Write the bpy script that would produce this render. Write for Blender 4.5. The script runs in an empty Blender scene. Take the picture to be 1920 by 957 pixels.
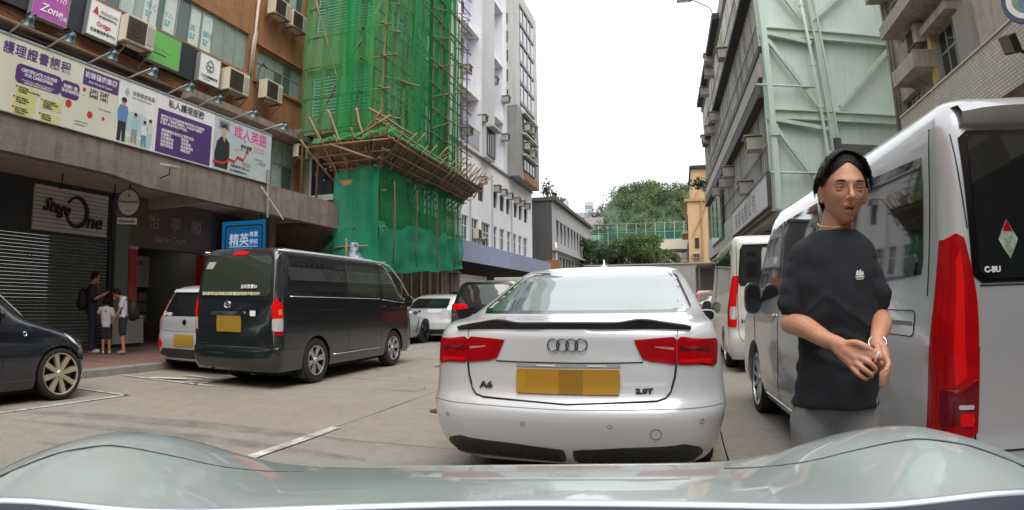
import bpy, bmesh, math, random
from mathutils import Vector, Matrix, noise
R=math.radians; PI=math.pi
random.seed(7)
SC=bpy.context.scene; COL=SC.collection
# ---------------------------------------------------------------- camera (wide dashcam lens: slight fisheye)
YAW,PITCH,ROLL,CAMH=0.27453,0.07410,-0.00811,1.22025
cd=bpy.data.cameras.new('camera'); cam=bpy.data.objects.new('camera',cd); COL.objects.link(cam); SC.camera=cam
cd.type='PANO'; cd.panorama_type='FISHEYE_LENS_POLYNOMIAL'
cd.sensor_fit='HORIZONTAL'; cd.sensor_width=36.0
cd.fisheye_polynomial_k0=0.0; cd.fisheye_polynomial_k1=-0.04700828; cd.fisheye_polynomial_k2=1.2655e-06
cd.fisheye_polynomial_k3=1.0102e-05; cd.fisheye_polynomial_k4=-1.28785e-07
cd.fisheye_fov=PI; cd.clip_start=0.02; cd.clip_end=3000
_f=Vector((-math.sin(YAW)*math.cos(PITCH),math.cos(YAW)*math.cos(PITCH),math.sin(PITCH)))
_r=Vector((math.cos(YAW),math.sin(YAW),0)); _u=_r.cross(_f)
_rr=_r*math.cos(ROLL)+_u*math.sin(ROLL); _uu=-_r*math.sin(ROLL)+_u*math.cos(ROLL)
cam.matrix_world=Matrix(((_rr.x,_uu.x,-_f.x,0),(_rr.y,_uu.y,-_f.y,0),(_rr.z,_uu.z,-_f.z,CAMH),(0,0,0,1)))
# ---------------------------------------------------------------- world: bright overcast sky
wd=bpy.data.worlds.new('World'); SC.world=wd; wd.use_nodes=True
nt=wd.node_tree; nt.nodes.clear(); N=nt.nodes.new; L=nt.links.new
SUN_EL,SUN_AZ=R(60),R(150)      # sun behind the camera's right shoulder, above thin cloud
out=N('ShaderNodeOutputWorld'); bg=N('ShaderNodeBackground'); bg.inputs['Strength'].default_value=0.1
sky=N('ShaderNodeTexSky'); sky.sky_type='NISHITA'; sky.sun_disc=False; sky.sun_elevation=SUN_EL; sky.sun_rotation=SUN_AZ
sky.air_density=1.0; sky.dust_density=2.0
tc=N('ShaderNodeTexCoord'); mp=N('ShaderNodeMapping'); mp.inputs['Scale'].default_value=(1,1,2.2)
nz=N('ShaderNodeTexNoise'); nz.inputs['Scale'].default_value=2.2; nz.inputs['Detail'].default_value=5
cr=N('ShaderNodeValToRGB'); cr.color_ramp.elements[0].position=.3; cr.color_ramp.elements[0].color=(8.0,8.3,8.7,1)
cr.color_ramp.elements[1].position=.75; cr.color_ramp.elements[1].color=(12,12,12,1)
mx=N('ShaderNodeMixRGB'); mx.inputs['Fac'].default_value=.9
L(tc.outputs['Generated'],mp.inputs['Vector']); L(mp.outputs[0],nz.inputs['Vector']); L(nz.outputs['Fac'],cr.inputs['Fac'])
L(sky.outputs[0],mx.inputs['Color1']); L(cr.outputs[0],mx.inputs['Color2']); L(mx.outputs[0],bg.inputs['Color']); L(bg.outputs[0],out.inputs[0])
sl=bpy.data.lights.new('sun','SUN'); sl.energy=1.8; sl.angle=R(50); sl.color=(1,.97,.92)
so=bpy.data.objects.new('sun',sl); COL.objects.link(so)
sd=Vector((math.sin(SUN_AZ)*math.cos(SUN_EL),math.cos(SUN_AZ)*math.cos(SUN_EL),math.sin(SUN_EL)))
so.rotation_euler=sd.to_track_quat('Z','Y').to_euler(); so.location=(0,0,60)
SC.view_settings.view_transform='Standard'; SC.view_settings.look='None'; SC.view_settings.gamma=1.0
SC.view_settings.exposure=0.80
SC.render.engine='CYCLES'
try:
    SC.cycles.use_denoising=True; SC.cycles.max_bounces=7; SC.cycles.diffuse_bounces=4; SC.cycles.transparent_max_bounces=24
    SC.cycles.sample_clamp_indirect=4.0; SC.cycles.caustics_reflective=False; SC.cycles.caustics_refractive=False
except Exception: pass

# ---------------------------------------------------------------- materials
MATS={}
def mat(name,col,rough=.6,metal=0.,var=.0,vs=3.,bump=0.,bs=40.,streak=0.,streak_col=None,coat=0.,spec=.5,emit=0.,col2=None,dirt=0.,grain=0.,brick=None,ior=None,flake=0.):
    if name in MATS: return MATS[name]
    m=bpy.data.materials.new(name); m.use_nodes=True; t=m.node_tree; n=t.nodes; l=t.links
    p=n['Principled BSDF']; p.inputs['Roughness'].default_value=rough; p.inputs['Metallic'].default_value=metal
    p.inputs['Specular IOR Level'].default_value=spec
    if ior: p.inputs['IOR'].default_value=ior
    if coat: p.inputs['Coat Weight'].default_value=coat; p.inputs['Coat Roughness'].default_value=.04
    c=(col[0],col[1],col[2],1); p.inputs['Base Color'].default_value=c
    src=None
    tcn=n.new('ShaderNodeTexCoord')
    def noise_(scale,detail=5,sc=(1,1,1),rgh=.6):
        mpn=n.new('ShaderNodeMapping'); mpn.inputs['Scale'].default_value=sc
        q=n.new('ShaderNodeTexNoise'); q.inputs['Scale'].default_value=scale; q.inputs['Detail'].default_value=detail; q.inputs['Roughness'].default_value=rgh
        l.new(tcn.outputs['Object'],mpn.inputs[0]); l.new(mpn.outputs[0],q.inputs['Vector']); return q.outputs['Fac']
    def ramp(f,a,b):
        r_=n.new('ShaderNodeMapRange'); r_.inputs['From Min'].default_value=a; r_.inputs['From Max'].default_value=b; l.new(f,r_.inputs['Value']); return r_.outputs[0]
    def mix(fac,a,b,mode='MIX'):
        q=n.new('ShaderNodeMixRGB'); q.blend_type=mode
        if isinstance(fac,float): q.inputs[0].default_value=fac
        else: l.new(fac,q.inputs[0])
        for i,v in ((1,a),(2,b)):
            if isinstance(v,tuple): q.inputs[i].default_value=(v[0],v[1],v[2],1)
            else: l.new(v,q.inputs[i])
        return q.outputs[0]
    cur=(col[0],col[1],col[2])
    if brick:
        b=n.new('ShaderNodeTexBrick'); b.inputs['Color1'].default_value=c; b.inputs['Color2'].default_value=tuple(v*.8 for v in col)+(1,)
        b.inputs['Mortar'].default_value=tuple(v*.45 for v in col)+(1,); b.inputs['Scale'].default_value=1.; b.inputs['Mortar Size'].default_value=brick[2]
        b.inputs['Brick Width'].default_value=brick[0]; b.inputs['Row Height'].default_value=brick[1]
        sp_=n.new('ShaderNodeSeparateXYZ'); cb_=n.new('ShaderNodeCombineXYZ'); l.new(tcn.outputs['Object'],sp_.inputs[0]); l.new(sp_.outputs['Y'],cb_.inputs['X']); l.new(sp_.outputs['Z'],cb_.inputs['Y']); l.new(cb_.outputs[0],b.inputs['Vector']); b.inputs['Mortar Smooth'].default_value=.1
        cur=b.outputs['Color']
    if var:
        c2=col2 or tuple(v*.55 for v in col)
        cur=mix(ramp(noise_(vs,6),.5-.5/ (1+3*var),.5+.5/(1+3*var)),cur,c2) if col2 else mix(ramp(noise_(vs,6),.35,.75),cur,mix(float(min(1,var)),cur,c2))
    if streak:
        s=ramp(noise_(1.,6,(5,5,.35),.7),.48,.72); q=n.new('ShaderNodeMath'); q.operation='MULTIPLY'; q.inputs[1].default_value=streak; l.new(s,q.inputs[0])
        cur=mix(q.outputs[0],cur,streak_col or tuple(v*.3 for v in col))
    if dirt:
        s=ramp(noise_(vs*4,8),.5,.8); q=n.new('ShaderNodeMath'); q.operation='MULTIPLY'; q.inputs[1].default_value=dirt; l.new(s,q.inputs[0])
        cur=mix(q.outputs[0],cur,tuple(v*.35 for v in col))
    if grain:
        s=ramp(noise_(55,8,rgh=.75),.30,.72); q=n.new('ShaderNodeMath'); q.operation='MULTIPLY'; q.inputs[1].default_value=grain; l.new(s,q.inputs[0]); cur=mix(q.outputs[0],cur,tuple(v*.42 for v in col))
        s=ramp(noise_(6.5,9,rgh=.8),.52,.66); q=n.new('ShaderNodeMath'); q.operation='MULTIPLY'; q.inputs[1].default_value=grain*.55; l.new(s,q.inputs[0]); cur=mix(q.outputs[0],cur,tuple(v*.5 for v in col))
    if not isinstance(cur,tuple): l.new(cur,p.inputs['Base Color'])
    if bump:
        bn=n.new('ShaderNodeBump'); bn.inputs['Strength'].default_value=bump; bn.inputs['Distance'].default_value=.02
        l.new(noise_(bs,4),bn.inputs['Height']); l.new(bn.outputs[0],p.inputs['Normal'])
    elif flake:
        bn=n.new('ShaderNodeBump'); bn.inputs['Strength'].default_value=flake; bn.inputs['Distance'].default_value=.001
        l.new(noise_(900,1),bn.inputs['Height']); l.new(bn.outputs[0],p.inputs['Normal'])
    if emit: p.inputs['Emission Color'].default_value=c; p.inputs['Emission Strength'].default_value=emit
    MATS[name]=m; return m

def netmat(name,col,alpha,wave=1.,tint=(.75,1,.82,1)):
    """debris netting / mesh: woven cloth that lets part of the light and the view through"""
    m=bpy.data.materials.new(name); m.use_nodes=True; t=m.node_tree; n=t.nodes; l=t.links
    p=n['Principled BSDF']; p.inputs['Roughness'].default_value=.7
    tcn=n.new('ShaderNodeTexCoord')
    q=n.new('ShaderNodeTexNoise'); q.inputs['Scale'].default_value=1.1; q.inputs['Detail'].default_value=7; q.inputs['Roughness'].default_value=.65
    mpn=n.new('ShaderNodeMapping'); mpn.inputs['Scale'].default_value=(2.2,2.2,.45); l.new(tcn.outputs['Object'],mpn.inputs[0]); l.new(mpn.outputs[0],q.inputs['Vector'])
    c2=n.new('ShaderNodeMixRGB'); c2.inputs[1].default_value=(col[0]*1.25,col[1]*1.25,col[2]*1.25,1); c2.inputs[2].default_value=(col[0]*.45,col[1]*.55,col[2]*.5,1)
    l.new(q.outputs['Fac'],c2.inputs[0]); l.new(c2.outputs[0],p.inputs['Base Color'])
    tr=n.new('ShaderNodeBsdfTransparent'); tr.inputs[0].default_value=tint
    tl=n.new('ShaderNodeBsdfTranslucent'); l.new(c2.outputs[0],tl.inputs[0])
    m1=n.new('ShaderNodeMixShader'); m1.inputs[0].default_value=.45; l.new(p.outputs[0],m1.inputs[1]); l.new(tl.outputs[0],m1.inputs[2])
    mr=n.new('ShaderNodeMapRange'); mr.inputs['From Min'].default_value=.3; mr.inputs['From Max'].default_value=.7
    mr.inputs['To Min'].default_value=max(0,alpha-.22*wave); mr.inputs['To Max'].default_value=min(1,alpha+.2*wave)
    l.new(q.outputs['Fac'],mr.inputs['Value'])
    m2=n.new('ShaderNodeMixShader'); l.new(mr.outputs[0],m2.inputs[0]); l.new(tr.outputs[0],m2.inputs[1]); l.new(m1.outputs[0],m2.inputs[2])
    l.new(m2.outputs[0],n['Material Output'].inputs[0]); return m

def glassmat(name,tint,alpha=.75,rough=.02,ior=1.6,reflcol=None):
    """tinted glass pane: reflects, and lets a share of the view through"""
    m=bpy.data.materials.new(name); m.use_nodes=True; t=m.node_tree; n=t.nodes; l=t.links
    p=n['Principled BSDF']; p.inputs['Roughness'].default_value=rough; p.inputs['Base Color'].default_value=tint+(1,); p.inputs['IOR'].default_value=ior
    tr=n.new('ShaderNodeBsdfTransparent'); tr.inputs[0].default_value=(.8,.88,.84,1)
    ms=n.new('ShaderNodeMixShader'); ms.inputs[0].default_value=alpha
    l.new(tr.outputs[0],ms.inputs[1]); l.new(p.outputs[0],ms.inputs[2]); l.new(ms.outputs[0],n['Material Output'].inputs[0]); return m

# ---------------------------------------------------------------- object helpers
def tag(o,label=None,cat=None,group=None,kind=None):
    if label: o['label']=label
    if cat: o['category']=cat
    if group: o['group']=group
    if kind: o['kind']=kind
    return o
def thing(name,loc,rz=0,label=None,cat=None,group=None,kind=None):
    o=bpy.data.objects.new(name,None); COL.objects.link(o); o.location=loc; o.rotation_euler=(0,0,rz); o.empty_display_size=.2
    return tag(o,label,cat,group,kind)
def kids(o): return [c for c in bpy.data.objects if c.parent==o]
def copy_tree(o,parent=None,_idx=None):
    if _idx is None:
        _idx={}
        for c in bpy.data.objects:
            if c.parent: _idx.setdefault(c.parent.name,[]).append(c)
    c=o.copy(); COL.objects.link(c)
    if parent: c.parent=parent
    for ch in _idx.get(o.name,[]): copy_tree(ch,c,_idx)
    return c
class MB:
    def __init__(s,M=None): s.v=[]; s.f=[]; s.M=M
    def add(s,vs,fs):
        n=len(s.v); s.v+= [tuple(s.M@Vector(p)) if s.M else tuple(p) for p in vs]; s.f+=[tuple(i+n for i in f) for f in fs]; return s
    def box(s,x0,x1,y0,y1,z0,z1):
        vs=[(x,y,z) for z in (z0,z1) for y in (y0,y1) for x in (x0,x1)]
        return s.add(vs,[(0,2,3,1),(4,5,7,6),(0,1,5,4),(2,6,7,3),(0,4,6,2),(1,3,7,5)])
    def cbox(s,c,d,rot=None):
        vs=[]
        for z in (-.5,.5):
            for y in (-.5,.5):
                for x in (-.5,.5):
                    p=Vector((x*d[0],y*d[1],z*d[2]))
                    if rot: p=rot@p
                    vs.append(p+Vector(c))
        return s.add(vs,[(0,2,3,1),(4,5,7,6),(0,1,5,4),(2,6,7,3),(0,4,6,2),(1,3,7,5)])
    def quad(s,a,b,c,d): return s.add([a,b,c,d],[(0,1,2,3)])
    def tube(s,pts,r,n=6,close=False):
        pts=[Vector(p) for p in pts]; rs=r if isinstance(r,(list,tuple)) else [r]*len(pts); vs=[];fs=[]
        up=Vector((0,0,1)); m=len(pts)
        for i,p in enumerate(pts):
            if close: t=(pts[(i+1)%m]-pts[i-1])
            else: t=(pts[min(i+1,m-1)]-pts[max(i-1,0)])
            t.normalize(); a=t.cross(up if abs(t.z)<.95 else Vector((1,0,0))).normalized(); b=t.cross(a)
            for k in range(n):
                g=2*PI*k/n; vs.append(p+a*math.cos(g)*rs[i]+b*math.sin(g)*rs[i])
        for i in range(m if close else m-1):
            j=(i+1)%m
            for k in range(n): fs.append((i*n+k,i*n+(k+1)%n,j*n+(k+1)%n,j*n+k))
        if not close: fs.append(tuple(range(n-1,-1,-1))); fs.append(tuple((m-1)*n+k for k in range(n)))
        return s.add(vs,fs)
    def prism(s,poly,fn0,fn1):
        n=len(poly); vs=[fn0(*p) for p in poly]+[fn1(*p) for p in poly]
        return s.add(vs,[tuple(range(n))[::-1],tuple(range(n,2*n))]+[(i,(i+1)%n,n+(i+1)%n,n+i) for i in range(n)])
    def grid(s,rows,close=False):
        nr=len(rows); nc=len(rows[0]); vs=[p for r_ in rows for p in r_]; fs=[]
        for i in range(nr-1):
            for j in range(nc if close else nc-1):
                k=(j+1)%nc; fs.append((i*nc+j,i*nc+k,(i+1)*nc+k,(i+1)*nc+j))
        return s.add(vs,fs)
    def lathe(s,prof,c,axis='x',n=24):
        """prof: (axial, radius)"""
        rows=[]
        for a,r in prof:
            row=[]
            for k in range(n):
                g=2*PI*k/n
                if axis=='x': row.append((c[0]+a,c[1]+r*math.cos(g),c[2]+r*math.sin(g)))
                elif axis=='y': row.append((c[0]+r*math.cos(g),c[1]+a,c[2]+r*math.sin(g)))
                else: row.append((c[0]+r*math.cos(g),c[1]+r*math.sin(g),c[2]+a))
            rows.append(row)
        return s.grid(rows,True)
    def obj(s,name,m,parent=None,smooth=False,world=False,bevel=0,angle=None,clean=False,sub=0):
        me=bpy.data.meshes.new(name); me.from_pydata([tuple(p) for p in s.v],[],s.f); me.validate()
        if clean or smooth:
            bm=bmesh.new(); bm.from_mesh(me)
            if clean: bmesh.ops.remove_doubles(bm,verts=bm.verts,dist=clean if isinstance(clean,float) else 1e-4); bmesh.ops.dissolve_degenerate(bm,edges=bm.edges,dist=1e-5)
            bmesh.ops.recalc_face_normals(bm,faces=bm.faces); bm.to_mesh(me); bm.free()
        if m is not None: me.materials.append(m)
        if smooth:
            for p in me.polygons: p.use_smooth=True
            if angle: me.set_sharp_from_angle(angle=R(angle))
        o=bpy.data.objects.new(name,me); COL.objects.link(o)
        if parent:
            o.parent=parent
            if world and parent.parent is None: o.location=-parent.location
        if bevel:
            b=o.modifiers.new('bevel','BEVEL'); b.width=bevel; b.segments=2; b.limit_method='ANGLE'
        if sub: b=o.modifiers.new('sub','SUBSURF'); b.levels=sub; b.render_levels=sub
        return o
class Fr:
    """flat frame on a wall: a along it, b up, c out of it"""
    def __init__(s,o,u,v,n): s.o,s.u,s.v,s.n=Vector(o),Vector(u).normalized(),Vector(v).normalized(),Vector(n).normalized()
    def p(s,a,b,c=0): return s.o+s.u*a+s.v*b+s.n*c
    def box(s,mb,a0,a1,b0,b1,c0,c1):
        vs=[s.p(a,b,c) for c in (c0,c1) for b in (b0,b1) for a in (a0,a1)]
        return mb.add(vs,[(0,2,3,1),(4,5,7,6),(0,1,5,4),(2,6,7,3),(0,4,6,2),(1,3,7,5)])
    def poly(s,mb,pts,c0,c1): return mb.prism(pts,lambda a,b:s.p(a,b,c0),lambda a,b:s.p(a,b,c1))
    def M(s,a,b,c=0):
        q=s.p(a,b,c); return Matrix(((s.u.x,s.v.x,s.n.x,q.x),(s.u.y,s.v.y,s.n.y,q.y),(s.u.z,s.v.z,s.n.z,q.z),(0,0,0,1)))
def plateobj(F,name,a0,a1,b0,b1,c0,c1,m,parent,bevel=0,world=True): 
    mb=MB(); F.box(mb,a0,a1,b0,b1,c0,c1); return mb.obj(name,m,parent,world=world,bevel=bevel)
def text(F,body,a,b,c,size,m,parent,align='LEFT',name='lettering',bold=0.,shear=0.,sx=1.,sp=1.,lsp=1.,ext=.002,world=True,rot=0,valign='TOP_BASELINE'):
    cu=bpy.data.curves.new(name,'FONT'); cu.body=body; cu.size=size; cu.extrude=ext; cu.offset=min(bold,.0025 if size<.15 else .006 if ord(body[0])<256 else .003); cu.shear=shear
    cu.align_x=align; cu.align_y=valign; cu.space_character=sp; cu.space_line=lsp; cu.resolution_u=2; cu.materials.append(m)
    o=bpy.data.objects.new(name,cu); COL.objects.link(o)
    Mx=F.M(a,b,c)@Matrix.Rotation(rot,4,'Z')@Matrix.Diagonal((sx,1,1,1))
    if parent:
        o.parent=parent
        if world and parent.parent is None: Mx=Matrix.Translation(-parent.location)@Mx
    o.matrix_local=Mx
    return o
def walltiles(F,mb,a0,a1,b0,b1,ops,depth=.15,c=0):
    """wall sheet with real openings and their reveals"""
    A=sorted(set([a0,a1]+[q for o in ops for q in (o[0],o[1]) if a0<q<a1])); B=sorted(set([b0,b1]+[q for o in ops for q in (o[2],o[3]) if b0<q<b1]))
    for i in range(len(A)-1):
        for j in range(len(B)-1):
            ca,cb=(A[i]+A[i+1])/2,(B[j]+B[j+1])/2
            if any(o[0]<ca<o[1] and o[2]<cb<o[3] for o in ops): continue
            mb.quad(F.p(A[i],B[j],c),F.p(A[i+1],B[j],c),F.p(A[i+1],B[j+1],c),F.p(A[i],B[j+1],c))
    for x0,x1,y0,y1 in ops:
        for (p,q) in (((x0,y0),(x1,y0)),((x1,y0),(x1,y1)),((x1,y1),(x0,y1)),((x0,y1),(x0,y0))):
            mb.quad(F.p(*p,c),F.p(*q,c),F.p(*q,c-depth),F.p(*p,c-depth))
    return mb
def window(F,a0,a1,b0,b1,parent,mf,mg,cols=2,rowsp=(0.,1.),c=-.1,fw=.04,name='window',backmat=None,panes=True,world=True):
    """frame with mullions; each pane a sub-part"""
    mb=MB(); c1=c+.05
    F.box(mb,a0,a1,b0,b0+fw,c,c1); F.box(mb,a0,a1,b1-fw,b1,c,c1)
    F.box(mb,a0,a0+fw,b0+fw,b1-fw,c,c1); F.box(mb,a1-fw,a1,b0+fw,b1-fw,c,c1)
    ca=[a0+fw+(a1-a0-2*fw)*k/cols for k in range(cols+1)]; cb=[b0+fw+(b1-b0-2*fw)*k for k in rowsp]
    for k in range(1,cols): F.box(mb,ca[k]-fw/2,ca[k]+fw/2,b0+fw,b1-fw,c,c1-.004)
    for k in range(1,len(cb)-1): F.box(mb,a0+fw,a1-fw,cb[k]-fw/2,cb[k]+fw/2,c,c1-.008)
    w=mb.obj(name,mf,parent,world=world)
    if panes is True:
        for i in range(cols):
            for j in range(len(cb)-1):
                g=MB(); q=c+.015; F.box(g,ca[i]+.003,ca[i+1]-.003,cb[j]+.003,cb[j+1]-.003,q,q+.008); g.obj('pane',mg if not isinstance(mg,list) else random.choice(mg),w)
    else:
        g=MB(); F.box(g,a0+fw,a1-fw,b0+fw,b1-fw,c+.015,c+.023); g.obj('pane',mg if not isinstance(mg,list) else random.choice(mg),w)
    return w
# ================================================================ GROUND, ROAD, PAVEMENT
asphalt=mat('concrete_road',(.37,.33,.28),.85,var=.35,vs=.9,bump=.9,bs=60,dirt=.4,grain=.75)
asphalt2=mat('concrete_road_brown',(.38,.32,.26),.85,var=.35,vs=1.1,bump=.9,bs=60,dirt=.4,grain=.75)
joint_m=mat('joint_dark',(.03,.028,.026),.95)
paving=mat('paving_red_brown',(.24,.13,.10),.85,var=.5,vs=2,bump=.3,bs=50,dirt=.3,grain=.5)
kerb_m=mat('kerb_concrete',(.22,.205,.19),.85,var=.5,vs=4,bump=.3,dirt=.4)
line_m=mat('road_line_white',(.62,.60,.55),.7,var=.55,vs=9,col2=(.24,.22,.2),dirt=.3)
ground_m=mat('ground',(.16,.16,.14),.95,var=.4)
mb=MB(); mb.quad((-600,-60,-.05),(600,-60,-.05),(600,1500,-.05),(-600,1500,-.05)); tag(mb.obj('ground',ground_m),kind='structure')
road=thing('road',(0,0,0),kind='structure')
mb=MB(); mb.quad((-8.4,-12,-.03),(5.2,-12,-.03),(5.2,130,-.03),(-8.4,130,-.03)); mb.obj('joint_bed',joint_m,road)
xs=[-8.4,-6.62,-3.18,.36,3.4,5.2]; ys=[-12,-6.4,-2.9,.85,4.6,8.28,12,15.7,19.5,23.2,27,31,35,40,46,54,64,76,90,108,130]
for i in range(len(xs)-1):
    for j in range(len(ys)-1):
        g=.007; mb=MB(); x0,x1,y0,y1=xs[i]+g,xs[i+1]-g,ys[j]+g,ys[j+1]-g
        n=8 if y0<20 else 2; dz=random.uniform(-.003,.003)
        jag=lambda k:random.uniform(-.006,.006)
        top=[(x0+(x1-x0)*k/n,y0+jag(k),dz) for k in range(n+1)]+[(x1+jag(k),y0+(y1-y0)*k/n,dz) for k in range(1,n+1)]+[(x1-(x1-x0)*k/n,y1+jag(k),dz) for k in range(1,n+1)]+[(x0+jag(k),y1-(y1-y0)*k/n,dz) for k in range(1,n)]
        m=len(top); mb.add(top+[(a,b,-.06) for a,b,c in top],[tuple(range(m))]+[(k,k+m,(k+1)%m+m,(k+1)%m) for k in range(m)])
        mb.obj('slab',random.choice([asphalt,asphalt,asphalt2]) if not (i==2 and 0<y0<9) else (asphalt2 if y0>4 else asphalt),road)
def mark(x0,y0,x1,y1,w=.10,dash=None,name='painted_line',wear=True):
    d=Vector((x1-x0,y1-y0,0)); Ln=d.length; d.normalize(); nrm=Vector((-d.y,d.x,0)); mb=MB(); n=max(2,int(Ln/.12))
    L_,R_=[],[]
    for k in range(n+1):
        p=Vector((x0,y0,.008))+d*Ln*k/n; a=w/2*(1+random.uniform(-.16,.05)); b=w/2*(1+random.uniform(-.16,.05))
        L_.append(p+nrm*a); R_.append(p-nrm*b)
    mb.grid([L_,R_]); return mb.obj(name,line_m,road)
mark(-3.13,2.6,-3.16,4.98,.11); mark(-3.2,8.9,-3.2,10.9,.11); mark(-3.2,14.5,-3.2,16.5,.11)
mark(-6.45,-3,-6.53,5.32,.075); mark(-6.5,5.26,-8.3,5.22,.075); mark(-6.55,6.5,-6.6,8.3,.07) 
mark(-8.3,6.62,-6.2,6.55,.09); mark(-7.5,7.25,-6.2,7.15,.12)
for k in range(6): mark(-6.55,9+6*k,-6.55,14.5+6*k,.075); mark(-6.5,14.7+6*k,-8.3,14.7+6*k,.075)
# tyre rubber arcs on the slabs
tyre_m=netmat('tyre_rubber',(.055,.045,.036),.14,.7,(1,1,1,1))
for (cx,cy,rad,a0,a1,w) in ((-3.0,-2.55,7.45,86,124,.34),(-3.0,-2.55,6.95,84,116,.26),(-2.4,-3.1,6.9,88,112,.22)):
    mb=MB(); n=36; A=[];Bq=[]
    for k in range(n+1):
        a=R(a0+(a1-a0)*k/n); ww=w*math.sin(PI*(.03+.94*k/n)); A.append((cx+(rad-ww/2)*math.cos(a),cy+(rad-ww/2)*math.sin(a)*.95,.0125)); Bq.append((cx+(rad+ww/2)*math.cos(a),cy+(rad+ww/2)*math.sin(a)*.95,.0125))
    mb.grid([A,Bq]); mb.obj('tyre_mark',tyre_m,road)
# hairline cracks and dark oil drips
crk=mat('crack_dark',(.035,.03,.026),.95); rc=random.Random(21)
for k in range(16):
    x,y=rc.uniform(-6,.2),rc.uniform(2.8,12); a=rc.uniform(0,PI); A=[];B=[]
    for q in range(14):
        w=.004*math.sin(PI*(q+.5)/14)+.001; A.append((x-w*math.sin(a),y+w*math.cos(a),.0105)); B.append((x+w*math.sin(a),y-w*math.cos(a),.0105)); x+=.07*math.cos(a); y+=.07*math.sin(a); a+=rc.uniform(-.6,.6)
    mb=MB(); mb.grid([A,B]); mb.obj('crack',crk,road)
oil=netmat('oil_stain',(.02,.018,.016),.42,1.0,(1,1,1,1))
for (x,y,s) in ((-1.0,6.2,.5),(-2.4,8.4,.45),(.25,7.6,.3),(-4.2,10.4,.5),(-1.9,3.4,.25)):
    mb=MB(); mb.add([(x+s*(.7+.5*noise.noise(Vector((math.cos(g)*2+x,math.sin(g)*2,y))))*math.cos(g)*.6,y+s*(.7+.5*noise.noise(Vector((math.cos(g)*2+x,math.sin(g)*2,y))))*math.sin(g),.0115) for g in [2*PI*k/28 for k in range(28)]],[tuple(range(28))]); mb.obj('oil_stain',oil,road)
mh=mat('cast_iron',(.06,.055,.05),.6,.5,bump=.4,bs=30)
for (x,y) in ((-2.55,6.15),):
    mb=MB(); mb.add([(x+.13*math.cos(2*PI*k/20),y+.13*math.sin(2*PI*k/20),.009) for k in range(20)],[tuple(range(20))]); mb.obj('valve_cover',mh,road)
# flattened litter
lit=mat('cardboard_pale',(.5,.45,.36),.9)
for (x,y,s,a) in ((-7.35,6.75,.35,.3),(-6.75,6.62,.12,1.2),(-6.9,6.9,.1,.4)):
    mb=MB(); q=Matrix.Rotation(a,3,'Z'); mb.add([q@Vector((s*u,s*.25*v,0))+Vector((x,y,.016+.01*random.random())) for u,v in ((-1,-1),(1,-.7),(.9,1),(-.8,.8))],[(0,1,2,3)])
    tag(mb.obj('paper_scrap',lit),{0:'long pale scrap of cardboard lying on the road before the small hatchback',1:'pale scrap of card lying on the road left of the dark van',2:'tiny pale scrap of paper on the road behind the small hatchback'}[0 if s>.3 else 1 if s>.11 else 2],'litter')
pav=thing('pavement',(0,0,0),kind='structure')
mb=MB(); mb.box(-12.6,-8.56,-14,60,-.04,.112); mb.obj('paving_bed',joint_m,pav)
mb=MB()
for i in range(8):
    for j in range(36):
        x0=-12.55+i*.5; y0=2+j*.5; mb.box(x0+.006,x0+.494,y0+.006,y0+.494,.10,.120+random.uniform(-.002,.002))
o=mb.obj('paving_slabs',paving,pav); o['kind']='stuff'
mb=MB(); mb.box(-12.55,-8.56,-14,1.9,.10,.12); mb.box(-12.55,-8.56,20.1,60,.10,.12); mb.obj('paving_far',paving,pav)
for k in range(26):
    y0=-4+k*1.0; mb=MB(); 
    vs=[(-8.55,.126),(-8.43,.126),(-8.405,.105),(-8.385,-.02),(-8.55,-.02)]
    mb.prism(vs,lambda a,b:(a,y0+.006,b),lambda a,b:(a,y0+.994,b)); mb.obj('kerb_stone',kerb_m,pav)
mb=MB(); mb.box(-8.55,-8.39,22,60,-.02,.126); mb.obj('kerb_far',kerb_m,pav)
pav2=thing('pavement_right',(0,0,0),kind='structure')
mb=MB(); mb.box(3.4,9,-14,70,-.04,.12); mb.obj('paving_bed',paving,pav2)
for k in range(20):
    mb=MB(); y0=-4+k*1.5; mb.box(3.25,3.395,y0+.006,y0+1.494,-.02,.125); mb.obj('kerb_stone',kerb_m,pav2)
# ================================================================ VEHICLES
paint_white=mat('paint_white_pearl',(.62,.63,.65),.25,0.15,coat=1.,flake=.02,spec=.5)
paint_silver=mat('paint_silver',(.47,.48,.50),.3,.35,coat=1.,flake=.05)
paint_hood=mat('paint_pale_green_silver',(.37,.42,.415),.30,.1,coat=.8,flake=.03,var=.15,vs=3,dirt=.12)
paint_black=mat('paint_dark_grey',(.014,.018,.020),.16,.1,coat=1.)
paint_navy=mat('paint_dark_navy',(.012,.016,.024),.2,.1,coat=1.)
paint_dark=mat('paint_black',(.01,.01,.012),.2,0,coat=1.)
paint_cream=mat('paint_warm_white',(.55,.54,.50),.25,0,coat=1.)
paint_red=mat('paint_red',(.5,.02,.02),.3,0,coat=1.)
rubber=mat('rubber_black',(.018,.018,.018),.75,bump=.2,bs=60)
plastic=mat('plastic_black',(.02,.02,.021),.5)
gloss_black=mat('gloss_black',(.006,.006,.007),.12,0,coat=.6)
under=mat('underbody_black',(.012,.012,.012),.9)
gap=mat('shut_line_black',(.01,.01,.01),.8)
mirror_m=mat('mirror_glass_dark',(.10,.11,.12),.12,.9)
chrome=mat('chrome',(.75,.76,.78),.1,1.)
chrome_dark=mat('chrome_dark',(.12,.12,.13),.2,1.)
alloy=mat('alloy_silver',(.6,.61,.62),.3,.8)
alloy_cream=mat('alloy_champagne',(.55,.5,.38),.35,.6)
alloy_dark=mat('alloy_dark',(.05,.05,.055),.3,.7)
lamp_red=mat('lamp_red',(.42,.003,.006),.25,0,coat=.12,spec=.15,var=.35,vs=9,col2=(.24,.002,.005))
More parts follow.
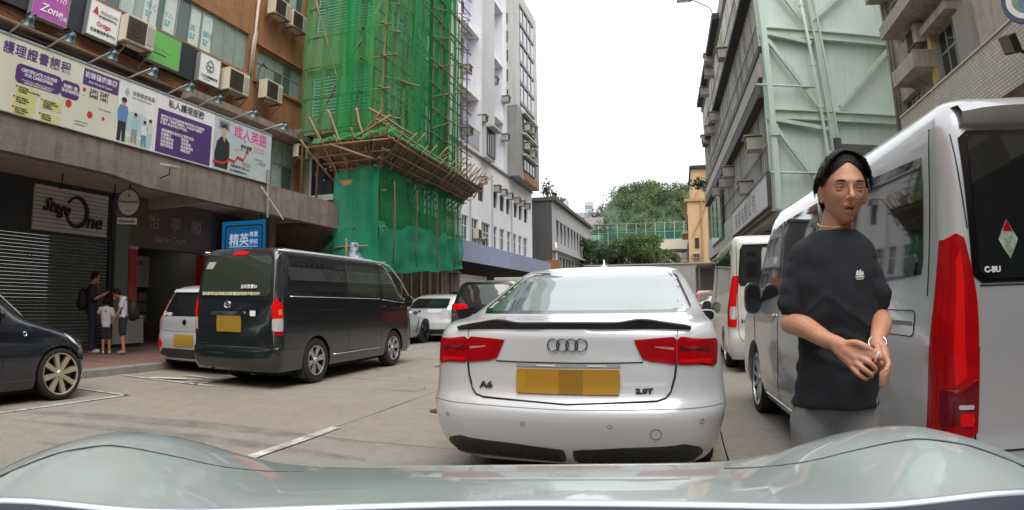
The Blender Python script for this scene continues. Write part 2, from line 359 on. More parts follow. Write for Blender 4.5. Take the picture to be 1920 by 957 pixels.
lamp_bright=mat('lamp_bright_red',(.58,.004,.006),.25,0,coat=.12,spec=.15,emit=.08)
lamp_dark=mat('lamp_dark_red',(.13,.003,.008),.2,0,coat=.3)
lamp_clear=mat('lamp_clear',(.62,.6,.6),.15,.3,coat=1.)
lamp_orange=mat('lamp_orange',(.7,.2,.03),.2,0,coat=1.)
plate_amber=mat('number_plate_amber',(.40,.20,.012),.45,0,coat=.1)
plate_ochre=mat('number_plate_ochre',(.30,.18,.02),.45,0,coat=.2)
privacy=mat('privacy_glass',(.010,.013,.013),.03,0,ior=1.75,coat=.5)
privacy2=mat('privacy_glass_green',(.035,.045,.032),.04,0,ior=1.6,coat=.4)
sedan_glass=mat('rear_window_glass',(.14,.20,.19),.04,.45,ior=1.9,coat=1.)
white_print=mat('white_print',(.8,.8,.8),.5); cream_print=mat('cream_print',(.75,.68,.5),.5)

def pchip(xs,ys,x):
    n=len(xs)
    if x<=xs[0]: return ys[0]
    if x>=xs[-1]: return ys[-1]
    d=[(ys[i+1]-ys[i])/(xs[i+1]-xs[i]) for i in range(n-1)]
    def sl(i):
        if i==0: return d[0]
        if i==n-1: return d[-1]
        return 0 if d[i-1]*d[i]<=0 else 2*d[i-1]*d[i]/(d[i-1]+d[i])
    for i in range(n-1):
        if x<=xs[i+1]:
            h=xs[i+1]-xs[i]; t=(x-xs[i])/h; a,b=sl(i)*h,sl(i+1)*h
            return ys[i]*(2*t**3-3*t*t+1)+a*(t**3-2*t*t+t)+ys[i+1]*(3*t*t-2*t**3)+b*(t**3-t*t)
class Body:
    """car body described by plan outlines at heights; rear at y~0, front towards +y"""
    def __init__(s,rows,wheels=(),ra=.36,zc=.32,smooth=True):
        # row: z, rear y, front y, half width, rear corner, front corner, rear bow, front bow
        s.rows=rows; s.wh=wheels; s.ra=ra; s.zc=zc; s.zs=[r[0] for r in rows]; s.sm=smooth
        s.c=[[r[k] for r in rows] for k in range(1,8)]
    def at(s,z):
        return [pchip(s.zs,c,z) for c in s.c] if s.sm else [s._lin(c,z) for c in s.c]
    def _lin(s,c,z):
        if z<=s.zs[0]: return c[0]
        for i in range(len(s.zs)-1):
            if z<=s.zs[i+1]: t=(z-s.zs[i])/(s.zs[i+1]-s.zs[i]); return c[i]*(1-t)+c[i+1]*t
        return c[-1]
    def _end(s,x,Rr,W,rc,bow,sg):
        ax=abs(x); ax=min(ax,W)
        xr=max(W-rc*1.0,0.01); base=bow*(ax/W)**2
        if ax>xr:
            t=(ax-xr)/rc; base+=rc*.8*(1-math.sqrt(max(0,1-t*t)))
        return Rr+sg*base
    def rear(s,x,z,off=0):
        Rr,F,W,rr,rf,br,bf=s.at(z); return (x,s._end(x,Rr,W,rr,br,1)-off,z)
    def rn(s,u,z,off=0):
        return s.rear(u*s.at(z)[2],z,off)
    def front(s,x,z,off=0):
        Rr,F,W,rr,rf,br,bf=s.at(z); return (x,s._end(x,F,W,rf,bf,-1)+off,z)
    def halfw(s,y,z):
        Rr,F,W,rr,rf,br,bf=s.at(z)
        y0=Rr+br; y1=F-bf
        def inv(d,rc): # distance in from the end
            if d>=rc*.8: return W
            d=max(d,0); t=math.sqrt(max(0,1-(1-d/(rc*.8))**2)); return W-rc+rc*t
        return min(inv(y-y0,rr),inv(y1-y,rf))
    def side(s,sg): return lambda y,z,off=0:(sg*(s.halfw(y,z)+off),y,z)
    def mesh(s,mb=None,nz=26,crown=.03):
        mb=mb or MB(); zs=[]
        for i in range(len(s.zs)-1):
            k=max(1,round((s.zs[i+1]-s.zs[i])/(s.zs[-1]-s.zs[0])*nz))
            zs+=[s.zs[i]+(s.zs[i+1]-s.zs[i])*j/k for j in range(k)]
        zs.append(s.zs[-1])
        ys0=[]
        F0=max(s.c[1]); n=22
        ys0=[F0*k/n for k in range(1,n)]
        for w in s.wh:
            ys0=[y for y in ys0 if abs(y-w)>s.ra*1.04]
            ys0+=[w+s.ra*math.cos(PI*k/18) for k in range(19)]
        ys0.sort()
        rows=[]
        for z in zs:
            Rr,F,W,rr,rf,br,bf=s.at(z)
            half=[]  # from rear centre to front centre on +x side
            xr=W-rr
            for k in range(7): x=xr*k/7; half.append((x,s._end(x,Rr,W,rr,br,1)))
            for k in range(7): g=PI/2*k/6; x=xr+rr*math.sin(g); half.append((x,Rr+br*(x/W)**2+rr*.8*(1-math.cos(g))))
            ya=Rr+br+rr*.8; yb=F-bf-rf*.8
            for y in ys0: half.append((W,min(max(y,ya),yb)))
            xf=W-rf
            for k in range(7): g=PI/2*(1-k/6); x=xf+rf*math.sin(g); half.append((x,F-bf*(x/W)**2-rf*.8*(1-math.cos(g))))
            for k in range(1,8): x=xf*(1-k/7); half.append((x,s._end(x,F,W,rf,bf,-1)))
            loop=half+[(-x,y) for x,y in half[-2:0:-1]]
            row=[]
            for x,y in loop:
                zz=z
                if abs(x)>W*.75:
                    for w in s.wh:
                        d=abs(y-w)
                        if d<s.ra: zz=max(zz,s.zc+math.sqrt(s.ra*s.ra-d*d))
                row.append((x,y,zz))
            rows.append(row)
        top=rows[-1]; Rr,F=s.at(zs[-1])[:2]; cy=(Rr+F)/2
        for k in range(1,7):
            q=1-k/6; rows.append([(x*q,cy+(y-cy)*q,z+crown*(1-q*q)) for x,y,z in top])
        mb.grid(rows,True); return mb
    def build(s,root,m,name='body',nz=26,crown=.03,angle=40):
        o=s.mesh(None,nz,crown).obj(name,m,root,smooth=True,clean=2e-4,angle=angle)
        mb=MB(); b=s.at(s.zs[0]); 
        mb.box(-b[2]*.8,b[2]*.8,b[0]+.25,b[1]-.3,s.zs[0]-.07,s.zs[0]+.28); mb.obj('underbody',under,root)
        return o
def patch(fn,poly,off=.006,nu=10,nv=8,thick=.012,mb=None):
    """panel that follows a body surface; poly: (u,v) corners, any shape that each level of v crosses once"""
    mb=mb or MB(); vs=[p[1] for p in poly]; v0,v1=min(vs),max(vs); rows=[]
    lv=sorted(set([v0+(v1-v0)*k/nv for k in range(nv+1)]+vs)); lv=[v for i,v in enumerate(lv) if i==0 or v-lv[i-1]>1e-4]
    for v in lv:
        e=1e-5; vv=min(max(v,v0+e),v1-e); xs=[]
        for i in range(len(poly)):
            (a,b),(c,d)=poly[i],poly[(i+1)%len(poly)]
            if (b-vv)*(d-vv)<0 : xs.append(a+(c-a)*(vv-b)/(d-b))
        if len(xs)<2: continue
        x0,x1=min(xs),max(xs); rows.append([(x0+(x1-x0)*k/nu,v) for k in range(nu+1)])
    out=[[fn(u,v,off) for u,v in r] for r in rows]; inn=[[fn(u,v,off-thick) for u,v in r] for r in rows]
    mb.grid(out)
    ring=[(0,k) for k in range(nu+1)]+[(i,nu) for i in range(1,len(rows))]+[(len(rows)-1,k) for k in range(nu-1,-1,-1)]+[(i,0) for i in range(len(rows)-2,0,-1)]
    a=[out[i][k] for i,k in ring]; b=[inn[i][k] for i,k in ring]; n=len(ring)
    mb.add(a+b,[(i,(i+1)%n,n+(i+1)%n,n+i) for i in range(n)]); return mb
def rpoly(x0,x1,z0,z1,r=.05,n=4):
    o=[]
    for cx,cz,a in ((x1-r,z1-r,0),(x0+r,z1-r,90),(x0+r,z0+r,180),(x1-r,z0+r,270)):
        for k in range(n+1): g=R(a+90*k/n); o.append((cx+r*math.cos(g),cz+r*math.sin(g)))
    return o
def rp(pts,r=.04,n=6):
    """round the corners of a polygon"""
    o=[]; m=len(pts)
    for i in range(m):
        p=Vector(pts[i]); a=Vector(pts[i-1])-p; b=Vector(pts[(i+1)%m])-p
        q=min(r,a.length*.45,b.length*.45); a=p+a.normalized()*q; b=p+b.normalized()*q
        for k in range(n+1): t=k/n; c=a*(1-t)**2+p*2*t*(1-t)+b*t*t; o.append((c.x,c.y))
    return o
def seam(fn,pts,r=.003,off=.001,close=False,name='shut_line',m=None,root=None,n=4,sub=8):
    P=[]
    for i in range(len(pts)-(0 if close else 1)):
        a,b=pts[i],pts[(i+1)%len(pts)]
        for k in range(sub): t=k/sub; P.append(fn(a[0]+(b[0]-a[0])*t,a[1]+(b[1]-a[1])*t,off))
    if not close: P.append(fn(pts[-1][0],pts[-1][1],off))
    mb=MB(); mb.tube(P,r,n,close); return mb.obj(name,m or gap,root,smooth=True)
def P_(root,name,m,fn,poly,off=.006,nu=12,nv=14,thick=.012,angle=30,bev=0):
    return patch(fn,poly,off,nu,nv,thick).obj(name,m,root,smooth=True,clean=True,angle=angle,bevel=bev)
def wheel(root,x,y,r,w,rr,spokes=5,m=None,style='twin',name='wheel'):
    """x: outer face; w: tyre width (towards the car's middle)"""
    sg=1 if x>0 else -1; m=m or alloy
    e=thing(name,(x,y,r)); e.parent=root
    t=MB(); t.lathe([(-w,r*.62),(-w,r*.93),(-w+.02,r*.985),(-w*.5,r),(-.025,r*.985),(-.004,r*.93),(0,r*.84),(-.01,rr*1.02),(-.02,rr),(-w*.8,rr*.98)],(0,0,0),'x',36)
    if sg<0: t.v=[(-a,b,c) for a,b,c in t.v]
    t.obj('tyre',rubber,e,smooth=True,angle=50)
    d=MB(); d.lathe([(-.012,rr*1.0),(-.008,rr*.97),(-.03,rr*.93),(-.09,rr*.9),(-.11,rr*.2),(-.11,.001)],(0,0,0),'x',36)
    d2=MB()
    for k in range(spokes):
        a=2*PI*k/spokes+.2
        subs=((-.13,.05),(.13,.05)) if style=='twin' else ((0,.085),) if style=='wide' else ((0,.04),)
        for da,wd in subs:
            c0,c1=Vector((0,math.cos(a+da*.4),math.sin(a+da*.4))),Vector((0,math.cos(a+da),math.sin(a+da)))
            tn=Vector((0,-math.sin(a),math.cos(a)))
            p0,p1=c0*rr*.12,c1*rr*.95; h0=rr*wd*(1.3 if style!='wide' else .9)*1.2; h1=rr*wd*1.5
            vs=[]
            for (p,h,xx) in ((p0,h0,-.03),(p1,h1,-.012)):
                for s_,dx in ((-1,0),(1,0),(1.25,-.045),(-1.25,-.045)): q=p+tn*h*s_; vs.append((xx+dx,q.y,q.z))
            d2.add(vs,[(0,1,5,4),(1,2,6,5),(3,0,4,7),(0,3,2,1),(4,5,6,7)])
    d2.lathe([(-.09,rr*.2),(-.02,rr*.19),(-.008,rr*.14),(-.004,.001)],(0,0,0),'x',20)
    d2.lathe([(-.05,rr*.93),(-.006,rr*.955),(0,rr*1.01),(-.02,rr*1.03)],(0,0,0),'x',36)
    for q in (d,d2):
        if sg<0: q.v=[(-a,b,c) for a,b,c in q.v]
    d.obj('wheel_barrel',alloy_dark if m!=alloy_dark else under,e,smooth=True,angle=50)
    d2.obj('rim',m,e,smooth=True,angle=35)
    return e
def mirror(root,x,y,z,w=.2,h=.15,d=.1,m=None,face=-1,arm=.12):
    sg=1 if x>0 else -1; mb=MB(); rows=[]
    for t,s_ in ((0,.80),(.02,.97),(.25,1.),(.6,.85),(.9,.5),(1,.12)):
        rows.append([(x+sg*w/2+ (w/2*s_)*math.copysign(abs(math.cos(g))**.7,math.cos(g)),y+d*t,z+h/2*s_*math.copysign(abs(math.sin(g))**.7,math.sin(g))) for g in [2*PI*k/16 for k in range(16)]])
    mb.grid(rows,True)
    mb.cbox((x-sg*arm*.35,y+d*.45,z-h*.2),(arm,.05,.04))
    o=mb.obj('door_mirror',m or paint_black,root,smooth=True,angle=60)
    g=MB(); g.add([(x+sg*w/2+(w/2*.78)*math.copysign(abs(math.cos(a))**.7,math.cos(a)),y-.002,z+h/2*.78*math.copysign(abs(math.sin(a))**.7,math.sin(a))) for a in [2*PI*k/16 for k in range(16)]],[tuple(range(16))])
    g.obj('mirror_glass',mirror_m,o); return o
# ---------------------------------------------------------------- white sedan ahead (seen from behind)
def build_sedan():
    r=thing('white_sedan',(-.69,3.60,0),0,'white sedan straight ahead with four rings and a black spoiler on its boot lid','car')
    #   z    rear  front  W    rr   rf   br   bf
    rows=[(.15,.24,4.6,.80,.20,.30,.05,.15),(.20,.16,4.72,.86,.22,.30,.06,.2),(.30,.07,4.8,.925,.26,.4,.08,.3),(.42,.02,4.85,.96,.30,.4,.09,.3),(.50,.0,4.85,.975,.32,.4,.10,.3),(.545,.008,4.85,.98,.32,.4,.10,.3),
          (.59,.055,4.84,.975,.30,.4,.09,.3),(.68,.085,4.82,.965,.28,.4,.08,.3),(.80,.09,4.78,.955,.26,.4,.08,.3),(.92,.095,4.70,.945,.24,.4,.09,.3),(1.0,.10,4.4,.925,.22,.4,.10,.3),(1.045,.125,4.0,.905,.22,.4,.11,.3),(1.07,.20,3.75,.89,.22,.4,.11,.3),
          (1.09,.42,3.62,.87,.22,.4,.10,.2),(1.12,.62,3.52,.855,.18,.35,.10,.18),(1.20,.86,3.32,.825,.18,.3,.11,.15),(1.31,1.17,3.02,.775,.18,.28,.12,.12),(1.415,1.45,2.75,.725,.18,.25,.12,.1),(1.475,1.66,2.6,.675,.16,.2,.12,.1),(1.505,1.85,2.5,.61,.16,.2,.12,.1)]
    B=Body(rows,(1.02,3.93),.36,.33); B.build(r,paint_white,nz=34,crown=.02,angle=42)
    rear=B.rear
    for sx in (.93,-.93):
        for yy in (1.02,3.93): wheel(r,sx,yy,.335,.24,.235,5,alloy,'twin')
    # rear window: black band, glass, bright edge
    P_(r,'window_surround',gloss_black,rear,rp([(-.79,1.118),(.79,1.118),(.655,1.455),(-.655,1.455)],.06),.004,18,8,.02)
    P_(r,'rear_window',sedan_glass,rear,rp([(-.735,1.132),(.735,1.132),(.62,1.44),(-.62,1.44)],.06),.008,18,8,.01)
    for sg in (1,-1):
        sd=B.side(sg)
        P_(r,'side_window',privacy,sd,rp([(1.25,1.12),(3.2,1.12),(2.75,1.37),(1.75,1.40)],.05),.004,16,6)
        seam(sd,[(1.1,1.105),(2.0,1.11),(3.3,1.10)],.006,.003,name='window_trim',m=chrome,root=r)
        seam(sd,[(2.35,.35),(2.36,1.08)],.003,root=r); seam(sd,[(1.5,.55),(1.42,.8),(1.3,1.05)],.003,root=r)
        # lamps: wedge narrowing to the middle, in two pieces split by the boot edge
        P_(r,'tail_lamp',lamp_red,rear,rp([(sg*.6685,.815),(sg*.915,.795),(sg*.925,.945),(sg*.91,.975),(sg*.669,.985)][::1],.025),.009,12,10,.05,40)
        l2=P_(r,'boot_lamp',lamp_red,rear,rp([(sg*.465,.84),(sg*.6665,.816),(sg*.667,.985),(sg*.405,.975)],.02),.009,10,10,.05,40)
        P_(r,'lamp_strip',mat('lamp_pinkish_clear',(.42,.20,.20),.25,coat=.4),rear,rp([(sg*.56,.908),(sg*.655,.904),(sg*.655,.922),(sg*.53,.928)],.008),.0115,8,3,.003)
        P_(r,'lamp_strip',lamp_dark,rear,rp([(sg*.68,.885),(sg*.87,.88),(sg*.87,.93),(sg*.68,.935)],.012),.0115,8,3,.003)
        P_(r,'lamp_strip',lamp_bright,rear,rp([(sg*.685,.825),(sg*.88,.812),(sg*.89,.845),(sg*.685,.865)],.01),.0115,8,3,.003)
        mb=patch(rear,rp([(sg*.02 if sg<0 else .03,.165),(sg*.76,.185),(sg*.84,.25),(sg*.82,.305),(sg*.74,.335),(sg*.02 if sg<0 else .03,.285)],.03),.004,16,6,.03)
        g=mb.obj('bumper_grille',plastic,r,smooth=True,clean=True,angle=30)
        # honeycomb ribs over the opening
        mb=MB()
        for k in range(-8,40):
            for d in (1,-1):
                x0=.03+k*.021; pts=[]
                for j in range(9):
                    t=j/8; x=x0+(t if d>0 else 1-t)*.06; z=.175+t*.115
                    if .05<x<.80 and z<.285+.05*(x/.8): pts.append(rear(sg*x,z,.008))
                if len(pts)>1: mb.tube(pts,.0016,3)
        o=mb.obj('grille_mesh',chrome_dark,g); o['kind']='stuff'
    # shut line of the boot lid: black, thick at the bottom
    bl=[(-.666,.83),(-.655,.74),(-.63,.65),(-.60,.615),(-.55,.60),(0,.575),(.55,.60),(.60,.615),(.63,.65),(.655,.74),(.666,.83)]
    seam(rear,bl,.0065,.003,root=r,sub=6)
    seam(rear,[(-.669,.98),(-.675,1.05)],.002,root=r); seam(rear,[(.669,.98),(.675,1.05)],.002,root=r)
    seam(rear,[(-.465,.832),(-.3,.828),(0,.826),(.3,.828),(.465,.832)],.004,.002,root=r)
    seam(rear,[(-.97,.562),(-.7,.558),(0,.548),(.7,.558),(.97,.562)],.0025,.001,root=r,m=mat('crease_grey',(.3,.3,.31),.5))
    # recess lip over the plate
    P_(r,'plate_recess',mat('recess_grey',(.33,.34,.36),.4,.1,coat=.5),rear,rp([(-.33,.800),(.33,.800),(.33,.818),(-.33,.818)],.008),.006,10,2,.01)
    for a in (-.2,.12): P_(r,'plate_light',white_print,rear,[(a,.806),(a+.13,.806),(a+.12,.813),(a+.01,.813)],.009,4,2,.004)
    P_(r,'number_plate',plate_amber,rear,rp([(-.325,.637),(.325,.637),(.325,.787),(-.325,.787)],.006),.018,8,4,.02,30)
    for a,b,c_ in ((-.323,-.265,(.43,.22,.015)),(-.05,.10,(.27,.14,.008))):
        P_(r,'plate_field',mat('plate_amber_%d'%int(abs(a)*1000),c_,.45),rear,[(a,.639),(b,.639),(b,.785),(a,.785)],.0195,3,2,.001)
    # four interlocking rings
    mb=MB()
    for k in range(4):
        cx=-.087+.058*k; mb.tube([rear(cx+.037*math.cos(g),.938+.037*math.sin(g),.012) for g in [2*PI*j/28 for j in range(28)]],.0042,6,True)
    mb.obj('ring_emblem',chrome_dark,r,smooth=True)
    F=Fr((0,B.at(.75)[0]-.012,0),(1,0,0),(0,0,1),(0,-1,0))
    def rt(body,x,z,size,name='badge'):
        y=rear(x+.05,z)[1]; y2=rear(x+.0,z)[1]; ang=math.atan2(rear(x+.12,z)[1]-rear(x,z)[1],.12)
        FF=Fr((x,rear(x,z,.006)[1],z),(math.cos(ang),math.sin(ang),0),(0,0,1),(math.sin(ang),-math.cos(ang),0))
        return text(FF,body,0,0,0,size,chrome_dark,r,name=name,bold=.0025,sx=1.35,ext=.003,world=False)
    rt('A6',-.575,.66,.055); rt('2.0T',.42,.645,.042)
    # sensors and tow cover
    for x,z in ((-.80,.47),(-.50,.455),(-.27,.45),(.27,.45),(.62,.46),(.82,.475)):
        if abs(x) not in (.50,.62): seam(rear,[(x+.013*math.cos(2*PI*k/10),z+.013*math.sin(2*PI*k/10)) for k in range(10)],.0015,.001,True,'parking_sensor',chrome_dark,r,sub=1)
    seam(rear,[(.545+.034*math.cos(2*PI*k/14),.40+.034*math.sin(2*PI*k/14)) for k in range(14)],.0018,.001,True,'tow_cover_line',gap,r,sub=1)
    # spoiler with stepped centre
    top=[];bot=[];mb=MB();rowsS=[]
    for k in range(41):
        x=-.755+1.51*k/40; ax=abs(x)
        st=1/(1+math.exp((ax-.36)/.018)); h=.022+.004*math.cos(x*2)-.009*st+.013*math.exp(-((ax-.46)/.09)**2)
        taper=min(1,(.755-ax)/.22)**.6 if ax<.755 else 0
        h=.004+h*taper; p=rear(x,1.045); zz=1.06-.012*(ax/.8)**2-.010*(ax>.6)*(ax-.6)*4
        rowsS.append([(x,p[1]+.05,zz+.004),(x,p[1]-.01,zz+h*.75),(x,p[1]-.040,zz+h),(x,p[1]-.044,zz+h-.008),(x,p[1]-.012,zz-.022),(x,p[1]+.05,zz-.01)])
    mb.grid(rowsS,False); o=mb.obj('spoiler',mat('spoiler_black',(.008,.008,.009),.45),r,smooth=True,angle=35)
    # aerial
    mb=MB(); mb.lathe([(0,.035),(.012,.03),(.02,.012),(.065,.006),(.07,.001)],(0,2.0,1.515),'z',12); mb.obj('aerial',paint_white,r,smooth=True)
    mirror(r,.86,2.95,1.03,.21,.13,.12,paint_white)
    # cut of the lower edge and exhaust
    return r,B
sedan,SB=build_sedan()

# ---------------------------------------------------------------- own car: bonnet and wings in front of the lens
def build_own():
    r=thing('silver_car',(0,0,0),YAW,'pale silver bonnet and rounded front wings of the car filling the bottom edge','car')
    def z(u,v):
        a=abs(u)
        c=.963-.055*((v-.72)/.42)**1.5 if v>.72 else .963
        c-=.0*u
        if v>1.1: c-=.9*(v-1.1)**2
        wing=(.078*math.exp(-((a-.69)/.165)**2))*math.exp(-((v-.95)/.36)**2)
        z_=c-.035*(a/.7)**2+wing
        if a>.74: z_-=2.8*(a-.74)**1.7
        return z_
    def srf(u0,u1,nu,v0f,v1,nv,m,name,ulin=True):
        mb=MB(); rows=[]
        for j in range(nv+1):
            row=[]
            for i in range(nu+1):
                u=u0+(u1-u0)*i/nu; v0=v0f(u); v=v0+(v1-v0)*j/nv; row.append((u,v,z(u,v)))
            rows.append(row)
        mb.grid(rows); return mb.obj(name,m,r,smooth=True)
    base=lambda u:.76-.31*abs(u)**1.7
    shut=lambda v:.60+.0*v
    mb=MB()
    # bonnet between curved shut lines (wing lines run outwards towards the windscreen)
    def edge(v): return .70
    rows=[];nv=40;nu=44
    for j in range(nv+1):
        row=[]
        for i in range(nu+1):
            s_=-1+2*i/nu; t=j/nv; 
            v=.5
            for _ in range(6): u=s_*edge(v); v0=base(u); v=v0+(1.95-v0)*t
            row.append((u,v,z(u,v)))
        rows.append(row)
    mb.grid(rows); mb.obj('bonnet',paint_hood,r,smooth=True)
    for sg in (1,-1):
        mb=MB(); rows=[]
        for j in range(nv+1):
            row=[]
            for i in range(25):
                s_=i/24; t=j/nv; v=.5
                for _ in range(6): u=edge(v)+.0035+(.93-edge(v))*s_; v0=base(u)-.02; v=v0+(1.95-v0)*t
                row.append((sg*u,v,z(u,v)-.001))
            rows.append(row)
        mb.grid(rows); mb.obj('wing',paint_hood,r,smooth=True)
        ctl=[(.735,.60),(.706,.68),(.675,.765),(.63,.84),(.54,.91),(.44,.96),(.34,.995)]; pts=[]; mb=MB()
        for k in range(len(ctl)-1):
            for q in range(6): t=q/6; u=ctl[k][0]*(1-t)+ctl[k+1][0]*t; v=ctl[k][1]*(1-t)+ctl[k+1][1]*t; pts.append((sg*u,v,z(u,v)+.0002))
        mb.tube(pts,.0016,5); mb.obj('shut_line',mat('shut_line_grey',(.06,.07,.07),.8),r)
    # chrome/rubber lip then the dark cowl below the windscreen
    mb=MB(); rows=[]
    for k in range(61):
        u=-.95+1.9*k/60; v=base(u); zz=z(u,v)
        rows.append([(u,v+.006,zz+.0005),(u,v+.002,zz+.003),(u,v-.004,zz+.002),(u,v-.006,zz-.004)])
    mb.grid(rows); mb.obj('bonnet_edge',mat('bright_edge',(.42,.46,.50),.35,.5),r,smooth=True)
    mb=MB(); rows=[]
    for k in range(61):
        u=-.95+1.9*k/60; v=base(u); zz=z(u,v)
        rows.append([(u,v-.007,zz-.004),(u,v-.03,zz-.012),(u,v-.10,zz-.02),(u,v-.3,zz-.03)])
    mb.grid(rows); mb.obj('windscreen_cowl',mat('cowl_dark_blue',(.02,.024,.05),.5),r,smooth=True)
    mb=MB(); mb.box(-.85,.85,.9,1.9,.25,.60); mb.obj('underbody',under,r)
    for sx in (.90,-.90): wheel(r,sx,1.15,.33,.22,.23,5,alloy)
    mb=MB(); rows=[]
    for k in range(21):
        u=-.93+1.86*k/20; rows.append([(u,1.95,z(u,1.95)),(u,2.0,.5),(u,1.96,.28)])
    mb.grid(rows); mb.obj('front_bumper',paint_hood,r,smooth=True)
    return r
own=build_own()
# ---------------------------------------------------------------- silver minivan close on the right
def hiace_rows(h,W,L,tall=0):
    return [(.22,.06,L-.10,W*.93,.12,.3,.02,.10),(.30,.02,L-.03,W*.97,.13,.3,.02,.12),(.45,.0,L,W,.13,.3,.02,.14),(.60,.01,L,W,.13,.3,.02,.14),(.64,.035,L-.01,W,.12,.3,.02,.14),(.95,.045,L-.05,W,.11,.3,.02,.14),
            (1.08,.05,L-.25,W*.99,.11,.3,.02,.14),(1.18,.055,L-.55,W*.975,.11,.3,.02,.12),(1.5,.08,L-.95,W*.94,.11,.28,.02,.1),(h-.16,.115,L-1.35,W*.90,.11,.25,.02,.1),(h-.06,.15,L-1.6,W*.865,.13,.2,.02,.1),(h-.02,.19,L-1.75,W*.82,.14,.2,.02,.1),(h-.005,.26,L-1.9,W*.76,.14,.2,.02,.1)]
def build_minivan():
    H,W,L=2.04,.975,5.26
    r=thing('silver_minivan',(1.995,2.37,0),R(3.3),'silver minivan filling the right edge, tall red tail lamp, diamond sticker in its window','van')
    B=Body(hiace_rows(H,W,L),(1.07,4.28),.40,.36); B.build(r,paint_silver,nz=30,crown=.03,angle=38)
    rear=B.rear
    for sx in (W-.03,-(W-.03)):
        for yy in (1.07,4.28): wheel(r,sx,yy,.35,.235,.27,10,alloy,'thin')
    for sg in (-1,1):
        sd=B.side(sg)
        P_(r,'rear_quarter_window',privacy,sd,rp([(.30,1.265),(1.92,1.225),(1.92,1.86),(.33,1.83)],.07),.004,20,10)
        P_(r,'sliding_door_window',privacy,sd,rp([(1.99,1.225),(3.05,1.20),(3.05,1.86),(1.99,1.86)],.05),.004,16,8)
        P_(r,'front_door_window',privacy,sd,rp([(3.14,1.20),(4.30,1.13),(4.05,1.48),(3.70,1.80),(3.14,1.86)],.05),.004,16,8)
        P_(r,'window_pillar',gloss_black,sd,[(3.055,1.20),(3.135,1.20),(3.135,1.86),(3.055,1.86)],.003,3,6)
        seam(sd,[(3.09,.32),(3.10,1.2)],.003,root=r); seam(sd,[(1.95,.32),(1.955,1.87)],.003,root=r); seam(sd,[(4.2,.5),(4.22,1.12)],.003,root=r)
        seam(sd,[(.26,1.9),(.24,1.2)],.003,root=r); 
        # sliding door rail with its recessed trim
        P_(r,'door_rail',mat('rail_grey',(.16,.17,.18),.35,.5),sd,rp([(.36,1.075),(1.93,1.075),(1.93,1.095),(.36,1.095)],.008),.003,14,2,.01)
        seam(sd,rpoly(.34,1.95,1.03,1.14,.03),.0025,.002,True,'shut_line',gap,r,sub=2)
        P_(r,'window_catch',chrome_dark,sd,rpoly(.36,.44,1.29,1.38,.015),.012,3,3,.01)
        P_(r,'sill_trim',chrome,sd,[(1.55,.262),(3.85,.262),(3.85,.285),(1.55,.285)],.006,14,2,.01)
        P_(r,'door_handle',chrome,sd,rp([(3.2,1.02),(3.42,1.02),(3.42,1.06),(3.2,1.06)],.015),.025,6,3,.02)
        # tall tail lamp wrapping the corner
        P_(r,'tail_lamp_side',lamp_red,sd,[(.115,.66),(.175,.66),(.155,1.42),(.125,1.42)],.008,4,18,.03,50)
        lr=P_(r,'tail_lamp',lamp_red,B.rn,rp([(sg*.845,.655),(sg*.998,.655),(sg*.998,1.40),(sg*.975,1.44),(sg*.925,1.44),(sg*.90,1.34),(sg*.87,1.22),(sg*.85,1.10),(sg*.84,.95)],.03),.012,14,48,.03,60)
        P_(r,'lamp_strip',lamp_bright,B.rn,rp([(sg*.895,.87),(sg*.945,.85),(sg*.955,1.36),(sg*.935,1.38)],.01),.0145,4,14,.003)
        P_(r,'lamp_base',lamp_dark,B.rn,rp([(sg*.852,.67),(sg*.99,.668),(sg*.99,.85),(sg*.845,.88)],.01),.0145,6,5,.003)
        P_(r,'lamp_clear',lamp_clear,B.rn,rp([(sg*.865,.765),(sg*.93,.765),(sg*.93,.782),(sg*.865,.782)],.004),.017,4,2,.003)
        P_(r,'lamp_bright_square',lamp_bright,B.rn,rp([(sg*.862,.70),(sg*.925,.70),(sg*.925,.75),(sg*.862,.75)],.006),.017,4,2,.003)
        P_(r,'bumper_corner',mat('bumper_silver',(.36,.37,.39),.3,.4,coat=1.),rear,rp([(sg*.80,.53),(sg*.955,.53),(sg*.955,.635),(sg*.80,.635)],.03),.02,6,4,.03,50)
    P_(r,'window_surround',gloss_black,rear,rp([(-.83,1.245),(.83,1.245),(.815,1.86),(-.815,1.86)],.04),.004,16,20)
    P_(r,'rear_window',privacy,rear,rp([(-.80,1.262),(.80,1.262),(.785,1.84),(-.785,1.84)],.04),.009,16,20)
    st=P_(r,'window_sticker',mat('sticker_cream',(.45,.5,.42),.5,var=.8,vs=40,col2=(.1,.16,.12)),rear,[(-.66,1.335),(-.615,1.41),(-.66,1.49),(-.705,1.41)],.0115,4,6,.001)
    P_(st,'sticker_top',lamp_red,rear,[(-.682,1.445),(-.638,1.445),(-.66,1.487)],.0135,3,3,.001)
    FF=Fr((0,B.rear(-.6,1.28)[1]-.0125,0),(1,0,0),(0,0,1),(0,-1,0))
    text(FF,'C-BU',-.785,1.285,0,.032,white_print,r,name='sticker_lettering',bold=.001,world=False)
    # spoiler at the roof edge
    mb=MB();rows=[]
    for k in range(21):
        x=-.80+1.6*k/20; q=1-(abs(x)/.8)**6; y=rear(x,1.9)[1]
        rows.append([(x,y+.30,1.985*1-.02*(1-q)+.04),(x,y-.02-.05*q,1.985-.02*(1-q)),(x,y-.05-.06*q,1.945-.015*(1-q)),(x,y-.03-.03*q,1.885),(x,y+.03,1.87)])
    mb.grid(rows); mb.obj('roof_spoiler',paint_silver,r,smooth=True,angle=50)
    seam(rear,[(-.84,1.85),(-.83,1.46)],.003,root=r); seam(rear,[(-.80,1.235),(.80,1.235)],.003,root=r)
    seam(rear,[(-.815,1.0),(-.83,.65),(-.80,.60),(.80,.60)],.004,root=r)
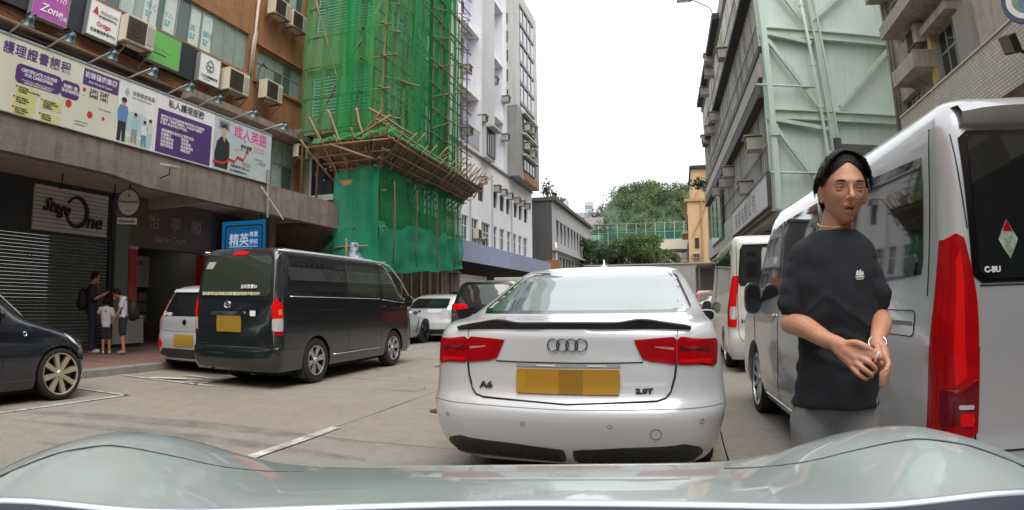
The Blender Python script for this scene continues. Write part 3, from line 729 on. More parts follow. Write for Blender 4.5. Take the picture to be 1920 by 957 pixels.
    P_(r,'number_plate',plate_amber,rear,rpoly(-.26,.26,.80,.92,.006),.015,6,3,.01)
    mirror(r,-W+.02,3.92,1.20,.17,.32,.16,mat('mirror_dark',(.03,.035,.045),.3,coat=.6),arm=.06)
    mirror(r,W-.06,3.92,1.22,.20,.30,.16,plastic,arm=.16)
    # windscreen
    P_(r,'windscreen',privacy,B.front,rp([(-.80,1.22),(.80,1.22),(.72,1.82),(-.72,1.82)],.06),.006,14,10)
    return r,B
minivan,MV=build_minivan()

# ---------------------------------------------------------------- white van ahead of it
def build_whitevan():
    H,W,L=2.21,.96,5.2
    r=thing('white_van',(1.73,9.85,0),R(1.0),'warm white high-roof van parked ahead of the silver minivan','van')
    B=Body(hiace_rows(H,W,L),(1.07,4.2),.38,.34); B.build(r,paint_cream,nz=26,crown=.03,angle=38)
    rear=B.rear
    for sx in (W-.03,-(W-.03)):
        for yy in (1.07,4.2): wheel(r,sx,yy,.33,.22,.21,6,alloy,'wide')
    for sg in (-1,1):
        sd=B.side(sg)
        P_(r,'side_window',privacy2,sd,rp([(.35,1.28),(2.9,1.22),(2.9,1.98),(.4,2.0)],.06),.004,16,8)
        P_(r,'front_door_window',privacy,sd,rp([(3.05,1.20),(4.25,1.12),(3.9,1.7),(3.5,1.95),(3.05,1.97)],.05),.004,12,8)
        P_(r,'tail_lamp',lamp_bright,B.rn,rp([(sg*.86,.74),(sg*.99,.74),(sg*.99,1.55),(sg*.90,1.55)],.015),.012,5,14,.03,50)
        P_(r,'reversing_lamp',lamp_clear,B.rn,rp([(sg*.87,.86),(sg*.975,.86),(sg*.975,1.06),(sg*.87,1.06)],.01),.016,4,4,.004)
        P_(r,'tail_lamp_side',lamp_red,sd,rp([(.06,.74),(.15,.74),(.14,1.55),(.085,1.55)],.01),.008,3,14,.02,50)
        seam(sd,[(3.0,.4),(3.0,1.98)],.004,root=r)
    P_(r,'window_surround',gloss_black,rear,rp([(-.80,1.385),(.80,1.385),(.74,2.05),(-.74,2.05)],.04),.004,10,8)
    P_(r,'rear_window',privacy,rear,rp([(-.76,1.41),(.76,1.41),(.70,2.02),(-.70,2.02)],.04),.008,10,8)
    P_(r,'window_blind',mat('blind_grey',(.42,.46,.44),.5,coat=.5),rear,rp([(-.42,1.45),(.6,1.45),(.56,1.99),(-.40,1.99)],.02),.0105,8,8,.002)
    seam(rear,[(-.80,2.1),(-.815,1.4),(-.80,.62),(-.75,.52),(.75,.52)],.004,root=r)
    FF=Fr((0,rear(-.7,.79)[1]-.008,0),(1,0,0),(0,0,1),(0,-1,0)); text(FF,'HIACE',-.76,.80,0,.085,chrome_dark,r,name='badge',bold=.003,world=False,sx=1.3)
    mirror(r,-W,3.95,1.0,.2,.28,.14,plastic); mirror(r,W,3.95,1.0,.2,.28,.14,plastic)
    return r
whitevan=build_whitevan()

# ---------------------------------------------------------------- dark grey van on the left
def build_blackvan():
    H,W,L=1.97,.78,4.55
    r=thing('dark_van',(-5.90,6.60,0),R(.6),'dark grey long van with an amber plate and white characters on its rear window','van')
    rows=[(.24,.05,L-.1,W*.95,.10,.25,.02,.08),(.34,.0,L-.02,W*.985,.10,.25,.02,.1),(.50,-.01,L,W,.10,.25,.02,.1),(.56,.0,L,W,.09,.25,.02,.1),(.58,.03,L,W,.09,.25,.02,.1),(.95,.035,L-.03,W,.09,.25,.02,.1),(1.2,.045,L-.22,W*.99,.09,.25,.02,.1),
          (1.3,.06,L-.38,W*.975,.09,.25,.02,.1),(1.6,.10,L-.72,W*.93,.09,.22,.02,.08),(1.83,.14,L-1.0,W*.885,.09,.2,.02,.08),(1.90,.17,L-1.15,W*.86,.10,.18,.02,.08),(1.945,.22,L-1.3,W*.81,.12,.18,.02,.08)]
    B=Body(rows,(1.00,3.57),.37,.335); B.build(r,paint_black,nz=26,crown=.03,angle=38)
    rear=B.rear
    for sx in (W-.01,-(W-.01)):
        for yy in (1.00,3.57): wheel(r,sx,yy,.335,.2,.215,6,alloy,'twin')
    P_(r,'rear_window',privacy2,rear,rp([(-.66,1.275),(.64,1.275),(.60,1.83),(-.62,1.83)],.05),.006,10,8)
    P_(r,'high_brake_lamp',lamp_bright,rear,rpoly(-.10,.16,1.85,1.905,.015),.01,6,3,.01)
    P_(r,'wiper_cover',mat('label_grey',(.4,.4,.4),.4),rear,[(-.60,1.66),(-.46,1.66),(-.40,1.76),(-.55,1.76)],.012,4,3,.004)
    P_(r,'number_plate',plate_ochre,rear,rpoly(-.30,.155,.775,1.0,.006),.016,4,3,.01)
    P_(r,'plate_garnish',chrome,rear,rpoly(-.42,.22,1.005,1.06,.02),.02,8,2,.015)
    P_(r,'white_label',white_print,rear,rpoly(.30,.40,1.0,1.075,.006),.006,3,2,.002)
    P_(r,'lock_cover',gloss_black,rear,rpoly(.405,.46,1.02,1.08,.006),.006,3,2,.003)
    mb=MB(); c=(-.105,1.155)
    mb.tube([rear(c[0]+.058*math.cos(g),c[1]+.048*math.sin(g),.012) for g in [2*PI*k/20 for k in range(20)]],.007,5,True)
    mb.tube([rear(c[0]+.025*math.cos(g),c[1]+.045*math.sin(g),.012) for g in [2*PI*k/14 for k in range(14)]],.005,5,True)
    mb.tube([rear(c[0]+.05*math.cos(g),c[1]+.02+.018*math.sin(g),.012) for g in [2*PI*k/14 for k in range(14)]],.005,5,True)
    mb.obj('emblem',chrome,r,smooth=True)
    y=rear(0,1.30)[1]; FF=Fr((0,y-.012-.13*1.30,0),(1,0,0),(0,.13,1),(0,-1,.13))
    text(FF,'全城熱賣50',.12,1.395,0.009,.058,white_print,r,name='window_lettering',bold=.001,world=False)
    text(FF,'請勿將車泊近車尾以免影響起卸貨物多謝合作!',-.60,1.30,0,.050,cream_print,r,name='window_lettering',bold=.001,world=False,sx=1.05)
    seam(rear,[(-.72,.60),(-.50,.60),(-.46,.56),(.55,.56),(.60,.60),(.74,.60)],.005,root=r)
    seam(rear,[(.705,.62),(.69,1.25),(.645,1.85)],.006,root=r,m=mat('pillar_bright',(.5,.52,.54),.2,.6))
    for sg in (-1,1):
        sd=B.side(sg)
        lp=P_(r,'tail_lamp',lamp_bright,B.rn,rp([(sg*.90,.97),(sg*.998,.97),(sg*.99,1.22),(sg*.95,1.27),(sg*.905,1.18)],.01),.012,4,6,.03,50)
        P_(r,'tail_lamp_side',lamp_bright,sd,rp([(.03,.97),(.15,.97),(.15,1.16),(.11,1.24),(.05,1.22)],.01),.010,4,6,.02,50)
        P_(r,'indicator_lamp',lamp_orange,sd,rp([(.05,1.02),(.13,1.02),(.12,1.10),(.06,1.12)],.01),.013,4,4,.004,50)
        P_(r,'reversing_lamp',lamp_clear,sd,rp([(.04,.80),(.15,.80),(.15,.97),(.04,.97)],.01),.010,4,6,.02,50)
        P_(r,'reversing_lamp',lamp_clear,B.rn,rp([(sg*.91,.80),(sg*.995,.80),(sg*.995,.97),(sg*.90,.97)],.01),.012,4,4,.02,50)
        P_(r,'lower_lamp',lamp_red,sd,rp([(.05,.74),(.15,.74),(.15,.80),(.04,.80)],.008),.010,4,3,.02,50)
        P_(r,'side_window',privacy,sd,rp([(.32,1.285),(1.88,1.27),(1.88,1.80),(.34,1.79)],.04),.004,12,6)
        P_(r,'middle_window',privacy2,sd,rp([(1.93,1.27),(3.0,1.26),(3.0,1.80),(1.93,1.80)],.04),.004,12,6)
        P_(r,'front_door_window',privacy2,sd,rp([(3.15,1.25),(4.10,1.18),(3.85,1.5),(3.55,1.76),(3.15,1.79)],.04),.004,12,6)
        seam(sd,[(.34,1.272),(1.9,1.258),(3.05,1.245)],.007,.004,name='window_trim',m=chrome,root=r)
        seam(sd,[(3.12,1.235),(4.15,1.16)],.006,.004,name='window_trim',m=chrome,root=r)
        seam(sd,[(3.07,.36),(3.08,1.82)],.003,root=r); seam(sd,[(1.90,.40),(1.905,1.82)],.003,root=r); seam(sd,[(4.05,.6),(4.1,1.15)],.003,root=r)
        seam(sd,[(1.45,.39),(3.15,.385)],.009,.006,name='sill_trim',m=chrome,root=r)
        seam(sd,[(.03,.56),(.62,.55)],.003,root=r); seam(sd,[(.35,1.08),(1.85,1.07)],.003,root=r)
        P_(r,'door_handle',chrome_dark,sd,rpoly(3.18,3.34,1.08,1.12,.012),.02,5,3,.015)
        mb=MB(); mb.tube([(sg*(W*.86+.0),.17,1.905),(sg*(W*.86),1.5,1.915),(sg*W*.855,3.2,1.91),(sg*W*.88,3.55,1.86),(sg*W*.93,3.95,1.6),(sg*W*.98,4.3,1.27)],.014,6)
        mb.obj('rain_gutter',mat('gutter_bright',(.6,.62,.64),.25,.5),r,smooth=True)
    mirror(r,W+.02,3.98,1.20,.16,.22,.12,paint_black,arm=.2); mirror(r,-W-.02,3.98,1.20,.16,.22,.12,paint_black,arm=.2)
    P_(r,'windscreen',privacy2,B.front,rp([(-.66,1.27),(.66,1.27),(.60,1.80),(-.60,1.80)],.05),.006,10,8)
    for sg in (-1,1):
        mb=MB(); mb.box(sg*.62-.12,sg*.62+.12,.68,.72,.10,.30); mb.obj('mud_flap',rubber,r)
    return r
blackvan=build_blackvan()

# ---------------------------------------------------------------- small cars
def car_rows(L,W,H,hatch=True,belt=.92,hood=1.05,nose=.75,rearlean=.28,ws=.85,trunk=0):
    """generic car: hatch or notch"""
    return [(.20,.10,L-.1,W*.9,.2,.3,.05,.1),(.28,.03,L-.03,W*.96,.22,.35,.07,.15),(.42,.0,L,W*.99,.24,.38,.08,.18),(.56,.0,L-.01,W,.24,.38,.08,.18),(.66,.03,L-.05,W,.22,.38,.08,.18),(nose,.04,L-.22,W*.995,.2,.38,.08,.18),
            (belt-.03,.05+trunk*.3,L-hood*.8,W*.97,.2,.36,.08,.15),(belt+.03,.07+trunk,L-hood,W*.93,.18,.3,.08,.14),((belt+H)/2,.07+trunk+rearlean*.45,L-hood-ws*.45,W*.85,.16,.25,.08,.12),(H-.09,.07+trunk+rearlean*.9,L-hood-ws*.88,W*.76,.16,.2,.08,.1),(H-.04,.10+trunk+rearlean*1.15,L-hood-ws*1.0,W*.71,.16,.2,.08,.1),(H-.01,.2+trunk+rearlean*1.4,L-hood-ws*1.2,W*.63,.16,.2,.08,.1)]
def glaze(r,B,L,H,belt,rear_g,side,W,mg=None,name='side_window'):
    g=mg or privacy; zt=H-.12; zb=belt+.04
    P_(r,'rear_window',g,B.rear,rp([(-W*.74,zb),(W*.74,zb),(W*.64,zt),(-W*.64,zt)],.05),.005,10,6)
    P_(r,'windscreen',g,B.front,rp([(-W*.78,zb),(W*.78,zb),(W*.66,zt),(-W*.66,zt)],.05),.005,10,6)
    for sg in (-1,1):
        P_(r,name,g,B.side(sg),rp(side,.04),.004,14,6)
def build_micro():
    H,W,L=1.47,.79,3.55
    r=thing('small_hatchback',(-7.72,7.42,0),R(0),'small silver hatchback at the kerb with two round red bumper lamps','car')
    B=Body(car_rows(L,W,H,belt=.90,nose=.74,rearlean=.26),(.55,2.9),.31,.29); B.build(r,mat('paint_bright_silver',(.52,.52,.56),.3,.4,coat=1.,flake=.03),angle=40)
    glaze(r,B,L,H,.90,0,[(.45,.96),(2.4,.93),(1.9,1.30),(.65,1.32)],W)
    for sx in (W-.02,-(W-.02)):
        for yy in (.55,2.9): wheel(r,sx,yy,.285,.17,.18,5,alloy,'twin')
    re=B.rear
    for sg in (-1,1):
        P_(r,'tail_lamp',lamp_bright,re,rp([(sg*.62,1.02),(sg*.715,1.02),(sg*.68,1.27),(sg*.60,1.25)],.02),.012,4,6,.03,50)
        P_(r,'tail_lamp',mat('lamp_magenta_red',(.6,.01,.06),.2,coat=1.),re,rp([(sg*.655,.70),(sg*.765,.70),(sg*.725,1.02),(sg*.64,1.02)],.02),.012,4,8,.03,50)
        P_(r,'reversing_lamp',lamp_clear,re,rp([(sg*.66,.80),(sg*.72,.80),(sg*.71,.92),(sg*.66,.92)],.01),.0155,3,3,.003,50)
        P_(r,'bumper_lamp',lamp_bright,re,[(sg*.60+.065*math.cos(g),.475+.075*math.sin(g)) for g in [2*PI*k/14+.1 for k in range(14)]],.012,6,8,.02,50)
    P_(r,'number_plate',plate_ochre,re,rpoly(-.21,.24,.44,.64,.006),.012,4,3,.01)
    P_(r,'lower_bumper',plastic,re,rp([(-.45,.24),(.45,.24),(.55,.30),(.40,.40),(-.52,.40),(-.66,.28)],.03),.008,10,4,.02)
    seam(re,[(-.60,.9),(-.58,.72),(-.5,.69),(.5,.69),(.58,.72),(.60,.9)],.003,root=r)
    P_(r,'roof_spoiler',paint_white,re,rpoly(-.5,.5,H-.13,H-.075,.02),.06,8,3,.05)
    P_(r,'emblem',gloss_black,re,[(.045*math.cos(g),.84+.05*math.sin(g)) for g in [2*PI*k/12+.1 for k in range(12)]],.01,4,5,.01)
    y=re(-.4,.955)[1]; text(Fr((0,y-.012,0),(1,0,0),(0,0,1),(0,-1,0)),'Gogo',-.55,.955,0,.09,white_print,r,name='window_lettering',bold=.003,world=False)
    mirror(r,W*.9,2.25,.92,.17,.12,.08,paint_silver); mirror(r,-W*.9,2.25,.92,.17,.12,.08,paint_silver)
    return r
micro=build_micro()
def build_mpv():
    H,W,L=1.63,.85,4.1
    r=thing('dark_blue_car',(-7.66,1.0,0),R(0),'dark navy car nosing in at the left edge with champagne eight-spoke wheel','car')
    rows=[(.16,.10,L-.12,W*.9,.2,.3,.05,.14),(.24,.03,L-.04,W*.96,.22,.32,.07,.15),(.36,.0,L-.01,W*.99,.24,.36,.08,.16),(.50,.0,L,W,.24,.36,.08,.16),(.58,.02,L-.01,W,.22,.36,.08,.16),(.68,.04,L-.05,W*.995,.2,.36,.08,.16),
          (.77,.05,L-.16,W*.985,.2,.36,.08,.16),(.85,.06,L-.42,W*.97,.18,.34,.08,.16),(.93,.07,L-.70,W*.95,.18,.34,.08,.16),(.98,.08,L-.86,W*.93,.18,.3,.08,.14),(1.25,.15,L-1.28,W*.86,.16,.25,.08,.12),(1.5,.28,L-1.72,W*.77,.16,.2,.08,.1),(1.58,.34,L-1.9,W*.70,.16,.2,.08,.1)]
    B=Body(rows,(.75,3.50),.35,.30); B.build(r,paint_navy,angle=40,nz=30)
    for sx in (W-.005,-(W-.005)):
        for yy in (.75,3.50): wheel(r,sx,yy,.315,.2,.245,8,alloy_cream,'wide')
    for sg in (-1,1):
        sd=B.side(sg)
        P_(r,'front_door_window',privacy,sd,rp([(1.75,1.03),(2.80,1.01),(2.45,1.30),(2.15,1.48),(1.75,1.5)],.04),.004,12,6)
        P_(r,'rear_door_window',privacy,sd,rp([(.6,1.06),(1.68,1.03),(1.68,1.5),(.8,1.48)],.04),.004,12,6)
        P_(r,'corner_window',privacy,sd,rp([(2.87,1.01),(3.13,.99),(2.78,1.19)],.02),.004,6,4)
        P_(r,'headlamp',mat('headlamp_clear',(.80,.83,.86),.15,0,coat=1.),sd,rp([(3.66,.70),(3.84,.60),(3.93,.58),(3.92,.66),(3.80,.76),(3.62,.83),(3.54,.83)],.02),.006,12,12,.02,50)
        P_(r,'lamp_bezel',mat('lamp_bezel_blue',(.03,.05,.12),.1,.3,coat=1.),sd,rp([(3.70,.72),(3.82,.65),(3.84,.69),(3.70,.78)],.02),.009,5,5,.003,50)
        seam(sd,[(2.70,.30),(2.74,.62),(2.80,.98)],.003,root=r); seam(sd,[(1.72,.3),(1.72,1.0)],.003,root=r)
        seam(sd,[(3.62,.86),(3.42,.90),(3.1,.965)],.003,root=r); seam(sd,[(3.84,.31),(4.0,.33)],.003,root=r)
        seam(sd,[(3.18,.985),(2.80,1.29),(2.36,1.53)],.012,.008,name='windscreen_pillar_trim',m=mat('trim_bright',(.6,.62,.65),.25,.4),root=r)
        mb=MB(); 
        for dz in (0,-.022): mb.tube([sd(3.02+.022*math.cos(g),.80+dz*0+.022*math.sin(g),.004) for g in [2*PI*k/10 for k in range(10)]],.005,4,True)
        mb.obj('wing_badge',chrome,r)
    P_(r,'number_plate',white_print,B.front,rpoly(-.26,.26,.36,.47,.006),.012,4,3,.01)
    P_(r,'grille',plastic,B.front,rpoly(-.42,.42,.52,.66,.03),.006,8,4,.01)
    P_(r,'windscreen',privacy,B.front,rp([(-.68,1.01),(.68,1.01),(.58,1.47),(-.58,1.47)],.05),.005,10,6)
    mirror(r,W*.94,2.62,1.0,.22,.16,.10,gloss_black)
    return r
mpv=build_mpv()
def build_coupe():
    H,W,L=1.33,.93,4.5
    r=thing('silver_coupe',(-8.02,12.35,0),R(0),'low silver coupe parked past the dark van, vent cut behind its dark front wheel','car')
    B=Body(car_rows(L,W,H,belt=.86,nose=.68,hood=1.2,rearlean=.7,ws=.9,trunk=.45),(.9,3.62),.37,.34); B.build(r,paint_silver,angle=40)
    glaze(r,B,L,H,.86,0,[(1.3,.92),(3.0,.90),(2.6,1.18),(1.8,1.2)],W)
    for sx in (W,-W):
        for yy in (.9,3.62): wheel(r,sx,yy,.35,.25,.26,6,alloy_dark,'twin')
    P_(r,'wing_vent',gap,B.side(1),[(3.0,.35),(3.06,.35),(3.2,.70),(3.16,.72)],.004,3,6)
    mirror(r,W*.92,2.9,.88,.18,.12,.08,paint_silver)
    for sg in (-1,1): P_(r,'headlamp',lamp_clear,B.side(sg),rp([(4.05,.62),(4.25,.60),(4.15,.74),(3.95,.75)],.02),.006,4,4)
    return r
coupe=build_coupe()
def build_prius():
    H,W,L=1.40,.84,4.3
    r=thing('white_hatchback',(-7.16,16.25,0),R(0),'white hatchback with dark rear glass and clear lamps beyond the silver coupe','car')
    B=Body(car_rows(L,W,H,belt=.98,nose=.74,rearlean=.55,ws=.9),(.8,3.4),.34,.32); B.build(r,paint_white,angle=40)
    glaze(r,B,L,H,.98,0,[(.9,1.0),(2.9,.98),(2.3,1.32),(1.2,1.32)],W)
    for sx in (W-.01,-(W-.01)):
        for yy in (.8,3.4): wheel(r,sx,yy,.32,.2,.2,5,alloy,'twin')
    for sg in (-1,1): P_(r,'tail_lamp',lamp_clear,B.rear,rp([(sg*.64,.72),(sg*.80,.72),(sg*.78,1.02),(sg*.66,1.02)],.02),.012,4,6,.03,50)
    P_(r,'number_plate',white_print,B.rear,rpoly(-.0,.42,.86,.97,.006),.012,4,3,.01)
    P_(r,'rear_spoiler',gloss_black,B.rear,rpoly(-.6,.6,1.0,1.03,.01),.03,8,2,.03)
    P_(r,'emblem',chrome,B.rear,rpoly(-.32,-.22,.88,.93,.02),.012,3,3,.01)
    P_(r,'lower_bumper',plastic,B.rear,rpoly(-.6,.6,.24,.38,.03),.008,8,3,.01)
    mirror(r,W*.9,2.8,.95,.18,.13,.08,paint_white)
    return r
build_prius()
def build_suv():
    H,W,L=1.75,.93,4.6
    r=thing('black_suv',(-5.05,14.9,0),R(0),'black car with wide red tail lamp half hidden behind the white sedan','car')
    B=Body(car_rows(L,W,H,belt=1.08,nose=.9,rearlean=.3,ws=.8),(.9,3.6),.38,.36); B.build(r,paint_dark,angle=40)
    glaze(r,B,L,H,1.08,0,[(.6,1.15),(3.2,1.12),(2.6,1.58),(.8,1.58)],W)
    for sx in (W-.01,-(W-.01)):
        for yy in (.9,3.6): wheel(r,sx,yy,.36,.22,.24,5,alloy,'twin')
    for sg in (-1,1):
        P_(r,'tail_lamp',lamp_bright,B.rear,rp([(sg*.35,1.0),(sg*.91,.94),(sg*.91,1.13),(sg*.45,1.13)],.03),.012,8,6,.03,50)
        P_(r,'tail_lamp_side',lamp_bright,B.side(sg),rp([(.06,.95),(.35,1.0),(.33,1.1),(.07,1.13)],.02),.008,5,5,.02,50)
        seam(B.side(sg),[(.6,1.60),(2.6,1.60)],.012,.01,name='roof_rail',m=chrome,root=r)
    P_(r,'number_plate',plate_amber,B.rear,rpoly(-.26,.26,.75,.86,.006),.012,4,3,.01)
    return r
build_suv()
def simple_car(name,loc,m,label,L=4.4,W=.86,H=1.45,rz=0,belt=.92,lamp=lamp_red,group=None):
    r=thing(name,loc,rz,label,'car',group)
    B=Body(car_rows(L,W,H,belt=belt,rearlean=.45),(.8,3.5),.34,.32); B.build(r,m,angle=40,nz=18)
    glaze(r,B,L,H,belt,0,[(.9,belt+.06),(2.9,belt+.04),(2.3,H-.14),(1.2,H-.14)],W)
    for sx in (W-.01,-(W-.01)):
        for yy in (.8,3.5): wheel(r,sx,yy,.32,.2,.2,5,alloy,'twin')
    for sg in (-1,1): P_(r,'tail_lamp',lamp,B.rear,rp([(sg*.5,.72),(sg*.82,.72),(sg*.80,.86),(sg*.52,.88)],.02),.012,4,4,.03,50)
    return r
simple_car('red_car',(1.35,24,0),paint_red,'small red car beyond the white van, just right of the sedan roof',H=1.5)
simple_car('maroon_car',(-8.0,21.5,0),mat('paint_maroon',(.25,.03,.05),.3,coat=1.),'maroon car behind the white hatchback by the bamboo scaffold',H=1.5)
def build_lorry():
    r=thing('delivery_lorry',(-6.6,24.0,0),0,'white box lorry with pale flat roof under the blue canopy','lorry')
    mb=MB(); mb.box(-.95,.95,0,3.6,.75,2.15); mb.obj('cargo_box',paint_cream,r,bevel=.03)
    mb=MB(); mb.grid([[(x,y,z) for x in (-.92,.92)] for y,z in ((3.7,.5),(5.2,.5),(5.25,1.1),(5.0,1.25),(4.75,2.0),(3.7,2.05))]); 
    for sx in (-.92,.92): mb.add([(sx,3.7,.5),(sx,5.2,.5),(sx,5.25,1.1),(sx,5.0,1.25),(sx,4.75,2.0),(sx,3.7,2.05)],[(0,1,2,3,4,5)])
    mb.add([(-.92,3.7,.5),(.92,3.7,.5),(.92,3.7,2.05),(-.92,3.7,2.05)],[(0,1,2,3)]); mb.obj('cab',paint_cream,r)
    mb=MB(); mb.box(-.6,.6,.05,5.0,.45,.72); mb.obj('chassis',under,r)
    for sx in (.93,-.93):
        for yy in (.9,4.4): wheel(r,sx,yy,.38,.22,.22,5,alloy)
    for sx in (-.75,.75): 
        mb=MB(); mb.box(sx-.12,sx+.12,-.03,0,.8,.9); mb.obj('tail_lamp',lamp_red,r)
    return r
build_lorry()
# ================================================================ BUILDINGS
brown_wall=mat('render_orange_brown',(.36,.165,.075),.85,var=.55,vs=1.3,bump=.3,bs=25,streak=.55,dirt=.35)
wall_shaded=mat('wall_brown_shaded',(.05,.035,.028),.9,var=.6,vs=2,bump=.3,bs=25,streak=.4)  # wall brown darkened for the slab's shade; also colours some pipes
conc=mat('concrete_weathered',(.27,.215,.175),.9,var=.7,vs=1.2,bump=.45,bs=20,streak=.6,streak_col=(.07,.06,.05),dirt=.5)
soffit=mat('soffit_render',(.68,.58,.50),.9,var=.4,vs=1,bump=.2,bs=15,dirt=.2)
shop_dark=mat('shop_panel_dark',(.05,.062,.066),.5,var=.3,vs=2)
shop_teal=mat('pier_grey_green',(.22,.26,.25),.5,var=.3,vs=1.5,bump=.05)
shutter_m=mat('shutter_grey_green',(.20,.23,.22),.8,0,spec=.05,var=.4,vs=1.5,streak=.3)
bronze=mat('bronze_cladding',(.22,.15,.11),.5,.2,var=.3,vs=1.5,streak=.2)
red_pillar=mat('red_tile',(.55,.02,.03),.35,coat=.3,var=.2)
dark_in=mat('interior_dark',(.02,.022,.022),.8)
fascia_navy=mat('fascia_navy',(.016,.02,.03),.5,var=.2)
alu=mat('window_frame_alu',(.33,.36,.34),.45,.4,var=.2,vs=5)
alu_dark=mat('window_frame_dark',(.06,.06,.06),.5,.2)
white_frame=mat('window_frame_white',(.6,.6,.58),.5)
glass_gr=glassmat('window_glass_green',(.10,.15,.13),.8); glass_dk=glassmat('window_glass_dark',(.03,.04,.045),.86)
glass_lt=mat('window_glass_blind',(.30,.36,.33),.25,0,coat=.6,var=.5,vs=3); glass_teal=mat('window_film_teal',(.22,.34,.32),.25,coat=.6,var=.4,vs=5,col2=(.5,.6,.55))
poster=mat('poster_paper',(.62,.66,.62),.6,var=.2,vs=5); poster_ink=mat('poster_ink_teal',(.08,.4,.42),.6)
sign_white=mat('sign_white',(.80,.80,.78),.45,coat=.2,var=.15,vs=2,streak=.15)
sign_cream=mat('sign_cream',(.70,.70,.56),.45,coat=.2,var=.15,vs=2)
purple=mat('print_purple',(.085,.03,.17),.5); ink=mat('print_black',(.02,.02,.022),.5); ink_purple=mat('print_violet',(.10,.035,.2),.5)
yellow_p=mat('print_yellow',(.66,.62,.25),.5); red_p=mat('print_red',(.55,.03,.03),.5); pink_p=mat('print_pink',(.72,.05,.28),.5)
teal_p=mat('print_teal',(.35,.6,.62),.5); blue_p=mat('print_blue',(.12,.25,.48),.5); skin_p=mat('print_skin',(.55,.35,.25),.5); grey_p=mat('print_grey',(.3,.3,.32),.5)
green_sign=mat('sign_green',(.13,.46,.08),.45,coat=.2,var=.15); magenta_sign=mat('sign_magenta',(.42,.06,.38),.45,coat=.2,var=.15)
ac_white=mat('ac_casing',(.60,.56,.44),.5,var=.3,vs=3,streak=.3,streak_col=(.2,.15,.1)); ac_grille=mat('ac_grille',(.06,.038,.025),.6,.2); ac_metal=mat('ac_bracket',(.20,.16,.12),.6,.4,dirt=.5)
pipe_m=mat('pipe_grey',(.32,.30,.27),.5,.2,var=.3); pipe_brown=mat('pipe_rust',(.22,.13,.08),.6,var=.4)
NX=(1,0,0)
def FX(x): return Fr((x,0,0),(0,1,0),(0,0,1),(1,0,0))
def FY(y): return Fr((0,y,0),(1,0,0),(0,0,1),(0,-1,0))
def bx(name,m,parent,*d,bevel=0,world=True):
    mb=MB(); mb.box(*d); return mb.obj(name,m,parent,world=world,bevel=bevel)

# ---- left brown building
LB=thing('shop_building',(-11.3,6,0),0,'orange brown building over a weathered concrete canopy, grey shutter shop below','building')
F=FX(-11.3)
W1=(5.6,12.75,7.55,8.72); W2=(13.2,15.45,7.50,8.45); W3=(13.75,15.35,4.35,6.05); W0=(-2,3.5,7.55,8.7); W4=(11.35,13.35,4.35,5.9)
bx('street_side_block',brown_wall,LB,-16,-11.3,-34,-6.02,3.9,14); bx('street_side_canopy',conc,LB,-12.3,-9.0,-34,-8.02,3.3,3.9); bx('street_side_shops',shop_dark,LB,-13,-12.3,-34,-8.02,.1,3.3)
mb=MB(); walltiles(F,mb,-6,15.65,6.3,14,[W1,W2,W0,(5.6,12.5,10.4,11.6),(13.2,15.3,10.4,11.6)],.2); mb.obj('upper_wall',brown_wall,LB,world=True)
mb=MB(); walltiles(F,mb,-6,15.65,3.9,6.3,[W3,W4],.2,c=-.02); mb.obj('lower_wall',brown_wall,LB,world=True)
mb=MB(); mb.add([(-11.3,15.65,3.3),(-16,15.65,3.3),(-16,15.65,14),(-11.3,15.65,14)],[(0,1,2,3)]); mb.add([(-11.3,-6,3.3),(-16,-6,3.3),(-16,-6,14),(-11.3,-6,14)],[(0,1,2,3)]); mb.quad((-11.3,-6,14),(-11.3,15.65,14),(-16,15.65,14),(-16,-6,14)); mb.obj('end_wall',brown_wall,LB,world=True)
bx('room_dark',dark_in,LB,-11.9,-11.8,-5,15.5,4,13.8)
gl=[glass_lt,glass_gr,glass_gr,glass_lt,glass_teal]
window(F,*W1,LB,alu,gl,16,(0,1),c=-.12,fw=.035); window(F,*W2,LB,alu,[glass_gr,glass_lt],5,(0,.62,1),c=-.12,fw=.04)
window(F,*W3,LB,alu,[glass_gr,glass_teal],3,(0,.55,1),c=-.14,fw=.045); window(F,*W4,LB,alu,[glass_gr,glass_dk],3,(0,.55,1),c=-.14,fw=.045); window(F,*W0,LB,alu,gl,8,(0,1),c=-.12,fw=.035)
for w_ in ((5.6,12.5,10.4,11.6),(13.2,15.3,10.4,11.6)): window(F,*w_,LB,alu,gl,6,(0,.6,1),c=-.12)
# window ledges and hoods
for (a0,a1,b) in ((5.5,12.85,7.52),(13.1,15.55,7.46)):
    mb=MB(); F.box(mb,a0,a1,b-.07,b,-.002,.09); mb.obj('sill',brown_wall,LB,world=True)
mb=MB(); F.box(mb,13.0,15.64,8.52,8.6,.002,.10); mb.obj('window_hood',brown_wall,LB,world=True)
# paper posters behind the strip window
pF=[(9.0,.42),(9.62,.40),(10.5,.38),(10.98,.36),(6.2,.4),(7.4,.4)]
for i,(y,w) in enumerate(pF):
    mb=MB(); F.box(mb,y,y+w,7.62,8.58,-.095,-.088); p=mb.obj('window_poster',poster,LB,world=True)
    text(F,['中心','Y∧','英','課程','Art','補習'][i],y+.04,8.0,-.086,.20,poster_ink,p,world=True).location
    text(F,'■ ■\n■■',y+.06,7.86,-.086,.09,poster_ink,p)
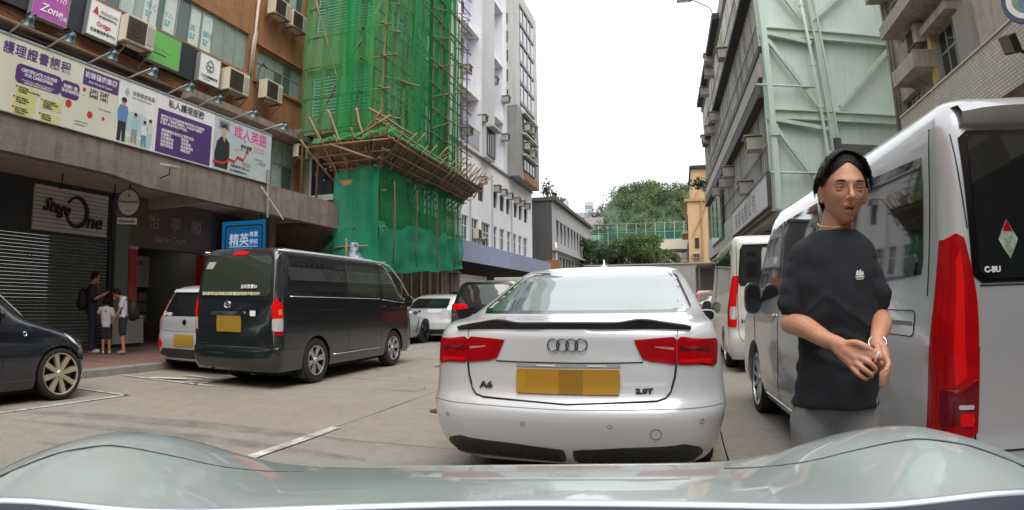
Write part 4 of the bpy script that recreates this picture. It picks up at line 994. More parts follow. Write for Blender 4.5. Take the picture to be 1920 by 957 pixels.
# balcony slab's shade painted as a dark panel, with pipes, between fascia and billboard
mb=MB(); F.box(mb,-6,13.0,5.2,6.3,.002,.06); mb.obj('shade_band',wall_shaded,LB,world=True)
for i,(z,c) in enumerate(((6.22,.16),(6.08,.10),(5.92,.18),(5.75,.12),(5.6,.2))):
    mb=MB(); mb.tube([F.p(-4,z,c),F.p(4,z+.02,c),F.p(11.6+.3*i,z-.03,c)],.028 if i%2 else .04,6); mb.obj('pipe_run',pipe_brown if i%2==0 else wall_shaded,LB,smooth=True,world=True)
mb=MB(); F.box(mb,-6,10.66,6.58,7.46,.003,.13); mb.obj('fascia_board',fascia_navy,LB,world=True)
mb=MB(); F.box(mb,10.3,15.72,6.02,6.20,.0,.55); mb.obj('ledge_slab',conc,LB,world=True)
mb=MB(); mb.tube([F.p(12.93,9.9,.07),F.p(12.93,8.85,.07),F.p(12.86,8.6,.10),F.p(12.84,7.5,.08)],.045,8); mb.tube([F.p(12.99,8.9,.07),F.p(12.94,8.5,.1),F.p(12.92,7.4,.08)],.03,8); mb.obj('drain_pipe',mat('pipe_cream',(.5,.42,.33),.5,dirt=.4),LB,smooth=True,world=True)
mb=MB(); mb.tube([F.p(13.6,7.95,.05),F.p(13.35,8.0,.12),F.p(13.2,7.8,.12),F.p(13.15,7.2,.1),F.p(13.25,6.95,.25)],.02,6); mb.obj('refrigerant_pipe',plastic,LB,smooth=True,world=True)
# cables looping over the wall
mb=MB()
for k in range(7):
    y0=4+k*1.5; mb.tube([F.p(y0+t*1.6,6.45-.12*math.sin(PI*t)-.05*k%.1,.15) for t in (0,.25,.5,.75,1)],.009,4)
o=mb.obj('cable_loops',plastic,LB,world=True); o['kind']='stuff'

# ---- canopy over the pavement
mb=MB(); mb.box(-12.35,-9.2,-8,14.3,3.66,3.86); mb.obj('canopy_slab',soffit,LB,world=True)
mb=MB()
n=30; rows=[]
for k in range(n+1):
    yy=-8+22.3*k/n; zb=3.33-.0*k+(-.14*(k/n) if k>20 else 0)+random.uniform(-.008,.008); rows.append([(-9.2,yy,zb),(-9.0,yy,zb),(-8.995+random.uniform(-.006,.006),yy,3.6),(-9.0,yy,3.88+random.uniform(-.006,.006)),(-9.2,yy,3.9)])
mb.grid(rows); mb.add([rows[-1][i] for i in range(5)],[(0,1,2,3,4)]); mb.obj('canopy_edge_beam',conc,LB,world=True)
for y in (4.5,10.4,14.1):
    mb=MB(); mb.box(-12.3,-9.2,y,y+.22,3.42,3.66); mb.obj('canopy_beam',soffit,LB,world=True)
for y in (11.7,12.6,13.4): bx('soffit_vent',dark_in,LB,-9.9,-9.6,y,y+.2,3.645,3.659)
# splayed concrete haunch at the far end of the canopy
mb=MB(); mb.add([(-9.3,14.25,3.3),(-12.3,14.25,3.3),(-12.3,15.6,2.9),(-10.4,15.4,2.55),(-9.5,14.9,3.0),(-9.3,14.25,3.6),(-12.3,14.25,3.6),(-12.3,15.6,3.4),(-10.4,15.4,3.2),(-9.5,14.9,3.4)],[(0,1,2,3,4),(5,6,7,8,9),(0,5,9,4),(4,9,8,3),(3,8,7,2),(0,1,6,5)]); mb.obj('canopy_haunch',conc,LB,world=True)

# ---- ground floor
G=FX(-12.3)
bx('shop_fascia',shop_dark,LB,-12.5,-12.26,-8,9.42,2.55,3.66)
for k in range(34):
    z0=.12+k*.0725; m_=MB(); m_.grid([[G.p(a,z0+dz,c) for a in (-8,-4,0,4,6,7,8,9.36)] for dz,c in ((0.001,-.09),(.014,-.058),(.036,-.042),(.058,-.058),(.0715,-.09))]); m_.obj('shutter_slat',shutter_m,LB,world=True)
bx('shutter_rail',shop_dark,LB,-12.36,-12.2,9.36,9.44,.12,2.55)
bx('pier',shop_teal,LB,-12.5,-12.12,9.44,9.84,.12,3.66)
bx('entrance_fascia',bronze,LB,-12.5,-12.16,9.84,12.72,2.46,3.64)
bx('red_column',red_pillar,LB,-12.4,-12.12,9.86,10.12,.12,2.455); bx('red_column',red_pillar,LB,-12.4,-12.12,12.40,12.62,.12,2.455)
for y in (9.86,12.40): bx('column_cap',mat('cap_pale',(.6,.5,.48),.5),LB,-12.41,-12.10,y-.01,y+.27,2.40,2.47)
mb=MB(); mb.box(-15.5,-15.4,9.8,12.8,.1,3); mb.box(-15.4,-12.5,9.75,9.85,.1,3); mb.box(-15.4,-12.5,12.62,12.7,.1,3); mb.obj('lobby_wall',mat('lobby_wall',(.28,.30,.28),.6,var=.3),LB,world=True)
bx('lobby_floor',mat('lobby_floor',(.12,.11,.10),.3),LB,-15.4,-12.4,9.85,12.62,.10,.13); bx('lobby_ceiling',mat('lobby_ceiling',(.2,.19,.17),.8),LB,-15.4,-12.4,9.85,12.62,2.7,2.8)
# notice boards in the lobby, seen through the opening
bx('notice_board',mat('board_pale',(.60,.63,.61),.6,var=.4,vs=3),LB,-14.6,-14.55,11.2,12.6,1.55,2.45)
for i in range(3):
    for j in range(3): bx('mailbox',mat('mailbox_grey',(.35,.38,.38),.4,.3),LB,-14.6,-14.5,11.3+.42*i,11.66+.42*i,.55+.3*j,.8+.3*j)
text(FX(-14.54),'怡寧閣業主立案',11.3,2.2,.0,.15,ink,LB); text(FX(-14.54),'■■■■■■■\n■■■■■',11.35,2.05,.0,.08,grey_p,LB)
bx('lobby_door_frame',alu_dark,LB,-13.6,-13.54,9.9,10.9,.12,2.4)
for i in range(4): bx('ceiling_lamp',mat('warm_lamp',(1,.88,.68),.5,emit=9.0),LB,-13.1,-13.0,10.3+.6*i,10.38+.6*i,2.69,2.699)
# building name
GB=FX(-12.155)
gold=mat('gilt_letters',(.5,.42,.32),.45,.3)
for i,ch in enumerate('怡寧閣'): text(GB,ch,10.42+.74*i,2.98,0,.40,gold,LB,ext=.012,bold=.004)
text(GB,'Elame Court',10.62,2.63,0,.25,gold,LB,ext=.012,shear=.35,bold=.002,sx=.86)
# shop next to the entrance, past the blue sign
bx('side_shop_wall',mat('wall_taupe',(.13,.105,.085),.7,var=.4,streak=.3),LB,-12.5,-12.2,12.72,15.65,.12,3.64)
bx('grey_post',mat('post_taupe',(.24,.2,.16),.7,var=.3,streak=.4),LB,-10.42,-10.28,12.95,13.2,.12,3.4)
mb=MB(); mb.tube([(-12.14,13.6+.0,3.0),(-12.14,13.62,2.7),(-12.14,13.75,2.56),(-12.14,13.95,2.62),(-12.14,14.0,3.1)],.045,6); mb.tube([(-12.14,14.0,2.62),(-12.14,14.15,2.5)],.04,6); mb.tube([(-12.14,14.35,2.9),(-12.14,14.5,3.1),(-12.14,14.55,2.95)],.03,6); mb.obj('shop_letter',gold,LB,smooth=True,world=True)
bx('deep_opening',dark_in,LB,-12.6,-12.3,15.65,20,.12,3.3)

# ---- separate things fixed to the left building
def hung(name,F_,a0,a1,b0,b1,c0,c1,m,label,cat,group=None,frame=None):
    o=F_.p((a0+a1)/2,b0,c0); r=thing(name,o,0,label,cat,group); mb=MB(); F_.box(mb,a0,a1,b0,b1,c0,c1); mb.obj('panel',m,r,world=True)
    if frame:
        mb=MB(); t=.03
        for d in ((a0-t,a1+t,b0-t,b0),(a0-t,a1+t,b1,b1+t),(a0-t,a0,b0,b1),(a1,a1+t,b0,b1)): F_.box(mb,*d,c0,c1+.012)
        mb.obj('frame',frame,r,world=True)
    return r
S=hung('shop_sign',G,7.28,9.23,2.60,3.54,.045,.10,sign_white,'white striped shop sign with black script and a big ring, over the grey shutter','sign')
mb=MB()
for k in range(1,11): G.box(mb,7.285,9.225,2.60+.085*k-.006,2.60+.085*k+.004,.10,.1025)
mb.obj('stripe_lines',mat('stripe_plum',(.10,.05,.08),.6),S,world=True)
ch=mat('sign_charcoal',(.035,.035,.032),.6)
text(G,'Stage',7.48,3.03,.125,.40,ch,S,bold=.006,shear=.35,ext=.02,rot=-.10,sx=.80); text(G,'ne',8.62,2.76,.125,.46,ch,S,bold=.006,shear=.3,ext=.02,sx=.95)
mb=MB(); rows=[]
for k in range(41):
    g=R(150-330*k/40); wv=.028+.05*math.sin(PI*min(1,k/40))**1.2; cx,cy=8.37,3.07; rr_=.33
    rows.append([G.p(cx+(rr_*1.0-wv)*math.cos(g)*.88,cy+(rr_-wv)*math.sin(g)*1.02,.101),G.p(cx+(rr_*1.0-wv)*math.cos(g)*.88,cy+(rr_-wv)*math.sin(g)*1.02,.14),G.p(cx+(rr_+wv*.3)*math.cos(g)*.88,cy+(rr_+wv*.3)*math.sin(g)*1.02,.14),G.p(cx+(rr_+wv*.3)*math.cos(g)*.88,cy+(rr_+wv*.3)*math.sin(g)*1.02,.101)])
mb.grid(rows); mb.obj('ring',ch,S,smooth=True,world=True,angle=40)
for y in (7.35,8.7):
    r=thing('ceiling_hanger',(-11.3,y,3.66),0,'short black rod hanging from the canopy soffit '+('over the left end of the striped sign' if y<8 else 'over the right end of the striped sign'),'hanger'); mb=MB(); mb.tube([(-11.3,y,3.66),(-11.3,y,3.40)],.018,6); mb.obj('rod',plastic,r,world=True); bx('bracket',plastic,r,-11.35,-11.25,y-.04,y+.04,3.36,3.42)
# billboard, four printed boards standing on the canopy
BF=FX(-8.97)
def board(a0,a1,label,m=sign_white):
    r=thing('billboard',BF.p((a0+a1)/2,3.9,-.06),0,label,'billboard','billboards in a row along the canopy edge'); mb=MB(); BF.box(mb,a0,a1,3.90,5.06,-.06,0); mb.obj('board',m,r,world=True)
    mb=MB(); 
    for d in ((a0,a1,5.04,5.075),(a0,a1,3.885,3.90)): BF.box(mb,*d,-.065,.012)
    mb.obj('edge_trim',alu,r,world=True); mb=MB()
    k=a0+.25
    while k<a1: mb.tube([(-9.05,k,3.92),(-9.05,k,5.0)],.02,4); mb.tube([(-9.05,k,4.9),(-9.8,k,3.9)],.02,4); k+=.9
    mb.obj('back_strut',ac_metal,r,world=True); return r
def quadp(r,a0,a1,b0,b1,m,name='print_panel',rad=0,c=0):
    mb=MB(); pts=rpoly(a0,a1,b0,b1,rad) if rad else [(a0,b0),(a1,b0),(a1,b1),(a0,b1)]
    BF.poly(mb,pts,.0005+c,.0025+c); return mb.obj(name,m,r,world=True)
def figure_print(r,x,z,h,top,bottom,c=0):
    def e(cx,cz,rx,rz,m,k): 
        mb=MB(); BF.poly(mb,[(cx+rx*math.cos(2*PI*q/16),cz+rz*math.sin(2*PI*q/16)) for q in range(16)],.003+k,.0045+k); mb.obj('print_figure',m,r,world=True)
    mb=MB(); BF.poly(mb,[(x-.13*h,z+.45*h),(x+.13*h,z+.45*h),(x+.15*h,z+.70*h),(x+.11*h,z+.82*h),(x-.11*h,z+.82*h),(x-.16*h,z+.68*h)],.003,.005); mb.obj('print_figure',top,r,world=True)
    mb=MB(); BF.poly(mb,[(x-.12*h,z),(x-.02*h,z),(x,z+.3*h),(x+.03*h,z),(x+.12*h,z),(x+.12*h,z+.47*h),(x-.12*h,z+.47*h)],.003,.0045); mb.obj('print_figure',bottom,r,world=True)
    e(x,z+.90*h,.065*h,.085*h,skin_p,.001); e(x,z+.95*h,.075*h,.06*h,ink,.0025)
b0=board(-4.5,4.30,'pale printed board at the far left end of the billboard row',sign_cream)
b1=board(4.31,6.79,'cream billboard headed with six large violet characters, yellow course lists below',sign_cream)
text(BF,'護理證書課程',4.50,4.79,.002,.20,ink_purple,b1,bold=.006,sx=1.0,sp=1.12)
quadp(b1,4.78,5.62,4.38,4.68,purple,rad=.08); quadp(b1,5.62,5.98,4.38,4.66,purple,rad=.07)
text(BF,'CERTIFICATE COURSE\nFOR CAREGIVERS',5.20,4.57,.004,.070,white_print,b1,align='CENTER',bold=.002,lsp=.95,sx=.95)
text(BF,'Hospital, Home, Elderly and Special Care\n在職培訓可獲政府資助課程查詢',5.20,4.43,.004,.036,white_print,b1,align='CENTER',lsp=1.1); text(BF,'報讀優惠\n為你做明燈',5.80,4.54,.004,.07,white_print,b1,align='CENTER',bold=.001)
for i,(a,b,t_) in enumerate(((4.82,4.31,'Hong Kong\nNursing Service Attendant\nCertificate'),(4.80,4.15,'Infant Support\nHome & Mental\nCertification'),(5.28,4.22,'Visitors Support\nPost-natal Program\nAmbulance\nCertification'),(4.80,3.99,'Infant Program\nNanny Nutrition\nCertification'),(5.28,4.00,'Infant First\nNanny Knife\nCertification'))):
    quadp(b1,a+.02,a+.40,b-.115,b+.035,yellow_p,c=.0); text(BF,t_,a+.05,b,.0045,.036,ink,b1,lsp=.95,bold=.0006); quadp(b1,a,a+.03,b,b+.03,red_p,c=.001)
quadp(b1,6.02,6.775,4.70,4.98,purple); text(BF,'岩聲醫療集團',6.39,4.84,.004,.115,white_print,b1,align='CENTER',bold=.001); text(BF,'Brita Medical Center',6.39,4.75,.004,.06,white_print,b1,align='CENTER')
quadp(b1,6.04,6.10,4.58,4.64,red_p); text(BF,'2391 2287\n5445 1441',6.18,4.60,.002,.095,ink,b1,bold=.002,lsp=.9); quadp(b1,6.05,6.09,4.50,4.54,teal_p)
for (x,z,rr_,m_) in ((5.80,4.30,.06,red_p),(6.24,4.22,.055,red_p),(6.52,4.22,.03,red_p),(4.42,4.45,.05,red_p)):
    mb=MB(); BF.poly(mb,[(x+rr_*math.cos(2*PI*k/14),z+rr_*1.1*math.sin(2*PI*k/14)) for k in range(14)],.0005,.003); mb.obj('print_badge',m_,b1,world=True)
text(BF,'▬▬▬ ▬▬\n ▬▬▬▬',5.95,4.05,.002,.05,grey_p,b1); text(BF,'▬▬ ▬▬▬',6.4,4.36,.002,.05,grey_p,b1); 
b2=board(6.80,7.68,'white billboard with printed nurses and a wheelchair patient beneath a grey logo',sign_white)
mb=MB(); 
for (x,z) in ((.0,.0),(.05,.0),(.025,.045),(.025,-.04)): mb.tube([BF.p(6.95+x+.025*math.cos(2*PI*k/12),4.83+z+.025*math.sin(2*PI*k/12),.003) for k in range(12)],.004,4,True)
mb.obj('print_logo',grey_p,b2,world=True); text(BF,'岩聲醫療集團',7.10,4.82,.002,.09,grey_p,b2,bold=.001); text(BF,'Brita Medical Center',7.10,4.75,.002,.055,grey_p,b2)
quadp(b2,6.83,7.62,3.93,4.05,mat('print_pale_green',(.5,.62,.42),.5)); quadp(b2,7.02,7.5,4.1,4.5,mat('print_pale_aqua',(.48,.62,.64),.5),rad=.1)
figure_print(b2,6.93,3.93,.78,blue_p,ink); figure_print(b2,7.22,3.95,.55,teal_p,grey_p); figure_print(b2,7.45,3.93,.48,sign_white,blue_p); figure_print(b2,7.58,3.97,.50,poster,teal_p)
b3=board(7.69,9.30,'billboard with a deep purple text block beneath black characters',sign_white)
text(BF,'私人護理服務',7.98,4.84,.002,.165,ink,b3,bold=.002); quadp(b3,7.74,9.22,3.92,4.75,purple)
text(BF,'我們可以上門為服務對象提供個人護理服務\n從服務「長者護理服務」從家居護理服務\n護理人員全天候交更可度。',7.82,4.60,.004,.062,white_print,b3,lsp=1.05,bold=.001); text(BF,'專業護理及家居支援服務包括:\n註冊護士　　　　陪診員\n健康護理員　　　家務助理\n家居清潔員　　　院舍替假員\n個案管理員　　　物理治療',7.86,4.33,.004,.066,white_print,b3,lsp=1.05,bold=.001)
b4=board(9.31,11.22,'pale blue billboard with a man in black and pink characters above a red arrow',mat('board_pale_blue',(.50,.58,.58),.45,coat=.2,var=.2))
quadp(b4,9.42,9.76,4.78,4.98,grey_p); text(BF,'招生',9.59,4.82,.004,.13,ink,b4,align='CENTER',bold=.002)
text(BF,'成人英語',9.90,4.73,.002,.29,pink_p,b4,bold=.013,sx=.98)
mb=MB(); BF.poly(mb,[(9.36,3.95),(9.75,3.95),(9.80,4.3),(9.78,4.52),(9.66,4.62),(9.52,4.62),(9.40,4.5),(9.34,4.25)],.0005,.004); mb.obj('print_figure',ink,b4,world=True)
mb=MB(); BF.poly(mb,[(9.59+.075*math.cos(2*PI*k/16),4.74+.11*math.sin(2*PI*k/16)) for k in range(16)],.004,.0055); mb.obj('print_figure',skin_p,b4,world=True)
mb=MB(); BF.poly(mb,[(9.52,4.78),(9.53,4.87),(9.60,4.89),(9.67,4.86),(9.68,4.78),(9.64,4.82),(9.56,4.82)],.0056,.0065); mb.obj('print_figure',ink,b4,world=True)
mb=MB(); BF.poly(mb,[(9.55,4.63),(9.65,4.63),(9.62,4.5)],.0045,.006); mb.obj('print_figure',skin_p,b4,world=True)
mb=MB(); 
pts=[(9.30,4.05),(9.62,4.06),(9.80,4.18),(9.98,4.16),(10.05,4.28),(10.25,4.25),(10.36,4.44)]
for i in range(len(pts)-1):
    (x0,z0),(x1,z1)=pts[i],pts[i+1]; BF.poly(mb,[(x0,z0-.028),(x1,z1-.028),(x1,z1+.028),(x0,z0+.028)],.006,.008+.0004*i)
BF.poly(mb,[(10.30,4.46),(10.42,4.42),(10.40,4.54)],.009,.011); mb.obj('print_arrow',red_p,b4,world=True)
for (a,b,s) in ((9.95,4.42,'▬▬'),(10.12,4.46,'▬▬')): text(BF,s,a,b,.002,.06,grey_p,b4)
text(BF,'提升英語',10.16,4.52,.002,.09,ink,b4,bold=.002); text(BF,'★',10.25,4.66,.002,.08,pink_p,b4)
text(BF,'● ▬▬▬▬\n● ▬▬▬▬',10.60,4.60,.002,.07,mat('print_salmon',(.62,.28,.28),.5),b4); text(BF,'f ▬▬▬\n◯ 英語學',10.62,4.35,.002,.09,grey_p,b4)
mb=MB(); BF.poly(mb,[(10.38+.16*math.cos(2*PI*k/20),4.17+.055*math.sin(2*PI*k/20)) for k in range(20)],.0005,.003); mb.obj('print_oval',mat('print_tan',(.42,.33,.25),.5),b4,world=True)
text(BF,'社區英語 ■ ■ ■ ▬▬',9.86,4.05,.002,.062,ink,b4); text(BF,'真人教學課程查詢 3961',9.84,3.95,.002,.055,ink,b4)
# floodlights on outriggers
lampgreen=mat('floodlight_green',(.03,.065,.06),.4,.4,coat=.4,dirt=.3)
def floodlight():
    r=thing('floodlight',(-9.0,0,5.06),0,'floodlight','floodlight','floodlights on arms along the billboard top')
    mb=MB(); mb.tube([(-.1,0,0),(.35,0,.10),(.72,0,.16)],.022,6); mb.obj('arm',mat('arm_galvanised',(.5,.5,.48),.4,.5),r,smooth=True)
    mb=MB(); mb.tube([(.62,-.07,.17),(.80,-.07,.17)],.018,5); mb.tube([(.62,.07,.17),(.80,.07,.17)],.018,5); mb.tube([(.70,-.09,.17),(.70,.09,.17)],.02,5); mb.obj('yoke',plastic,r)
    mb=MB(); mb.lathe([(.06,.03),(.04,.075),(-.03,.10),(-.10,.115),(-.14,.16),(-.15,.165),(-.14,.14)],(0,0,0),'z',14); 
    q=Matrix.Translation((.72,0,.10))@Matrix.Rotation(R(28),4,'Y'); mb.v=[tuple(q@Vector(p)) for p in mb.v]; mb.obj('housing',lampgreen,r,smooth=True,angle=50)
    mb=MB(); mb.lathe([(-.142,.15),(-.15,.08),(-.152,.002)],(0,0,0),'z',14); mb.v=[tuple(q@Vector(p)) for p in mb.v]; mb.obj('lens',mat('lens_grey',(.35,.38,.38),.2,coat=1.),r,smooth=True)
    return r
fl=floodlight(); ysf=(4.57,5.27,6.09,6.95,7.94,8.8,9.84,10.85)
lbl=['floodlight on the billboard arm at the extreme left','floodlight above the second violet character of the cream board','floodlight above the last violet characters of the cream board','floodlight above the purple phone panel of the cream board','floodlight above the nurses billboard','floodlight above the middle of the purple text billboard','floodlight above the right end of the purple text billboard','floodlight at the right-hand end, above the pink characters']
for i,y in enumerate(ysf):
    o=fl if i==0 else copy_tree(fl); o.location=(-9.0,y,5.06); o['label']=lbl[i]; o.rotation_euler=(0,0,R(random.uniform(-8,8))); o.scale=(.92,.7,.75)
# air conditioners
def outdoor_unit():
    r=thing('air_conditioner',(0,0,0),0,'ac','air conditioner')
    bx('casing',ac_white,r,-.32,0,-.43,.43,0,.62,bevel=.015,world=False)
    bx('fan_recess',ac_grille,r,0.001,.008,-.38,.16,.05,.57,world=False)
    mb=MB()
    for k in range(7): z=.09+.07*k; mb.box(.008,.012,-.375,.155,z,z+.004)
    for k in range(2): mb.tube([(.016,-.11+(.07+.08*k)*math.cos(2*PI*j/16),.31+(.07+.08*k)*math.sin(2*PI*j/16)) for j in range(16)],.004,3,True)
    o=mb.obj('fan_guard',plastic,r); o['kind']='stuff'
    bx('side_panel',mat('ac_panel_grey',(.36,.34,.30),.5),r,.001,.01,.2,.40,.1,.52,world=False)
    mb=MB(); mb.box(-.45,.06,-.36,-.32,-.05,-.001); mb.box(-.45,.06,.32,.36,-.05,-.001); mb.tube([(-.45,-.34,-.42),(.04,-.34,-.04)],.018,4); mb.tube([(-.45,.34,-.42),(.04,.34,-.04)],.018,4); mb.box(-.02,.06,-.32,.32,-.045,-.006); mb.obj('bracket',ac_metal,r)
    return r
ou=outdoor_unit()
def place(src,loc,rz,label,group=None,sc=1,first=[True]):
    o=copy_tree(src); o.location=loc; o.rotation_euler=(0,0,rz); o.scale=(sc,sc,sc); o['label']=label
    if group: o['group']=group
    return o
gA='air conditioners on the brown building'
place(ou,(-10.80,8.55,6.68),0,'air conditioner between the red lettered white sign and the green sign',gA,1.0)
place(ou,(-10.80,11.98,6.62),0,'air conditioner under the right end of the long strip window',gA,.98)
place(ou,(-10.80,13.50,6.86),0,'air conditioner under the left corner of the small corner window',gA,.9)
place(ou,(-10.85,13.62,9.55),0,'left one of the two air conditioners side by side high on the brown wall',gA,.9)
place(ou,(-10.85,14.52,9.50),0,'right one of the two air conditioners side by side high on the brown wall',gA,.9)
place(ou,(-10.75,15.0,5.50),0,'small air conditioner under the ledge near the net scaffold',gA,.62)
place(ou,(-10.9,13.1,4.0),0,'air conditioner standing low on the canopy top behind the billboard end',gA,.62)
ou_master=ou
def window_unit():
    r=thing('window_air_conditioner',(0,0,0),0,'ac','air conditioner')
    bx('casing',mat('wac_casing',(.42,.40,.36),.5,var=.3,dirt=.3),r,-.5,0,-.3,.3,0,.4,bevel=.012,world=False)
    mb=MB(); 
    for k in range(2): mb.box(.001,.008,-.25+.26*k,-.02+.26*k,.05,.34)
    mb.obj('grille',dark_in,r); bx('hood',mat('wac_hood',(.35,.33,.30),.6),r,-.5,.08,-.36,.36,.43,.46,world=False)
    return r
wu=window_unit()
# signs on the fascia
def wsign(a0,a1,b0,b1,m,label,c=.13,t=.14):
    r=thing('fascia_sign',F.p((a0+a1)/2,b0,c),0,label,'sign','small signs along the dark fascia'); mb=MB(); F.box(mb,a0,a1,b0,b1,c+.005,c+t); mb.obj('sign_box',m,r,world=True,bevel=.01)
    mb=MB(); F.box(mb,a0-.012,a1+.012,b0-.012,b0,c+.0,c+t+.008); F.box(mb,a0-.012,a1+.012,b1,b1+.012,c,c+t+.008); F.box(mb,a0-.012,a0,b0,b1,c,c+t+.008); F.box(mb,a1,a1+.012,b0,b1,c,c+t+.008); mb.obj('frame',alu,r,world=True); return r
s=wsign(5.98,6.80,6.50,7.35,magenta_sign,'magenta sign with white script at the top left'); text(F,'Uniform',6.02,6.95,.277,.24,white_print,s,shear=.3,sx=.85); text(F,'Zone',6.15,6.64,.277,.24,white_print,s,shear=.3,bold=.004); text(F,'校服',6.60,6.60,.277,.1,white_print,s)
s=wsign(7.30,8.12,6.58,7.36,sign_white,'white sign with a red triangle and red and black lettering'); mb=MB(); F.poly(mb,[(7.38,7.08),(7.54,7.06),(7.47,7.26)],.275,.279); mb.obj('print_triangle',red_p,s,world=True)
text(F,'Adopkids',7.58,7.12,.277,.13,grey_p,s,sx=.95); text(F,'■兒童教育學習中心',7.55,7.03,.277,.055,ink,s); text(F,'Ortigo',7.52,6.83,.277,.14,red_p,s,bold=.003); text(F,'匠高護理學習中心',7.38,6.68,.277,.085,ink,s)
s=wsign(9.02,10.0,6.60,7.36,green_sign,'plain bright green sign with faint lettering'); text(F,'Green Studio',9.12,6.92,.277,.12,mat('print_light_green',(.3,.6,.2),.5),s,sx=.9); text(F,'▬▬▬▬▬▬▬',9.15,6.80,.277,.06,ink,s)
s=wsign(10.70,11.45,6.62,7.36,sign_white,'white sign with a round cartoon face emblem','')if False else wsign(10.70,11.45,6.62,7.36,sign_white,'white sign with a round line-drawn emblem next to an air conditioner')
mb=MB()
for (cx,cz,q) in ((11.07,7.06,.15),(11.07,7.16,.10),(11.12,7.03,.07),(11.02,7.03,.07)): mb.tube([F.p(cx+q*math.cos(2*PI*k/20),cz+q*.9*math.sin(2*PI*k/20),.278) for k in range(20)],.006,4,True)
mb.obj('print_emblem',ink,s,world=True); text(F,'仁立言語聽障教室',10.76,6.76,.277,.078,ink,s); text(F,'▬▬▬▬▬',10.86,6.70,.277,.05,grey_p,s)
mb=MB(); F.poly(mb,[(11.07+.06*math.cos(2*PI*k/12),7.0+.05*math.sin(2*PI*k/12)) for k in range(12)],.2755,.277); mb.obj('print_spot',yellow_p,s,world=True)
# round hanging sign with a lower plate, camera and lamp on the canopy
H=Fr((-9.75,7.86,0),(.72,.69,0),(0,0,1),(.69,-.72,0))
r=thing('hanging_sign',(-9.75,7.86,2.6),0,'round white hanging sign with a small plate under it, by the entrance','sign')
for nm,c0,c1,k_,m_ in (('rim',-.05,.04,1.1,mat('rim_navy',(.03,.03,.07),.4)),('face',.042,.05,1.,sign_white)):
    mb=MB(); H.poly(mb,[(.20*k_*math.cos(2*PI*k/28),3.03+.245*k_*math.sin(2*PI*k/28)) for k in range(28)],c0,c1); mb.obj(nm,m_,r,world=True)
text(H,'Dessertful',0,3.02,.052,.085,ink,r,align='CENTER',bold=.001); text(H,'♣',0,3.14,.052,.07,grey_p,r,align='CENTER'); text(H,'▬',0,2.86,.052,.08,grey_p,r,align='CENTER')
mb=MB(); H.box(mb,-.2,.17,2.62,2.74,-.02,.03); mb.obj('lower_plate',sign_white,r,world=True); text(H,'Dessertful',-.01,2.65,.032,.075,ink,r,align='CENTER',bold=.002)
mb=MB(); mb.tube([(-9.75,7.86,3.30),(-9.75,7.86,3.66)],.02,6); H.box(mb,-.02,.02,2.74,2.78,-.01,.01); mb.obj('hanger',plastic,r,world=True)
r=thing('security_camera',(-9.35,7.75,3.3),0,'security camera clustered with brackets under the canopy edge above the round sign','camera')
mb=MB(); mb.lathe([(-.12,.03),(-.1,.04),(.1,.04),(.12,.03)],(-9.25,7.9,3.28),'y',10); mb.obj('body',ac_white,r,smooth=True,angle=40,world=True); mb=MB(); mb.tube([(-9.25,7.9,3.32),(-9.4,7.8,3.5),(-9.6,7.75,3.66)],.02,6); mb.cbox((-9.5,7.6,3.45),(.16,.2,.14)); mb.obj('bracket',plastic,r,world=True)
r=thing('canopy_lamp',(-8.8,7.95,3.5),0,'flat pale lamp on a stalk on the concrete canopy edge','lamp')
mb=MB(); mb.cbox((-8.68,7.9,3.63),(.30,.26,.05),Matrix.Rotation(R(12),3,'Y')); mb.obj('lamp_head',mat('lamp_head_grey',(.45,.43,.4),.4,.2),r,world=True,bevel=.01); mb=MB(); mb.tube([(-8.99,7.95,3.45),(-8.75,7.95,3.5),(-8.72,7.93,3.6)],.012,6); mb.obj('stalk',plastic,r,world=True)
# blue tutoring-centre sign, square to the street
B=FY(13.0); blue_s=mat('sign_blue',(.012,.22,.55),.35,coat=.5,emit=.22); 
r=thing('blue_sign',(-11.4,13,2.3),0,'blue sign box with white characters facing the road under the canopy','sign')
mb=MB(); B.box(mb,-12.05,-10.42,2.2,3.40,-.22,0); mb.obj('sign_box',mat('sign_blue_edge',(.01,.2,.36),.4,coat=.4),r,world=True)
for (d,m_,c) in ((.03,blue_s,.002),(.14,mat('sign_blue_light',(.22,.50,.68),.4),.004),(.19,blue_s,.006),(.24,mat('sign_blue_light2',(.3,.55,.7),.4),.008),(.26,blue_s,.010)):
    mb=MB(); B.poly(mb,rpoly(-12.05+d,-10.42-d,2.0+d,3.40-d,.08 if d>.1 else .01),c-.002,c); mb.obj('sign_face',m_,r,world=True)
lit_w=mat('lit_lettering',(.7,.75,.78),.5,emit=.35)
text(B,'精英',-11.74,2.72,.012,.36,lit_w,r,bold=.006); text(B,'專業\n學校',-11.02,2.93,.012,.155,lit_w,r,lsp=1.3); mb=MB(); B.box(mb,-11.74,-10.72,2.655,2.67,.010,.013); mb.obj('sign_line',lit_w,r,world=True); text(B,'正規英語精英',-11.66,2.50,.012,.13,lit_w,r)
mb=MB(); mb.tube([(-11.7,13.1,3.4),(-11.7,13.1,3.66)],.02,6); mb.tube([(-10.7,13.1,3.4),(-10.7,13.1,3.66)],.02,6); mb.obj('hanger',plastic,r,world=True)
# cream counter box on the pavement
r=thing('counter_box',(-12.0,9.55,.12),0,'cream box counter standing by the red column next to the shutter','box')
bx('box_body',mat('counter_cream',(.46,.43,.35),.6,var=.25,dirt=.2),r,-12.1,-11.7,9.05,9.98,.2,.78,bevel=.01); bx('box_lid',mat('counter_lid',(.40,.38,.31),.6),r,-12.12,-11.68,9.03,10.0,.782,.83,bevel=.01); bx('box_plinth',dark_in,r,-12.06,-11.74,9.1,9.93,.12,.2)
